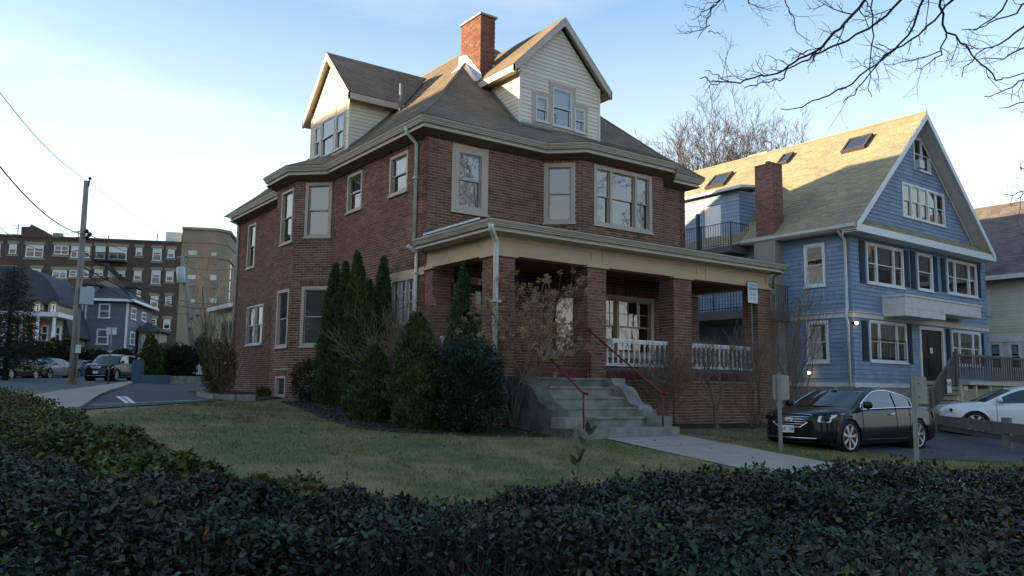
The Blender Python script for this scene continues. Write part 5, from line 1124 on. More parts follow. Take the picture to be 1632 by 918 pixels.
# ------------------------------------------------------------------ cars
mk('car_window', (.018, .026, .028), .04, .05, 2, spec=.9)
def car(name, loc, heading, paint, label, group=None, L=4.64, W=1.80, H=1.42, wb=2.78, fo=.86, wr=.33, kind='sedan', detail=True, chrome=True):
    """built facing +x about the middle, then turned; z = 0 is the road"""
    T = empty(name, (0, 0, 0), label, 'car', group); hwid = W/2; xf = L/2; xw1 = xf-fo; xw2 = xw1-wb; suv = kind == 'suv'
    def smooth(tbl, x): return float(np.interp(x, [t[0] for t in tbl], [t[1] for t in tbl]))
    sc_ = L/4.64; hz = H/1.42
    hood = [(-xf, .86), (-xf+.10, .98), (-xf+.45, 1.02), (-.95*sc_, .99), (0, .97), (.95*sc_, .985), (1.25*sc_, .965), (1.8*sc_, .925), (xf-.22, .865), (xf-.06, .82), (xf, .74)]
    if suv: hood = [(-xf, 1.0), (-xf+.1, 1.05), (-1, 1.05), (.95*sc_, 1.10), (1.5*sc_, 1.06), (xf-.25, .98), (xf-.05, .88), (xf, .7)]
    if suv: hood = [(a, b/hz*1.0) for a, b in hood]
    belt = [(-xf, .80), (-xf+.10, .93), (-1.2*sc_, .955), (0, .93), (1.0*sc_, .90), (1.7*sc_, .86), (xf-.2, .80), (xf, .70)]
    if suv: belt = [(-xf, .9), (-1, .92), (1, .90), (1.6, .88), (xf-.2, .80), (xf, .62)]
    wid = [(-xf, hwid*.80), (-xf+.12, hwid*.92), (-xf+.5, hwid*.985), (-.5, hwid), (xw1, hwid*.995), (xf-.55, hwid*.95), (xf-.25, hwid*.86), (xf-.08, hwid*.70), (xf, hwid*.55)]
    xs = sorted(set([round(v, 3) for v in list(np.linspace(-xf, xf, 44))+[xw1+wr*1.18*math.cos(t) for t in np.linspace(0, math.pi, 15)]+[xw2+wr*1.18*math.cos(t) for t in np.linspace(0, math.pi, 15)]]))
    AR = wr*1.18
    def zbot(x):
        z = .20+.10*max(0, (abs(x)-xf+.35)/.35) if abs(x) > xf-.35 else .20
        for c in (xw1, xw2):
            d = AR*AR-(x-c)**2
            if d > 0: z = max(z, wr+math.sqrt(d))
        return z
    ts = [0, .06, .22, .48, .60, .72, .90, 1.0]; off = [.965, .985, 1.0, 1.0, .992, .988, .975, .945]
    rows = []
    for x in xs:
        hw = smooth(wid, x); zb = zbot(x); zs = smooth(belt, x)*hz; zt = smooth(hood, x)*hz
        prof = [(hw*off[k], .20+(zs-.20)*t) for k, t in enumerate(ts)]
        prof = [(y, max(z, zb)) for y, z in prof]
        prof += [(hw*.84, zs+(zt-zs)*.50), (hw*.62, zs+(zt-zs)*.86), (hw*.32, zt-.004), (0, zt)]
        rows.append([(x, -y, z) for y, z in prof]+[(x, y, z) for y, z in prof[-2::-1]])
    n = len(rows[0]); vs = [p for r in rows for p in r]; fs = [(i*n+j, (i+1)*n+j, (i+1)*n+j+1, i*n+j+1) for i in range(len(rows)-1) for j in range(n-1)]
    fs += [tuple(range(n)), tuple(range((len(rows)-1)*n, len(rows)*n))[::-1]]
    m = MB(); m.add(vs, fs, True); body = m.build('body', paint, T)
    # wheel wells
    for c in (xw1, xw2):
        for s in (-1, 1): MB().lathe([(AR*1.01, 0), (AR*1.01, .34)], (c, s*hwid*.965, wr), 20, (0, -s, 0)).build('wheel_well', 'plastic', body)
    MB().box(-xf+.35, xf-.35, -hwid*.85, hwid*.85, .17, .28).build('underside', 'plastic', T)
    # greenhouse
    if suv: gp = [(-xf+.12, .98), (-xf+.18, 1.25), (-xf+.42, 1.60), (-xf+.75, 1.66), (-.2, 1.69), (.35, 1.66), (.62, 1.56), (1.18, 1.08)]; glass_ = (6, 7), (1, 2)
    else: gp = [(-1.78*sc_, 1.00), (-1.45*sc_, 1.13), (-1.05*sc_, 1.27), (-.75*sc_, 1.345), (-.35*sc_, 1.405), (.0, 1.42), (.30*sc_, 1.385), (.52*sc_, 1.315), (.85*sc_, 1.16), (1.22*sc_, .975)]; glass_ = (7, 9), (0, 3)
    gp = [(x, z/(1.69 if suv else 1.42)*H) for x, z in gp]
    xs2 = [p[0] for p in gp]; zs2 = [p[1] for p in gp]
    def yat(x, z): 
        zb = smooth(belt, x)*hz; return smooth(wid, x)*.95-(z-zb)*.40*(1 if not suv else .62)
    K = 8; grid = []
    for x, z in gp:
        y0 = max(yat(x, z)-.05, .2); row = []
        for k in range(K+1):
            u = -1+2*k/K; row.append((x+(.16*(1-u*u) if x > .5 else -.08*(1-u*u) if x < -.6 else 0), y0*u, z-.045*(u*u)*(1 if .0 < 1 else 0)))
        grid.append(row)
    def strip_(i0, i1, nm, mt, lift=0):
        vs = [tuple(Vector(p)+Vector((0, 0, lift))) for r in grid[i0:i1+1] for p in r]; k = K+1
        MB().add(vs, [(i*k+j, (i+1)*k+j, (i+1)*k+j+1, i*k+j+1) for i in range(i1-i0) for j in range(K)], True).build(nm, mt, T)
    strip_(glass_[0][0], glass_[0][1], 'windshield', 'car_window'); strip_(glass_[1][0], glass_[1][1], 'rear_window', 'car_window'); strip_(glass_[1][1], glass_[0][0], 'roof', paint)
    if glass_[1][0] > 0: strip_(0, glass_[1][0], 'tailgate', paint)
    for s in (-1, 1):
        top = [(x, s*max(yat(x, z)-.05, .2), z-.045) for x, z in gp]; bot = [(x, s*smooth(wid, x)*.95, smooth(belt, x)*hz-.02) for x, z in gp]
        mid_ = [(x, s*yat(x, z-.06), z-.10) for x, z in gp]
        vs = top+mid_+bot; k = len(gp); MB().add(vs, [(i, i+1, k+i+1, k+i) for i in range(k-1)]+[(k+i, k+i+1, 2*k+i+1, 2*k+i) for i in range(k-1)], True).build('pillar_panel', paint, T)
        # side windows: polygons inset from the roofline, split by the door posts
        zb_ = lambda x: smooth(belt, x)*hz+.015
        def P3(x, z): return Vector((x, s*(smooth(wid, x)*.95-(z-smooth(belt, x)*hz)*.40*(1 if not suv else .62)+.012), z))
        def roofz(x): return float(np.interp(x, xs2, zs2))-.105
        x_f = gp[-1][0]-.28; x_r = gp[0][0]+.40 if not suv else -xf+.45
        cuts = [x_r, (x_r+(-.42)*sc_)/2-.16*sc_, -.42*sc_+.02, x_f] if not suv else [x_r, -1.25, -.30, x_f]
        cuts = [cuts[0], cuts[1], cuts[2], cuts[3]]
        for i in range(3):
            a, b = cuts[i]+.03, cuts[i+1]-.03; xx = [a+(b-a)*t/8 for t in range(9)]
            up = [P3(x, max(roofz(x), zb_(x)+.01)) for x in xx]; lo = [P3(x, zb_(x)) for x in xx]
            MB().add(up+lo, [(t, t+1, 9+t+1, 9+t) for t in range(8)], True).build('side_window', 'car_window', T)
        if chrome and detail:
            xx = [x_r+(x_f-x_r)*t/18 for t in range(19)]
            MB().tube([P3(x_r, zb_(x_r))]+[P3(x, max(roofz(x)+.015, zb_(x))) for x in xx]+[P3(x_f+.05, zb_(x_f))], .012, 5).build('chrome_trim', 'chrome', T)
            MB().tube([P3(x, zb_(x)-.005) for x in xx]+[P3(x_f+.05, zb_(x_f)-.005)], .010, 5).build('chrome_trim', 'chrome', T)
        if detail:
            # door seams, handles, sill
            for x in (x_f+.02, -.42*sc_+.03, xw2+.36 if not suv else -1.2):
                pts = [(x-.02*t*0, s*(smooth(wid, x)*off[k]+.003), .20+(smooth(belt, x)*hz-.20)*t) for k, t in enumerate(ts) if t > .05]; MB().tube(pts, .006, 4).build('door_seam', 'plastic', body)
            for x in (-.20*sc_, -1.08*sc_):
                y = smooth(wid, x)*.99; MB().tube([(x+.10, s*y, .80*hz), (x+.08, s*(y+.035), .805*hz), (x-.08, s*(y+.035), .81*hz), (x-.10, s*y, .80*hz)], .016, 6).build('door_handle', 'chrome' if chrome else paint, T)
            xm = x_f-.02; ym = smooth(wid, xm)*.97
            MB().lathe([(.02, 0), (.075, .03), (.085, .10), (.07, .18), (.02, .21)], (xm, s*(ym+.0), zb_(xm)+.08), 10, (-.1, s, .05)).build('mirror', paint, T)
            MB().tube([(x, s*(smooth(wid, x)*.99+.002), .27) for x in np.linspace(xw2+AR+.04, xw1-AR-.04, 8)], .014, 4).build('sill_strip', 'plastic' if chrome else paint, T)
        # wheels
        for c in (xw1, xw2):
            wy = s*(hwid-.115); wl = MB().lathe([(wr*.76, -.10), (wr*.94, -.115), (wr, -.085), (wr, .085), (wr*.94, .112), (wr*.80, .105), (wr*.77, .06)], (c, wy, wr), 28, (0, s, 0)).build('wheel', 'tyre', T)
            rim = MB(); rim.lathe([(wr*.77, .05), (wr*.81, .100), (wr*.775, .108), (wr*.745, .07), (wr*.72, .02)], (c, wy, wr), 28, (0, s, 0))
            ns = 7; 
            for j in range(ns):
                t = 2*math.pi*j/ns+.3; dx, dz = math.cos(t), math.sin(t); ex, ez_ = -dz, dx; P = lambda r, w_, d: (c+dx*r+ex*w_, wy+s*d, wr+dz*r+ez_*w_)
                rim.add([P(.05, -.018, .088), P(.05, .018, .088), P(wr*.76, .040, .088), P(wr*.76, -.040, .088), P(.05, -.018, .05), P(.05, .018, .05), P(wr*.76, .040, .04), P(wr*.76, -.040, .04)], [(0, 1, 2, 3), (0, 1, 5, 4), (1, 2, 6, 5), (2, 3, 7, 6), (3, 0, 4, 7)])
            rim.lathe([(.05, .05), (.06, .09), (.03, .10), (.001, .10)], (c, wy, wr), 12, (0, s, 0)); rim.build('rim', 'alloy', wl)
            MB().lathe([(wr*.70, .0), (wr*.68, .012)], (c, wy, wr), 20, (0, s, 0)).build('brake_disc', 'plastic', wl)
        # lamps
        def onbody(x, z, push=.01):
            t = (z-.20)/(smooth(belt, x)*hz-.20); return smooth(wid, x)*np.interp(t, ts, off)+push
        zl = .735*hz if not suv else .80
        xa, xb = xf-.10, xf-.62
        lp = [(xf-.075, zl-.09), (xf-.30, zl-.10), (xf-.34, zl-.02), (xb-.14, zl+.095), (xf-.40, zl+.055), (xf-.115, zl+.03)]
        up = [(x, s*onbody(x, min(z, smooth(belt, x)*hz-.01), .012), z) for x, z in lp]
        hl = MB().add(up, [tuple(range(len(up)))]).build('headlight', 'lens', T)
        if detail:
            q = (xf-.24, s*(onbody(xf-.24, zl-.03, .006)), zl-.03); MB().lathe([(.05, 0), (.045, .02), (.02, .03)], q, 12, (.7, s*.7, 0)).build('reflector', 'plastic', hl)
            MB().tube([up[0], up[1]], .008, 4).build('lamp_trim', 'chrome', hl)
            z3 = .40; x3 = xf-.50; MB().add([(x3+.03, s*onbody(x3+.03, z3+.12, .006), z3+.14), (x3-.02, s*onbody(x3-.02, z3, .006), z3+.14), (x3, s*onbody(x3, z3, .006), z3-.03), (x3+.03, s*onbody(x3+.03, z3, .006), z3-.03)], [(0, 1, 2, 3)]).build('side_marker', 'amber', T)
        xt = -xf+.06; MB().add([(xt, s*(smooth(wid, xt)+.008), .88*hz), (xt+.22, s*(smooth(wid, xt+.22)*.99+.008), .86*hz), (xt+.18, s*(smooth(wid, xt+.18)+.008), .72*hz), (xt, s*(smooth(wid, xt)+.008), .66*hz)], [(0, 1, 2, 3)]).build('tail_light', 'tail', T)
    # front face: grille, plate, intake
    def fx(y, push=.0):   # front surface x for lateral y
        ys = [t[1] for t in wid if t[0] > 0][::-1]; xv = [t[0] for t in wid if t[0] > 0][::-1]
        yy = abs(y)
        return (xf+.0 if yy < hwid*.55 else float(np.interp(yy, ys, xv)))+push
    zt_ = .79*hz if not suv else .86
    def fpt(y, z, push=.012):
        return (xf-(.30*(y/hwid)**2)*.6-max(0, z-.60*hz)*.22+push-.0, y, z)
    gw, gh_ = (.50, .27) if not suv else (.34, .12)
    outl = [(-gw, zt_), (gw, zt_), (gw*.86, zt_-gh_*.62), (gw*.55, zt_-gh_), (-gw*.55, zt_-gh_), (-gw*.86, zt_-gh_*.62)]
    g = MB(); g.add([fpt(y, z, .030) for y, z in outl]+[fpt(y, z, -.03) for y, z in outl], [tuple(range(6))]+[(i, (i+1) % 6, 6+(i+1) % 6, 6+i) for i in range(6)]); gr = g.build('grille', 'plastic', T)
    MB().tube([fpt(y, z, .036) for y, z in outl+outl[:1]], .015 if detail else .02, 5).build('grille_frame', 'chrome', gr)
    if detail:
        for k in range(1, 5):
            z = zt_-gh_*k/5.3; hw = gw*(.95-.05*k) if k < 4 else gw*.70; MB().tube([fpt(y, z, .042) for y in np.linspace(-hw, hw, 9)], .008, 4).build('grille_bar', 'chrome', gr)
        MB().tube([fpt(y, .30, .05) for y in np.linspace(-.62, .62, 11)], .012, 4).build('bumper_trim', 'chrome', T)
        i_ = MB(); i_.add([fpt(y, z, .028) for y, z in ((-.6, .37), (.6, .37), (.5, .26), (-.5, .26))], [(0, 1, 2, 3)]); i_.build('intake', 'plastic', T)
        MB().tube([(x, y*1.0, z) for x, y, z in [(xf-.30+.2*(1-abs(t)), t*.70, .21) for t in np.linspace(-1, 1, 9)]], .03, 5).build('lip', 'plastic', T)
    return T
def set_car(T, x, y, heading, z=None, pitch=0.):
    T.matrix_basis = Matrix.Translation((x, y, gh(x, y)+.02 if z is None else z)) @ Matrix.Rotation(heading, 4, 'Z') @ Matrix.Rotation(pitch, 4, 'Y')
def plate(T, x, z, s, y=0, mat='plate_ink', w_=.31):
    p = MB().box(x, x+.012, y-w_/2, y+w_/2, z, z+.155).build('licence_plate', 'plate_white', T)
    if s: 
        rot = Matrix(((0, 0, 1), (1, 0, 0), (0, 1, 0)))
        text(s, (x+.016, y, z+.072), .115, rot, mat, p, sx=.72)
# dark sedan in the drive
c1 = car('parked_car', 0, 0, 'car_black', 'near black sedan with chrome window trim and crossbar grille parked nose to the grass')
plate(c1, 2.352, .40, '1M  154', y=-.02)
# wing emblem: silver shield on the grille
m = MB(); ex = 2.30
m.add([(ex+.035, -.11, .715), (ex+.035, .11, .715), (ex+.05, .085, .65), (ex+.05, 0, .62), (ex+.05, -.085, .65)], [(0, 1, 2, 3, 4)]); m.build('emblem', 'chrome', c1)
MB().box(-.0+.62, .72, -.05, .10, 1.33, 1.335).build('mirror_tag', 'sign_white', c1)
fxp = hitp(1352, 721, (0, 0, -1.26), (0, 0, 1))
set_car(c1, fxp.x+1.46, fxp.y+.82, math.pi, -1.275, R_(-.3))
c2 = car('parked_car', 0, 0, 'car_white', 'white sedan parked behind the low wooden rail beside the deck stairs', L=4.78, H=1.46, wb=2.85, fo=.84, chrome=False)
plate(c2, 2.42, .38, '')
ha = R_(128); hv, lv = Vector((math.cos(ha), math.sin(ha), 0)), Vector((-math.sin(ha), math.cos(ha), 0)); pc_ = Vector((24.9, 11.55, 0))-hv*1.55-lv*.8
set_car(c2, pc_.x, pc_.y, ha, -1.19)
hd = math.atan2(-.83, -.56)
def far_car(px, py, d, paint, label, **k):
    p = at_depth(px, py, d); c = car('parked_car', 0, 0, paint, label, 'cars parked across the side street', detail=k.pop('detail', True), chrome=False, **k); plate(c, k.get('L', 4.64)/2+.03, .42, '')
    set_car(c, p.x, p.y, hd, p.z); return c
far_car(16, 604, 52, 'car_navy', 'dark navy sedan, leftmost of the parked cars, half behind the hedge')
far_car(76, 603, 57, 'car_silver', 'silver grey sedan parked left of the utility pole')
far_car(121, 602.5, 63, 'car_grey', 'grey sedan partly hidden behind the utility pole')
far_car(178, 607, 52, 'car_navy', 'black sport utility vehicle parked right of the utility pole', L=4.5, W=1.82, H=1.69, wb=2.62, fo=.90, wr=.35, kind='suv')
far_car(218, 603, 63, 'car_navy', 'dark car mostly hidden behind the blue grey box', L=4.4, H=1.6, wb=2.6, kind='suv')

# ------------------------------------------------------------------ signs, posts, poles, wires
def back_sign(px, pbase, depth, x0, x1, yt, yb, label, grp='back views of parking signs on steel posts'):
    b = at_depth(px, pbase, depth); b.z = gh(b.x, b.y); o = empty('parking_sign', b, label, 'sign')
    t = hitp(px, yt-1, b, (_f.x, _f.y, 0)); P = MB(); h = t.z
    P.box(b.x-.030, b.x-.016, b.y-.03, b.y+.03, b.z-.2, h); P.box(b.x+.016, b.x+.030, b.y-.03, b.y+.03, b.z-.2, h); P.box(b.x-.016, b.x+.016, b.y-.034, b.y-.026, b.z-.2, h); P.build('post', 'galv', o)
    n_ = Vector((-.25, -.97, 0)).normalized(); F = Fr((b.x, b.y, 0)-n_*(-.0) if False else Vector((b.x, b.y, 0))+Vector((0, .045, 0)), (-n_.y, n_.x, 0), (0, 0, 1), n_)
    a = F.px(x0, yt); c = F.px(x1, yb); r = .03; u0, u1, v0, v1 = a[0], c[0], c[1], a[1]
    poly = []
    for cx_, cy_, t0 in ((u1-r, v0+r, -90), (u1-r, v1-r, 0), (u0+r, v1-r, 90), (u0+r, v0+r, 180)):
        for k in range(4): t = R_(t0+30*k); poly.append((cx_+r*math.cos(t), cy_+r*math.sin(t)))
    MB().fprism(F, poly, -.004, 0).build('panel', 'sign_back', o)
    for z in (v0+.12, v1-.12): MB().lathe([(.012, 0), (.012, .03), (.004, .035)], F.p((u0+u1)/2, z, .0), 6, n_).build('bolt', 'galv', o)
    return o
back_sign(1244, 703, 16.7, 1231.5, 1258.5, 597.5, 637, 'grey back of a sign on a post in front of the dark sedan grille')
back_sign(1461, 727, 14.9, 1449.5, 1478.5, 600, 643, 'grey back of a sign on a post beside the dark sedan rear wheel')
# private parking sign hung at the porch corner
F = Fr((19.45, PY-.06, 0), (1, 0, 0), (0, 0, 1), (0, -1, 0)); a = F.px(1191, 449); b = F.px(1207, 484)
sg = MB().fbox(F, a[0], b[0], b[1], a[1], 0, .02).build('private_parking_sign', 'sign_white', cat='sign', label='small white private parking notice fixed beside the right porch pier')
MB().fbox(F, a[0], b[0], a[1], a[1]+.02, -.01, .03).build('frame', 'black_metal', sg)
w_ = b[0]-a[0]; h_ = a[1]-b[1]; cxx = (a[0]+b[0])/2
for s, t, z in (('PRIVATE', .095, .15), ('PARKING', .085, .31)):
    text(s, F.p(cxx, a[1]-h_*z, .024), t*w_/.40, ROT_F, 'ink', sg, sx=.95)
for z, q in ((.50, .24), (.60, .30), (.74, .12), (.84, .2)):
    for k in (-1, 1): MB().fbox(F, cxx+k*w_*.17-w_*q*.45, cxx+k*w_*.17+w_*q*.45, a[1]-h_*z-.008, a[1]-h_*z+.008, .02, .023).build('small_print', 'ink', sg)
MB().fbox(F, a[0]+.03, b[0]-.03, a[1]-h_*.375, a[1]-h_*.36, .02, .023).build('rule', 'ink', sg)
MB().tube([F.p(cxx, b[1], -.04), F.p(cxx, gh(19.4, 15)-.1, -.04)], .02, 6).build('post', 'galv', sg)
# street sign by the suv
def post_at(px, pb, d, pt):
    b = at_depth(px[0], pb, d); t = at_depth(px[1], pt, d); return b, t
b, t = post_at((172.5, 178), 610, 42, 522); o = empty('street_sign', b, 'thin leaning street sign post with two blades near the black vehicle', 'sign')
MB().tube([b-Vector((0, 0, .2)), t], .035, 6).build('post', 'galv', o)
for s in (-1, 1):
    c = t+_r*.14*s+Vector((0, 0, -.12)); MB().prism([c-_r*.12+Vector((0, 0, -.24)), c+_r*.12+Vector((0, 0, -.24)), c+_r*.12+Vector((0, 0, .12)), c-_r*.12+Vector((0, 0, .12))], _f*.02).build('blade', 'sign_white', o)
# utility poles
b, t = post_at((114.5, 138), 618, 41, 288); PO = empty('utility_pole', b, 'tall weathered wooden utility pole with a grey metal cabinet beside the side street', 'utility pole')
MB().tube([b-Vector((0, 0, .3)), b.lerp(t, .2), t], [.19, .18, .115], 12).build('pole', 'wood_pole', PO)
MB().tube([b-Vector((0, 0, .3)), b.lerp(t, .13)], [.195, .187], 12).build('pole_foot', 'pole_foot', PO)
MB().tube([t-Vector((0, 0, .3))+_r*.12, t+_r*.16+Vector((0, 0, .1))], .03, 6).build('bracket', 'black_metal', PO); MB().lathe([(.05, 0), (.09, .05), (.06, .12), (.02, .16)], t+_r*.16+Vector((0, 0, .05)), 8).build('insulator', 'black_metal', PO)
c = at_depth(137.5, 472, 41); MB().box(c.x-.30, c.x+.32, c.y-.2, c.y+.2, c.z-.42, c.z+.42).build('cabinet', 'canister', PO)
for k, (px, py) in enumerate(((138, 369), (143, 374), (139, 379))): c = at_depth(px, py, 40.7); MB().lathe([(.05, -.1), (.10, -.02), (.10, .05), (.05, .12)], c, 8).build('insulator', 'black_metal', PO); MB().tube([c, at_depth(132, py, 41)], .025, 5).build('arm', 'black_metal', PO)
c = at_depth(124.5, 556, 40.6); MB().box(c.x-.12, c.x+.12, c.y-.05, c.y, c.z-.2, c.z+.2).build('notice', 'sign_white', PO)
MB().tube([at_depth(126, 420, 40.8), at_depth(119, 600, 40.8)], .03, 6).build('conduit', 'galv', PO)
b, t = post_at((312, 291), 598, 60, 408); P2_ = empty('utility_pole', b, 'leaning utility pole with a pale transformer in front of the tan building', 'utility pole')
MB().tube([b-Vector((0, 0, .3)), t], [.24, .17], 10).build('pole', 'wood_pole', P2_)
c = at_depth(288.5, 438, 59.6); MB().lathe([(.25, -.6), (.30, -.55), (.30, .5), (.22, .58)], c, 12, (-.12, 0, 1)).build('transformer', 'canister', P2_)
MB().tube([at_depth(280, 411, 60), at_depth(298, 408, 60)], .06, 5).build('crossarm', 'wood_pole', P2_)
for px, py in ((306, 505), (315, 500), (303, 520)): c = at_depth(px, py, 59.7); MB().lathe([(.08, -.2), (.16, -.1), (.16, .12), (.05, .2)], c, 8).build('canister', 'galv', P2_)
m0 = at_depth(295, 440, 60)
# wires
def wire(a, b, sag=.4, r=.012, nm='overhead_wire', lab=None):
    a, b = Vector(a), Vector(b); pts = [a.lerp(b, k/16)-Vector((0, 0, sag*4*(k/16)*(1-k/16))) for k in range(17)]
    MB().tube(pts, r, 4).build('overhead_wire', 'wire', cat='wire', label=lab, group='overhead wires')
D1_, D2_ = 41, 60
for i, (a, da, b, db, sg_, r_, lb) in enumerate((
    ((-20, 120), 26, (138, 286), D1_, .4, .012, 'topmost wire running from the upper left edge to the top of the near pole'),
    ((-20, 240), 24, (133, 373), D1_, .5, .022, 'thick dark cable sweeping from the left edge down to the near pole'),
    ((-20, 366), 60, (137, 368), D1_, .3, .018, 'level wire passing in front of the roof housing to the near pole'),
    ((140, 288), D1_, (330, 410), 70, .4, .010, 'faint wire falling from the top of the near pole toward the tan building'),
    ((139, 372), D1_, (291, 412), D2_, .5, .018, 'wire from the near pole insulators to the leaning pole top'),
    ((131, 400), D1_, (385, 478), 62, 1.2, .022, 'sagging cable crossing in front of the tan building, upper of the lower bundle'),
    ((131, 425), D1_, (385, 486), 62, 1.0, .030, 'thick black cable running low across the apartment windows'),
    ((131, 432), D1_, (300, 500), D2_, .6, .022, 'cable dipping over the slate blue roof toward the leaning pole'),
    ((291, 424), D2_, (385, 426), 80, .3, .018, 'short level wire from the leaning pole toward the brick house'),
    ((-10, 352), 55, (131, 398), D1_, .8, .02, 'cable crossing the dark treetop at the left edge to the near pole'),
    ((291, 414), D2_, (385, 470), 80, .5, .016, 'wire sloping from the leaning pole top to behind the brick house'))):
    wire(at_depth(*a, da), at_depth(*b, db), sg_, r_, lab=lb)
# picket fence, boxed planter wall
pc = ground(310, 597.5); F = Fr((at_depth(290, 590, 56).x, at_depth(290, 590, 56).y, 0), ku, (0, 0, 1), -kv); pf_ = empty('picket_fence', F.p(.8, gh(*F.p(.8, 0)[:2])), 'short white picket fence with a curved top below the leaning pole', 'fence')
zf0 = F.px(310, 597)[1]; u0 = F.px(289, 590)[0]; u1 = F.px(331, 590)[0]; n = 13
for k in range(n):
    t = k/(n-1); u = u0+(u1-u0)*t; h = .32+.62*math.exp(-((t-.52)/.26)**2); m = MB(); m.fprism(F, [(u-.05, zf0), (u+.05, zf0), (u+.05, zf0+h-.06), (u, zf0+h), (u-.05, zf0+h-.06)], 0, .03); m.build('picket', 'white', pf_)
m = MB(); m.fbox(F, u0, u1, zf0+.08, zf0+.15, -.04, 0); m.build('rail', 'white', pf_)
F = Fr((at_depth(211, 600, 46).x, at_depth(211, 600, 46).y, 0), ku, (0, 0, 1), -kv); z0 = F.px(215, 609)[1]; a = F.px(211, 573.5); b = F.px(225, 573.5); c = F.px(269, 597.5)
pw = MB().fbox(F, a[0], b[0], z0-.3, a[1], -.8, 0).build('boxed_wall', 'blue_grey_panel', cat='wall', label='blue grey boarded post box and low planter wall at the edge of the lot')
MB().fbox(F, b[0], c[0], z0-.3, F.px(240, 597.5)[1], -.5, -.05).build('low_wall', 'blue_grey_panel', pw)
MB().fbox(F, a[0]+.12, b[0]-.12, z0+.1, a[1]-.12, 0, .02).build('inset', 'blue_grey_panel', pw)
MB().fbox(F, c[0], c[0]+6, z0-.4, z0+.38, -.7, -.2).build('stone_wall', 'concrete', cat='wall', label='low rough stone wall under the round shrub beyond the lot')
# kerb stones by the house
pts = [G(318, 631), G(328, 635.5), G(345, 637.5), G(378, 638.5), G(410, 639.5)]; kb = empty('stone_edging', (pts[2][0], pts[2][1], gh(*pts[2])), 'low grey stone edging curving around the bushes at the house corner', 'edging')
for i in range(len(pts)-1):
    a, b = Vector((*pts[i], 0)), Vector((*pts[i+1], 0)); n = max(1, int((b-a).length/.55))
    for k in range(n):
        p = a.lerp(b, k/n); q = a.lerp(b, (k+.96)/n); d = (q-p).normalized(); s = Vector((-d.y, d.x, 0))*.10; z = gh(p.x, p.y); h = .14+.04*random.random()
        P8 = [p-s, q-s, q+s, p+s]; mm = MB(); mm.prism([Vector((v.x, v.y, z-.1)) for v in P8], (0, 0, .1+h)); mm.build('stone', 'concrete', kb)
# wooden guard rail on the drive
A, B = at_depth(1490, 668, 24.3), at_depth(1700, 693, 18.2); gr_ = empty('guard_rail', (A.x, A.y, gh(A.x, A.y)), 'low weathered wooden rail fence between the dark sedan and the white car', 'fence')
d = (B-A).normalized(); s = Vector((-d.y, d.x, 0)).normalized()*.05
for (a, b) in ((0, .5), (.5, 1.0)):
    p, q = A.lerp(B, a), A.lerp(B, b-.003); MB().prism([p-Vector((0, 0, .14)), q-Vector((0, 0, .15)), q+Vector((0, 0, .13)), p+Vector((0, 0, .12))], s).build('rail', 'wood_grey', gr_)
for px, dd in ((1497, 24.2), (1612, 20.7)):
    t = at_depth(px, 676, dd); MB().box(t.x-.09, t.x+.09, t.y+.02, t.y+.2, gh(t.x, t.y)-.1, t.z+.16).build('post', 'wood_grey', gr_)
tt = at_depth(1600, 697, 21.5); p = at_depth(1490, 678, 24.4); q = at_depth(1700, 712, 18.4); MB().prism([p-Vector((0, 0, .1)), q-Vector((0, 0, .1)), q+Vector((0, 0, .04)), p+Vector((0, 0, .04))], s*2).build('ground_beam', 'wood_grey', gr_)
# ------------------------------------------------------------------ evergreens
def vbase(px, py, px2, py2, half, depth=None):
    b = ground(px, py) if depth is None else at_depth(px, py, depth)
    if depth is not None: b.z = gh(b.x, b.y)
    d = b.dot(_f); t = at_depth(px2, py2, d); return Vector((b.x, b.y, gh(b.x, b.y))), t.z-gh(b.x, b.y), half/FPX*d, Vector((t.x-b.x, t.y-b.y, 0))
def arborvitae(bp, label, n=12000, belly=.30, group='columnar evergreens along the side wall', tip=1.0, mat='arbor', leafl=(.05, .11), full=.75):
    b, h, r, lean = bp; o = empty('arborvitae', b, label, 'evergreen', group)
    MB().tube([b-Vector((0, 0, .1)), b+Vector((0, 0, h*.5))], [.05, .03], 6).build('trunk', 'bark', o)
    def rad(t): return np.where(t < belly, full+(1-full)*np.sin(np.clip(t/belly, 0, 1)*math.pi/2), np.power(np.clip((1-t)/(1-belly), 0, 1), .62*tip))
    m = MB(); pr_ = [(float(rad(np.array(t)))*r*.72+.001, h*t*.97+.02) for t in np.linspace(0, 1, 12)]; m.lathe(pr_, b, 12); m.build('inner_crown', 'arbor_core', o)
    t = 1-rng.random(n)**.62 if False else rng.beta(1.15, 1.5, n); th = rng.random(n)*2*math.pi
    lump = 1+.16*np.sin(th*3+t*17)+.13*np.sin(th*5-t*29+1.3)+.08*np.sin(t*53+th*2)
    R0 = rad(t)*r*lump*rng.uniform(.70, 1.10, n)
    P = np.stack([b.x+lean.x*t+R0*np.cos(th), b.y+lean.y*t+R0*np.sin(th), b.z+h*t], 1)
    D = np.stack([np.cos(th)*.7, np.sin(th)*.7, np.full(n, .9)], 1)+rdir(n)*.55
    N_ = np.stack([np.cos(th), np.sin(th), np.zeros(n)], 1)+rdir(n)*.7
    leaves('foliage', P, D, N_, rng.uniform(*leafl, n), rng.uniform(.022, .05, n), mat, o, fold=.1); return o
arborvitae(vbase(521, 646, 535, 420, 19), 'tall narrow evergreen, leftmost of the row at the side wall')
arborvitae(vbase(546, 648, 551, 417, 17), 'tall narrow evergreen second from the left at the side wall')
arborvitae(vbase(568, 658, 570, 403, 23), 'tallest pointed evergreen in the middle of the side wall row', n=11000)
arborvitae(vbase(589, 655, 588, 446, 15), 'dark slim evergreen tucked behind the tallest one', n=6000)
arborvitae(vbase(603, 652, 612, 410, 20), 'pointed evergreen just left of the grid window')
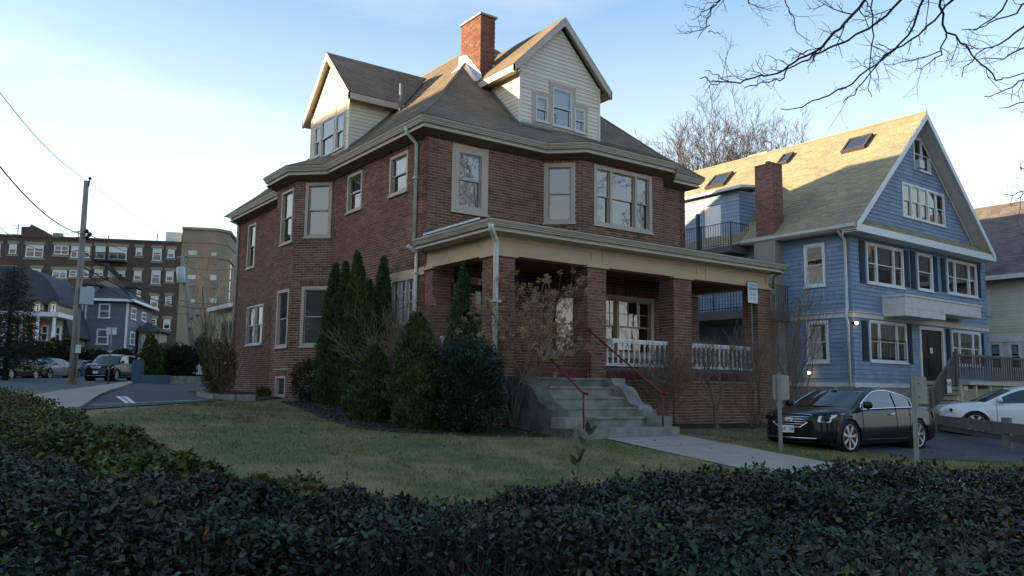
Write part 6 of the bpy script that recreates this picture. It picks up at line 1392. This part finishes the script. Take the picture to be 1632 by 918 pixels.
arborvitae(vbase(592, 672, 597, 552, 34), 'low broad evergreen in front of the tall row', n=9000, group=None)
arborvitae(vbase(665, 684, 665, 500, 41), 'broad cone shaped evergreen right of the brown twiggy shrub', n=13000, group=None, belly=.38)
arborvitae(vbase(742, 672, 738, 425, 29), 'slender pointed evergreen rising behind the glossy holly, before the porch rail', n=8000, group=None, tip=1.5, belly=.5)
def bush(bp, label, mat, n, name='bush', cat='shrub', L=(.03, .06), Wd=(.02, .035), flat=.9, core='arbor_core', group=None, corer=.78, up=.4):
    b, h, r, lean = bp; o = empty(name, b, label, cat, group)
    if core:
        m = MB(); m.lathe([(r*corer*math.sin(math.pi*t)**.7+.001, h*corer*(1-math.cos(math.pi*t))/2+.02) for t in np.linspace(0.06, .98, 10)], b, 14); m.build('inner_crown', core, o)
    MB().tube([b-Vector((0, 0, .1)), b+Vector((0, 0, h*.6))], [.05, .02], 5).build('stem', 'bark', o)
    v = rdir(n); rr = rng.uniform(.74, 1.04, n); th = np.arctan2(v[:, 1], v[:, 0]); lump = 1+.12*np.sin(th*4+v[:, 2]*6)+.10*np.sin(th*7-v[:, 2]*9)+.07*np.sin(v[:, 2]*17+th)
    rr = rr*lump; P = np.stack([b.x+v[:, 0]*r*rr, b.y+v[:, 1]*r*rr, b.z+h*.5+v[:, 2]*h*.5*rr], 1); P[:, 2] = np.maximum(P[:, 2], b.z+.02)
    D = v+rdir(n)*.8+np.array([0, 0, up]); leaves('foliage', P, D, v+rdir(n)*.6, rng.uniform(*L, n), rng.uniform(*Wd, n), mat, o); return o
bush(vbase(745, 690, 745, 545, 54), 'large rounded dark glossy shrub beside the front steps', 'holly', 26000, L=(.04, .07), Wd=(.022, .036))
bush(vbase(492, 643, 490, 575, 27), 'small loose green brown shrub against the side bay', 'far_bush', 5000, core=None, L=(.04, .07))
# ------------------------------------------------------------------ bare woody plants
def grow(mb, p, d, L, r, lev, mx, rnd, split=(2, 3), ang=.5, upb=.15, shrink=.72, seg=3, tips=None, wob=.12, sides=(6, 5, 4, 3, 3, 3, 3), tap=.2, minr=.0035):
    pts = [p]; rs = [r]; dd = Vector(d).normalized()
    for i in range(seg):
        dd = (dd+Vector((rnd.gauss(0, wob), rnd.gauss(0, wob), rnd.gauss(0, wob)+upb*.3))).normalized(); pts.append(pts[-1]+dd*L/seg); rs.append(r*(1-tap*(i+1)/seg))
    mb[min(lev, len(mb)-1)].tube(pts, rs, sides[min(lev, 6)], cap=False)
    if lev >= mx:
        if tips is not None: tips.append((pts[-1], dd))
        return
    k = rnd.randint(*split)
    for j in range(k):
        ax = dd.orthogonal().normalized(); ax = Matrix.Rotation(rnd.random()*6.283, 3, dd) @ ax
        nd = (dd*math.cos(ang)+ax*math.sin(ang)*(rnd.uniform(.6, 1.25) if k > 1 else .4)+Vector((0, 0, upb))).normalized()
        st = pts[-1] if j < 2 else pts[-2]
        grow(mb, st, nd, L*shrink*rnd.uniform(.75, 1.2), max(rs[-1]*(.80 if j == 0 else .62), minr), lev+1, mx, rnd, split, ang, upb, shrink, seg, tips, wob, sides, tap, minr)
def tree(base, h, label, seed, mx=6, r0=.22, spread=.42, upb=.18, mat='bark_far', cat='tree', split=(2, 3), trunk=.30, shrink=.74, name='bare_tree', lean=(0, 0, 1), group=None, minr=.0035, wob=.12):
    rnd = random.Random(seed); T, C_ = MB(), MB(); base = Vector(base); o = empty(name, base, label, cat, group); tips = []
    grow([T, C_], base-Vector((0, 0, .2)), lean, h*trunk, r0, 0, mx, rnd, split, spread, upb, shrink, 3, tips, wob, minr=minr)
    T.build('trunk', mat, o); C_.build('crown', mat, o); return o, tips
def fan_tree(base, h, R, label, seed, group=None, limbs=13, fork=.34, rr=.26, thin=.010, mat='bark_far'):
    """broad crowned bare tree: limbs arch from a low fork to a dome, each carrying branches, twigs and twiglets"""
    rd = random.Random(seed); base = Vector(base); o = empty('bare_tree', base, label, 'tree', group); fk = base+Vector((0, 0, h*fork))
    MB().tube([base-Vector((0, 0, .2)), base.lerp(fk, .5)+Vector((rd.gauss(0, .1), rd.gauss(0, .1), 0)), fk], [rr, rr*.8, rr*.7], 8).build('trunk', mat, o)
    C_ = MB()
    def sub(p, d, L, r, lev):
        pts = [p]; dd = d.copy()
        for i in range(3): dd = (dd+Vector((rd.gauss(0, .16), rd.gauss(0, .16), rd.gauss(.05, .14)))).normalized(); pts.append(pts[-1]+dd*L/3)
        C_.tube(pts, [r, r*.85, r*.7, max(r*.5, thin*.7)], 3, cap=False)
        if lev:
            for k in range(rd.randint(4, 6) if lev > 1 else 3):
                t = rd.uniform(.25, 1)*3; i = min(int(t), 2); q = pts[i].lerp(pts[i+1], t-i); ax = dd.orthogonal().normalized(); ax = Matrix.Rotation(rd.random()*6.283, 3, dd) @ ax
                sub(q, (dd+ax*rd.uniform(.45, .95)+Vector((0, 0, .15))).normalized(), L*rd.uniform(.40, .62), max(r*.55, thin), lev-1)
    for i in range(limbs):
        a = i*2.399; e = math.sqrt((i+.5)/limbs); tip = fk+Vector((math.cos(a)*R*e, math.sin(a)*R*e, (h*(1-fork))*(1-.42*e**2.2)*rd.uniform(.90, 1.03))); m1 = fk.lerp(tip, .45)+Vector((0, 0, h*.05*(1 if e > .4 else 0)))-Vector((math.cos(a), math.sin(a), 0))*R*e*.12
        pts = []
        for k in range(9): t = k/8; pts.append(fk*(1-t)**2+m1*2*t*(1-t)+tip*t*t+Vector((rd.gauss(0, .10), rd.gauss(0, .10), rd.gauss(0, .06)))*(1 if 0 < k else 0))
        r0 = rr*.42; C_.tube(pts, [max(r0*(1-.85*k/8), thin) for k in range(9)], 5, cap=False)
        for k in range(2, 9):
            for j in range(2):
                dd = (pts[k]-pts[k-1]).normalized(); ax = dd.orthogonal().normalized(); ax = Matrix.Rotation(rd.random()*6.283, 3, dd) @ ax
                sub(pts[k].lerp(pts[k-1], rd.random()), (dd*1.1+ax*rd.uniform(.4, .9)+Vector((0, 0, .1))).normalized(), h*.16*rd.uniform(.6, 1.15)*(1-.25*k/8), max(r0*(1-.85*k/8)*.5, thin*1.3), 2)
    C_.build('crown', mat, o); return o
for px, dd, ptop, R, sd_, lab in ((1118, 62, 186, 4.6, 11, 'broad bare tree behind the houses, beside the brick house eave'), (1172, 66, 165, 5.2, 5, 'tallest bare tree behind the houses, centred in the gap'), (1232, 70, 190, 4.6, 23, 'bare tree behind the blue house ridge, above the rear chimney')):
    p = at_depth(px, 640, dd); zt_ = at_depth(px, ptop, dd).z; g0 = gh(p.x, p.y); fan_tree((p.x, p.y, g0), zt_-g0, R, lab, sd_, 'bare trees behind the houses', fork=.42, thin=.013)
p = at_depth(322, 604, 66); tree((p.x, p.y, .2), 11, 'thin bare tree standing before the tan corner building', 8, 6, .13, .30, .25, mat='bark', trunk=.30)
p = at_depth(338, 604, 58); tree((p.x, p.y, .1), 8, 'slanting bare sapling to the right of the leaning pole', 9, 5, .09, .3, .2, mat='bark', lean=(.3, -.1, 1))
def shrub(base, h, label, seed, stems=12, mx=3, r0=.018, spread=.35, upb=.25, mat='twig', fan=.35, name='bare_shrub', L0=.42, shrink=.78, heads=None, split=(2, 3), group=None, lean=(0, 0)):
    rnd = random.Random(seed); o = empty(name, base, label, 'shrub', group); tips = []; base = Vector(base)
    for s in range(stems):
        a = rnd.random()*6.283; f_ = fan*rnd.uniform(.3, 1.1); m = MB(); st = base+Vector((math.cos(a), math.sin(a), 0))*rnd.uniform(0, .10)
        grow([m], st-Vector((0, 0, .05)), (math.cos(a)*f_+lean[0], math.sin(a)*f_+lean[1], 1), h*L0*rnd.uniform(.8, 1.15), r0*rnd.uniform(.7, 1.2), 0, mx, rnd, split, spread, upb, shrink, 4, tips, .17, (5, 4, 3, 3, 3, 3, 3), minr=.0042)
        m.build('stem', mat, o)
    if heads:
        n = len(tips)*heads; idx = np.repeat(np.arange(len(tips)), heads); tp = np.array([tuple(t[0]) for t in tips]); v = rdir(n)
        P = tp[idx]+v*rng.uniform(.01, .055, n)[:, None]; leaves('seed_heads', P, v+rdir(n)*.4, rdir(n), rng.uniform(.02, .04, n), .022, 'seedhead', o)
    return o
b, h, r, _l = vbase(820, 684, 850, 440, 80, 18.0); b.z = -.88
shrub(b, 3.5, 'tall bare shrub with brown dried flower heads left of the front steps', 3, stems=22, mx=3, r0=.017, fan=.34, upb=.22, heads=36, L0=.31, shrink=.80, spread=.33, lean=(.14, .0))
b = Vector((9.2, 16.9, gh(9.2, 16.9))); shrub(b, 2.2, 'dense brown twiggy shrub between the evergreens and the cone shaped one', 4, stems=26, mx=4, r0=.010, fan=.75, L0=.38, upb=.12, split=(2, 4), spread=.5)
b = ground(1155, 676); b = Vector((16.6, 14.0, gh(16.6, 14))); tr_, _t = tree(b, 2.75, 'small crooked bare tree in front of the porch balustrade', 14, 6, .075, .52, .16, mat='twig', trunk=.28, shrink=.80, name='bare_tree')
b = Vector((14.9, 14.2, gh(14.9, 14.2))); shrub(b, 1.9, 'low tangled bare shrub beside the right handrail', 15, stems=18, mx=4, r0=.012, fan=.55, L0=.38, split=(2, 4), spread=.5, upb=.1)
b = Vector((18.3, 14.1, gh(18.3, 14.1))); shrub(b, 2.0, 'bare shrub growing in front of the right hand balustrade', 16, stems=17, mx=4, r0=.012, fan=.5, L0=.40, spread=.45)
b = Vector((20.9, 14.9, gh(20.9, 14.9))); shrub(b, 3.6, 'tall fan of bare upright stems at the right porch corner', 17, stems=26, mx=3, r0=.016, fan=.34, L0=.42, upb=.35, spread=.28)
b = ground(388, 632); b = Vector((9.0, 29.5, gh(9, 29.5))); shrub(b, 3.0, 'bare brown shrub against the far corner of the brick wall', 18, stems=30, mx=3, r0=.012, fan=.42, L0=.40, upb=.3, spread=.35)
bush(vbase(347, 627, 345, 545, 24), 'olive brown leafy shrub at the corner of the parking lot', 'brown_bush', 9000, core=None, L=(.05, .09), Wd=(.02, .04))
bush(vbase(420, 634, 420, 618, 10), 'little yellow green plant by the basement window', 'hedge_green', 700, core=None, L=(.05, .09))
# far plants by the lot
arborvitae(vbase(241, 603, 240, 533, 16, 50), 'dark cone evergreen behind the low blue grey wall', n=4500, group=None, leafl=(.12, .26), belly=.35)
bush(vbase(283, 600, 283, 553, 26, 52), 'rounded dark clipped shrub next to the picket fence', 'far_bush', 7000, L=(.10, .2), Wd=(.06, .1))
for i, (px, py, py2, hw, d, lb, mt) in enumerate(((40, 592, 545, 40, 64, 'dark shrub mass behind the leftmost parked cars', 'far_bush'), (92, 592, 543, 32, 64, 'dark hedge like shrub behind the silver sedan', 'far_bush'), (150, 590, 561, 26, 66, 'low dark shrub below the slate blue house windows', 'far_bush'),
     (192, 590, 560, 20, 66, 'low dark shrub behind the sport utility vehicle', 'far_bush'), (262, 590, 551, 26, 68, 'brown shrub in front of the small side porch', 'brown_bush'), (228, 592, 566, 16, 66, 'low brown shrub left of the cone evergreen', 'brown_bush'), (322, 590, 540, 14, 60, 'dark shrub behind the picket fence', 'far_bush'))):
    bush(vbase(px, py, px, py2, hw, d), lb, mt, 4500, L=(.14, .3), Wd=(.08, .14))
# drooping conifer at the left edge
b = at_depth(8, 600, 46); b.z = gh(b.x, b.y); cz_ = empty('conifer', b, 'dark drooping conifer at the left edge in front of the old house', 'tree'); H_ = at_depth(8, 418, 46).z-b.z
MB().tube([b-Vector((0, 0, .2)), b+Vector((0, 0, H_))], [.16, .03], 7).build('trunk', 'bark_dark', cz_)
nb = 90; P = []; D = []; brm = MB(); rnd = random.Random(2)
for i in range(nb):
    t = .12+.86*i/nb; a = i*2.4; L = 2.1*(1-t)**.7+.25; d = Vector((math.cos(a), math.sin(a), .1-.25*t)); z = b.z+H_*t; pts = [Vector((b.x, b.y, z))+d*L*s-Vector((0, 0, .35*L*s*s*.5)) for s in (0, .5, 1)]; brm.tube(pts, [.03, .02, .01], 3)
    for k in range(int(125*L)):
        s = rnd.uniform(.15, 1.05); q = pts[0].lerp(pts[2], s)+Vector((rnd.gauss(0, .14), rnd.gauss(0, .14), rnd.gauss(0, .10))); P.append(tuple(q)); D.append((d.x+rnd.gauss(0, .5), d.y+rnd.gauss(0, .5), -.5+rnd.gauss(0, .4)))
brm.build('branches', 'bark_dark', cz_); P = np.array(P); D = np.array(D); leaves('needles', P, D, rdir(len(P)), rng.uniform(.08, .18, len(P)), .035, 'pine', cz_)

# ------------------------------------------------------------------ street tree whose branches hang into the upper right of the view
ot = empty('street_tree', (7.3, -.4, -1.5), 'bare tree branches reaching into the sky at the upper right corner', 'tree')
zo = lambda x, y: (1060+x/2.853, y/2.853)
LB = [([(1010, -120), (910, 0), (830, 100), (740, 185), (650, 245), (560, 305), (480, 340), (400, 360), (330, 375), (230, 370), (160, 358)], 3.0, 5.6), ([(300, 378), (240, 345), (180, 322)], 1.1, 5.6), ([(260, 372), (215, 390), (180, 407)], 1.0, 5.6),
 ([(1180, -110), (1075, 0), (960, 110), (840, 185), (740, 215), (650, 265), (560, 320), (530, 370), (440, 378), (360, 400)], 2.6, 5.3), ([(1230, -110), (1180, 0), (1130, 120), (1040, 230), (960, 290), (860, 370), (750, 430), (660, 465), (600, 497), (525, 495)], 2.4, 5.9),
 ([(1400, -110), (1310, 0), (1230, 90), (1110, 180), (1000, 250), (940, 310), (880, 400), (810, 465)], 2.4, 5.0), ([(900, -90), (940, 0), (945, 120), (930, 260), (915, 400), (940, 440)], 1.7, 5.7),
 ([(1240, -100), (1255, 20), (1280, 150), (1370, 210), (1440, 290), (1500, 360), (1560, 350), (1700, 320)], 2.5, 5.2), ([(1640, -90), (1530, 50), (1440, 115), (1350, 135)], 2.0, 4.9), ([(1720, 50), (1640, 120), (1520, 200), (1420, 240), (1350, 350)], 2.2, 5.1),
 ([(1760, 300), (1632, 360), (1560, 400), (1450, 440)], 1.8, 4.8), ([(1760, 420), (1632, 465), (1520, 492)], 1.7, 4.7), ([(1760, 820), (1632, 868), (1540, 882)], 1.5, 4.6), ([(1760, 740), (1632, 768), (1610, 762)], 1.4, 4.6), ([(1760, 880), (1632, 890), (1590, 905)], 1.2, 4.6),
 ([(300, -90), (250, 0), (210, 40), (190, 110), (150, 172)], 1.8, 6.0), ([(225, 25), (170, 60), (120, 90)], 1.0, 6.0), ([(200, 120), (150, 140), (90, 140)], 1.0, 6.0), ([(190, 140), (225, 145), (258, 150)], .9, 6.0), ([(560, -80), (545, 0), (570, 60), (600, 140), (660, 185)], 1.4, 5.6),
 ([(1280, 150), (1250, 240), (1190, 300), (1140, 310)], 1.5, 5.2), ([(1240, 240), (1120, 275), (1000, 292)], 1.1, 5.2), ([(420, -60), (370, 10), (420, 25), (485, 50)], 1.1, 6.1), ([(1740, -60), (1632, 30), (1520, 90), (1400, 135)], 2.2, 4.8), ([(1740, 180), (1632, 215), (1540, 260), (1420, 270)], 1.9, 4.9)]
limb = at_depth(1700, -420, 5.2); tipx = at_depth(2300, -300, 4.6)
tb = MB(); tb.tube([(7.3, -.4, -1.6), (7.2, -.35, .5), (7.0, -.2, 2.2), (6.2, .6, 3.6)], [.19, .16, .12, .09], 12); tb.build('trunk', 'bark_dark', ot)
rnd = random.Random(5); start = Vector((6.2, .6, 3.6))
tw = MB()
def twigs(p, d, L, r, lev):
    pts = [p]; dd = Vector(d)
    for i in range(4): dd = (dd+Vector((rnd.gauss(0, .22), rnd.gauss(0, .22), rnd.gauss(0, .22)))).normalized(); pts.append(pts[-1]+dd*L/4)
    tw.tube(pts, [r, r*.85, r*.7, r*.55, r*.35], 3, cap=False)
    if lev > 0:
        for i in (1, 2, 3):
            if rnd.random() < .75: ax = dd.cross(_f).normalized()*(1 if rnd.random() < .5 else -1); twigs(pts[i], (dd+ax*rnd.uniform(.5, 1.1)).normalized(), L*rnd.uniform(.3, .6), r*.65, lev-1)
    elif rnd.random() < .6: tw.lathe([(.001, 0), (.0028, .003), (.001, .007)], pts[-1], 4, dd)
for pts, wpx, d in LB:
    q = []
    for i, (x, y) in enumerate(pts):
        a, b_ = zo(x, y); q.append(at_depth(a, b_, d+.25*math.sin(i*1.3+d*7)))
    long_ = len(pts) > 4 or pts[0][0] > 1700 or pts[0][1] < 0
    r = wpx*.5/FPX*d*1.5; qq = []
    for i in range(len(q)-1):
        for k in range(3): qq.append(q[i].lerp(q[i+1], k/3)+Vector((rnd.gauss(0, .008), rnd.gauss(0, .008), rnd.gauss(0, .008))))
    qq.append(q[-1]); n = len(qq); rs = [r*(1.15-.80*i/n) for i in range(n)]
    if long_: qq = [start, start.lerp(qq[0], .5)+Vector((0, 0, .25))]+qq; rs = [r*2.6, r*1.9]+rs
    MB().tube(qq, rs, 6, cap=False).build('limb', 'bark_dark', ot)
    for i in range(4 if long_ else 1, len(qq)-1):
        if rnd.random() < .40:
            dd = (qq[i+1]-qq[i]).normalized(); ax = dd.cross(_f).normalized()*(1 if rnd.random() < .5 else -1)
            twigs(qq[i], (dd+ax*rnd.uniform(.4, 1.0)).normalized(), rnd.uniform(.10, .34), max(rs[i]*.55, .0020), 2 if rnd.random() < .5 else 1)
tw.build('twigs', 'bark_dark', ot, kind='stuff')
# bare trees across the front street, behind the viewer: the windows mirror them
o = fan_tree((38, -17, -1.6), 24, 7.5, 'bare tree across the front street, opposite the cream house', 31, 'bare trees lining the front street', limbs=15, fork=.22, rr=.32, thin=.020)
for (x, y, lb) in ((51, -16, 'farthest bare tree down the front street'), (27, -16, 'bare tree across the front street opposite the driveway'), (64, -16, 'bare tree beyond the cream house across the street'), (-21, -11, 'bare tree on the far street corner behind the viewer'), (6, -20, 'bare tree straight behind the viewer'), (-29, 8, 'bare tree across the side street, level with the front hedge')):
    c = o.copy(); COL.objects.link(c); c.location = (x, y, -1.6); c.rotation_euler = (0, 0, x*.7); c.scale = (1.18, 1.18, 1.18); c['label'] = lb
    for ch in o.children:
        k = ch.copy(); COL.objects.link(k); k.parent = c

# ------------------------------------------------------------------ hedge
HE = empty('hedge', (2.0, 3.0, -1.45), 'long clipped evergreen hedge filling the foreground and bending away at the left', 'hedge')
cols = [-260, -120, 0, 50, 100, 150, 200, 300, 430, 560, 700, 850, 1050, 1400, 1632, 1800]
farp = {-260: (606, 17, -.0), -120: (607, 16.5, -.02), 0: (609, 16, -.05), 50: (622, 13, -.15), 100: (640, 11, -.26), 150: (662, 8.6, -.33), 200: (684, 6.8, -.38), 300: (720, 4.9, -.41), 430: (752, 4.0, -.43), 560: (772, 3.7, -.45), 700: (775, 3.8, -.45), 850: (764, 4.0, -.45), 1050: (753, 4.2, -.45), 1400: (736, 4.7, -.45), 1632: (741, 4.7, -.45), 1800: (741, 4.8, -.45)}
nearp = {-260: 1.9, -120: 2.0, 0: 2.15, 50: 2.2, 100: 2.25, 150: 2.3, 200: 2.35, 300: 2.45, 430: 2.6, 560: 2.72, 700: 2.75, 850: 2.65, 1050: 2.3, 1400: 1.9, 1632: 1.75, 1800: 1.7}
cx_ = np.array(cols, float); fd = []; fz = []
for c in cols:
    py, _, z = farp[c]; d = ray(c, py); k = z/d.z if abs(z) > .03 and d.z < 0 else farp[c][1]
    fd.append(min(k, 17)); fz.append(z)
fd = np.array(fd); fz = np.array(fz); nd = np.array([nearp[c] for c in cols])
hdir = lambda px: np.stack([_f.x+_r.x*(px-816)/FPX, _f.y+_r.y*(px-816)/FPX], -1)   # horizontal bearing of a column
def hnoise(x, y): return .055*np.sin(x*3.1+y*1.7)+.045*np.sin(x*1.3-y*4.3+2)+.035*np.sin(x*9.7+y*7.1)+.02*np.sin(x*21-y*17)
def top(px, t, extra=0):
    """point on the hedge top: t = 0 near edge, 1 far edge (log depth)"""
    dn, df = np.interp(px, cx_, nd), np.interp(px, cx_, fd); d = np.exp(np.log(dn)+(np.log(df)-np.log(dn))*t); h = hdir(px); x, y = h[..., 0]*d, h[..., 1]*d
    zf_ = np.interp(px, cx_, fz); z = -.45+(zf_+.45)*np.clip((d-2.5)/np.maximum(df-2.5, .5), 0, 1); return x, y, z-.025+hnoise(x, y)*np.clip(d/3, .6, 1)*.8-.10*np.exp(-t/.05)-.05*np.exp(-(1-t)/.04)
# leaves over the top, denser and deeper towards the viewer
def topleaves(n, tr, px0, px1, depth, mat, Ls, Ws, name):
    px = rng.uniform(px0, px1, n); t = rng.uniform(*tr, n); kk_ = rng.random(n) > .93*np.exp(-((px-700)/230)**2)*np.clip((.62-t)/.3, 0, 1); px, t = px[kk_], t[kk_]; n = len(px); x, y, z = top(px, t); dz = rng.exponential(depth, n); P = np.stack([x, y, z-np.minimum(dz, .35)+.015], 1)
    D = np.stack([rng.normal(0, 1, n), rng.normal(0, 1, n), rng.normal(.35, .55, n)], 1); N_ = np.stack([rng.normal(0, .6, n), rng.normal(0, .6, n), np.ones(n)], 1)
    leaves(name, P, D, N_, rng.uniform(*Ls, n), rng.uniform(*Ws, n), mat, HE)
topleaves(86000, (0, 1), 350, 1800, .055, 'hedge_leaf', (.016, .033), (.010, .018), 'leaves')
topleaves(54000, (.02, .62), -260, 500, .06, 'hedge_leaf', (.018, .034), (.011, .019), 'leaves')
topleaves(52000, (.45, 1), -260, 520, .06, 'hedge_green', (.03, .055), (.018, .032), 'leaves')
topleaves(5000, (0, 1), -200, 1800, .03, 'hedge_green', (.02, .035), (.012, .02), 'leaves')
topleaves(800, (0, 1), 0, 1800, .04, 'hedge_brown', (.025, .045), (.015, .028), 'leaves')
n = 26000; px = rng.uniform(-200, 1800, n); x, y, z = top(px, rng.uniform(.90, 1.02, n)); P = np.stack([x, y, z-rng.uniform(0, .45, n)+.02], 1)
leaves('leaves', P, rdir(n)+np.array([0, 0, .4]), rdir(n), rng.uniform(.022, .042, n), rng.uniform(.013, .024, n), 'hedge_leaf', HE)
# near face, thinner in the middle where the stems and the grass show through
n = 46000; px = rng.uniform(-260, 1800, n); thin = np.exp(-((px-690)/230)**2); keep = rng.random(n) > thin*.97; px = px[keep]; n = len(px)
x, y, z = top(px, np.zeros(n)); dirn = hdir(px); nn = dirn/np.linalg.norm(dirn, axis=1, keepdims=True); q = rng.random(n)**.8*1.0; push = rng.uniform(-.04, .45, n)
P = np.stack([x+nn[:, 0]*push, y+nn[:, 1]*push, z-q+.1], 1); D = rdir(n)+np.array([0, 0, .3])
leaves('leaves', P, D, rdir(n)-np.stack([nn[:, 0], nn[:, 1], np.zeros(n)], 1), rng.uniform(.020, .038, n), rng.uniform(.012, .022, n), 'hedge_leaf', HE)
# woody stems
m = MB(); rnd = random.Random(6)
for i in range(520):
    px = rnd.uniform(-100, 1750) if i < 300 else rnd.uniform(420, 980); t = rnd.uniform(0, .55); a = top(np.array(px), np.array(t)); tp3 = Vector((float(a[0]), float(a[1]), float(a[2])))
    b = Vector((tp3.x+rnd.gauss(0, .14), tp3.y+rnd.gauss(0, .14), gh(tp3.x, tp3.y)-.02)); mid1 = b.lerp(tp3, .45)+Vector((rnd.gauss(0, .05), rnd.gauss(0, .05), 0)); m.tube([b, mid1, tp3-Vector((0, 0, .03))], [.008, .006, .002], 4, cap=False)
    for k in range(5):
        s = mid1.lerp(tp3, rnd.random()*.8); e = s+Vector((rnd.gauss(0, .12), rnd.gauss(0, .12), rnd.uniform(.08, .22))); m.tube([s, s.lerp(e, .5)+Vector((rnd.gauss(0, .015), rnd.gauss(0, .015), 0)), e], [.0035, .0028, .0015], 3, cap=False)
m.build('stems', 'bark_dark', HE, kind='stuff')
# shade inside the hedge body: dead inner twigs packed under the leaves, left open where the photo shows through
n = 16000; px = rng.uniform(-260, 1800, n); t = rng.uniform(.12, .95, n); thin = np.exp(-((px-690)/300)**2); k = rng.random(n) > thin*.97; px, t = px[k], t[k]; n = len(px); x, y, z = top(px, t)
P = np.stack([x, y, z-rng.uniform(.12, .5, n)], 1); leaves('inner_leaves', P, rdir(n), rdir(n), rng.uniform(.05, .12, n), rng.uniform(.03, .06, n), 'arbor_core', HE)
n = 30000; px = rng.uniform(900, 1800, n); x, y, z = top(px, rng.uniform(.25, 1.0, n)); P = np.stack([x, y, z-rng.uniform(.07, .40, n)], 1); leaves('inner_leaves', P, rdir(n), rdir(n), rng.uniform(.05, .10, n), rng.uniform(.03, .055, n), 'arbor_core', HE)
# nearest single leaves as parts
me1 = leaf_mesh('leaf', np.array([[0, 0, 0.]]), np.array([[0, 1., .1]]), np.array([[0, 0, 1.]]), np.array([.033]), np.array([.019]), 'hedge_leaf')
for i in range(280):
    px = rnd.uniform(30, 1600); t = rnd.uniform(0, .30); a = top(np.array(px), np.array(t)); ob = bpy.data.objects.new('leaf', me1)
    M = Matrix.Translation((float(a[0]), float(a[1]), float(a[2])+.022)) @ Matrix.Rotation(rnd.random()*6.28, 4, 'Z') @ Matrix.Rotation(rnd.gauss(.25, .4), 4, 'X') @ Matrix.Rotation(rnd.gauss(0, .4), 4, 'Y') @ Matrix.Scale(rnd.uniform(.8, 1.25), 4); put(ob, HE, M)
mk('shoot_leaf', (.085, .11, .075), .5, .1, 3, isl=.2)
# the tall pale shoot standing up from the hedge, and a few stray leaves
s0 = at_depth(914, 752, 3.2); s1 = at_depth(938, 690, 3.15); sp = MB().tube([s0-Vector((0, 0, .12)), s0.lerp(s1, .5)+Vector((-.004, 0, 0)), s1], [.0022, .0018, .0012], 5).build('shoot', 'shoot_leaf', HE, label='single tall pale shoot with paired leaves')
for (ax_, ay, bx, by, w_) in ((938, 692, 936, 669, .024), (936, 694, 953, 676, .020), (934, 700, 948, 697, .018), (932, 708, 921, 694, .022), (930, 712, 945, 708, .018), (925, 726, 914, 708, .026), (924, 728, 936, 712, .018), (920, 738, 928, 722, .020), (918, 742, 909, 722, .026)):
    a = np.array(tuple(at_depth(ax_, ay, 3.16))); b_ = np.array(tuple(at_depth(bx, by, 3.13))); d = b_-a; me = leaf_mesh('leaf', a[None], d[None], np.array([[-_f.x, -_f.y, .5]])+rdir(1)*.4, np.array([np.linalg.norm(d)*.95]), np.array([w_*.95]), 'shoot_leaf'); put(bpy.data.objects.new('leaf', me), sp)
for px, py, d, s, mt in ((1052, 772, 3.9, .07, 'dead_leaf'), (1066, 766, 3.95, .06, 'dead_leaf'), (325, 856, 2.4, .025, 'red_leaf'), (1372, 846, 2.5, .05, 'hedge_brown'), (1120, 812, 3.0, .05, 'hedge_brown'), (1002, 815, 2.9, .045, 'dead_leaf')):
    a = np.array(tuple(at_depth(px, py, d))); me = leaf_mesh('dead_leaf', a[None], rdir(1)+np.array([[_r.x, _r.y, .2]]), np.array([[-_f.x*.4, -_f.y*.4, 1.]]), np.array([s]), np.array([s*.55]), mt, .5); tag(put(bpy.data.objects.new('caught_leaf', me), HE), None)
# thin upright shoots along the far edge
m = MB(); P = []; D = []
for i in range(150):
    px = rnd.uniform(200, 1632); t = rnd.uniform(.80, 1.0); a = top(np.array(px), np.array(t)); b = Vector((float(a[0]), float(a[1]), float(a[2]))); h = rnd.uniform(.02, .07); e = b+Vector((rnd.gauss(0, .02), rnd.gauss(0, .02), h)); m.tube([b, e], [.0015, .001], 3, cap=False)
    for k in range(4): P.append(tuple(b.lerp(e, .3+.23*k))); D.append((rnd.gauss(0, 1), rnd.gauss(0, 1), .9))
m.build('shoots', 'bark_dark', HE, kind='stuff'); leaves('shoot_leaves', np.array(P), np.array(D), rdir(len(P)), rng.uniform(.018, .032, len(P)), .012, 'hedge_leaf', HE)
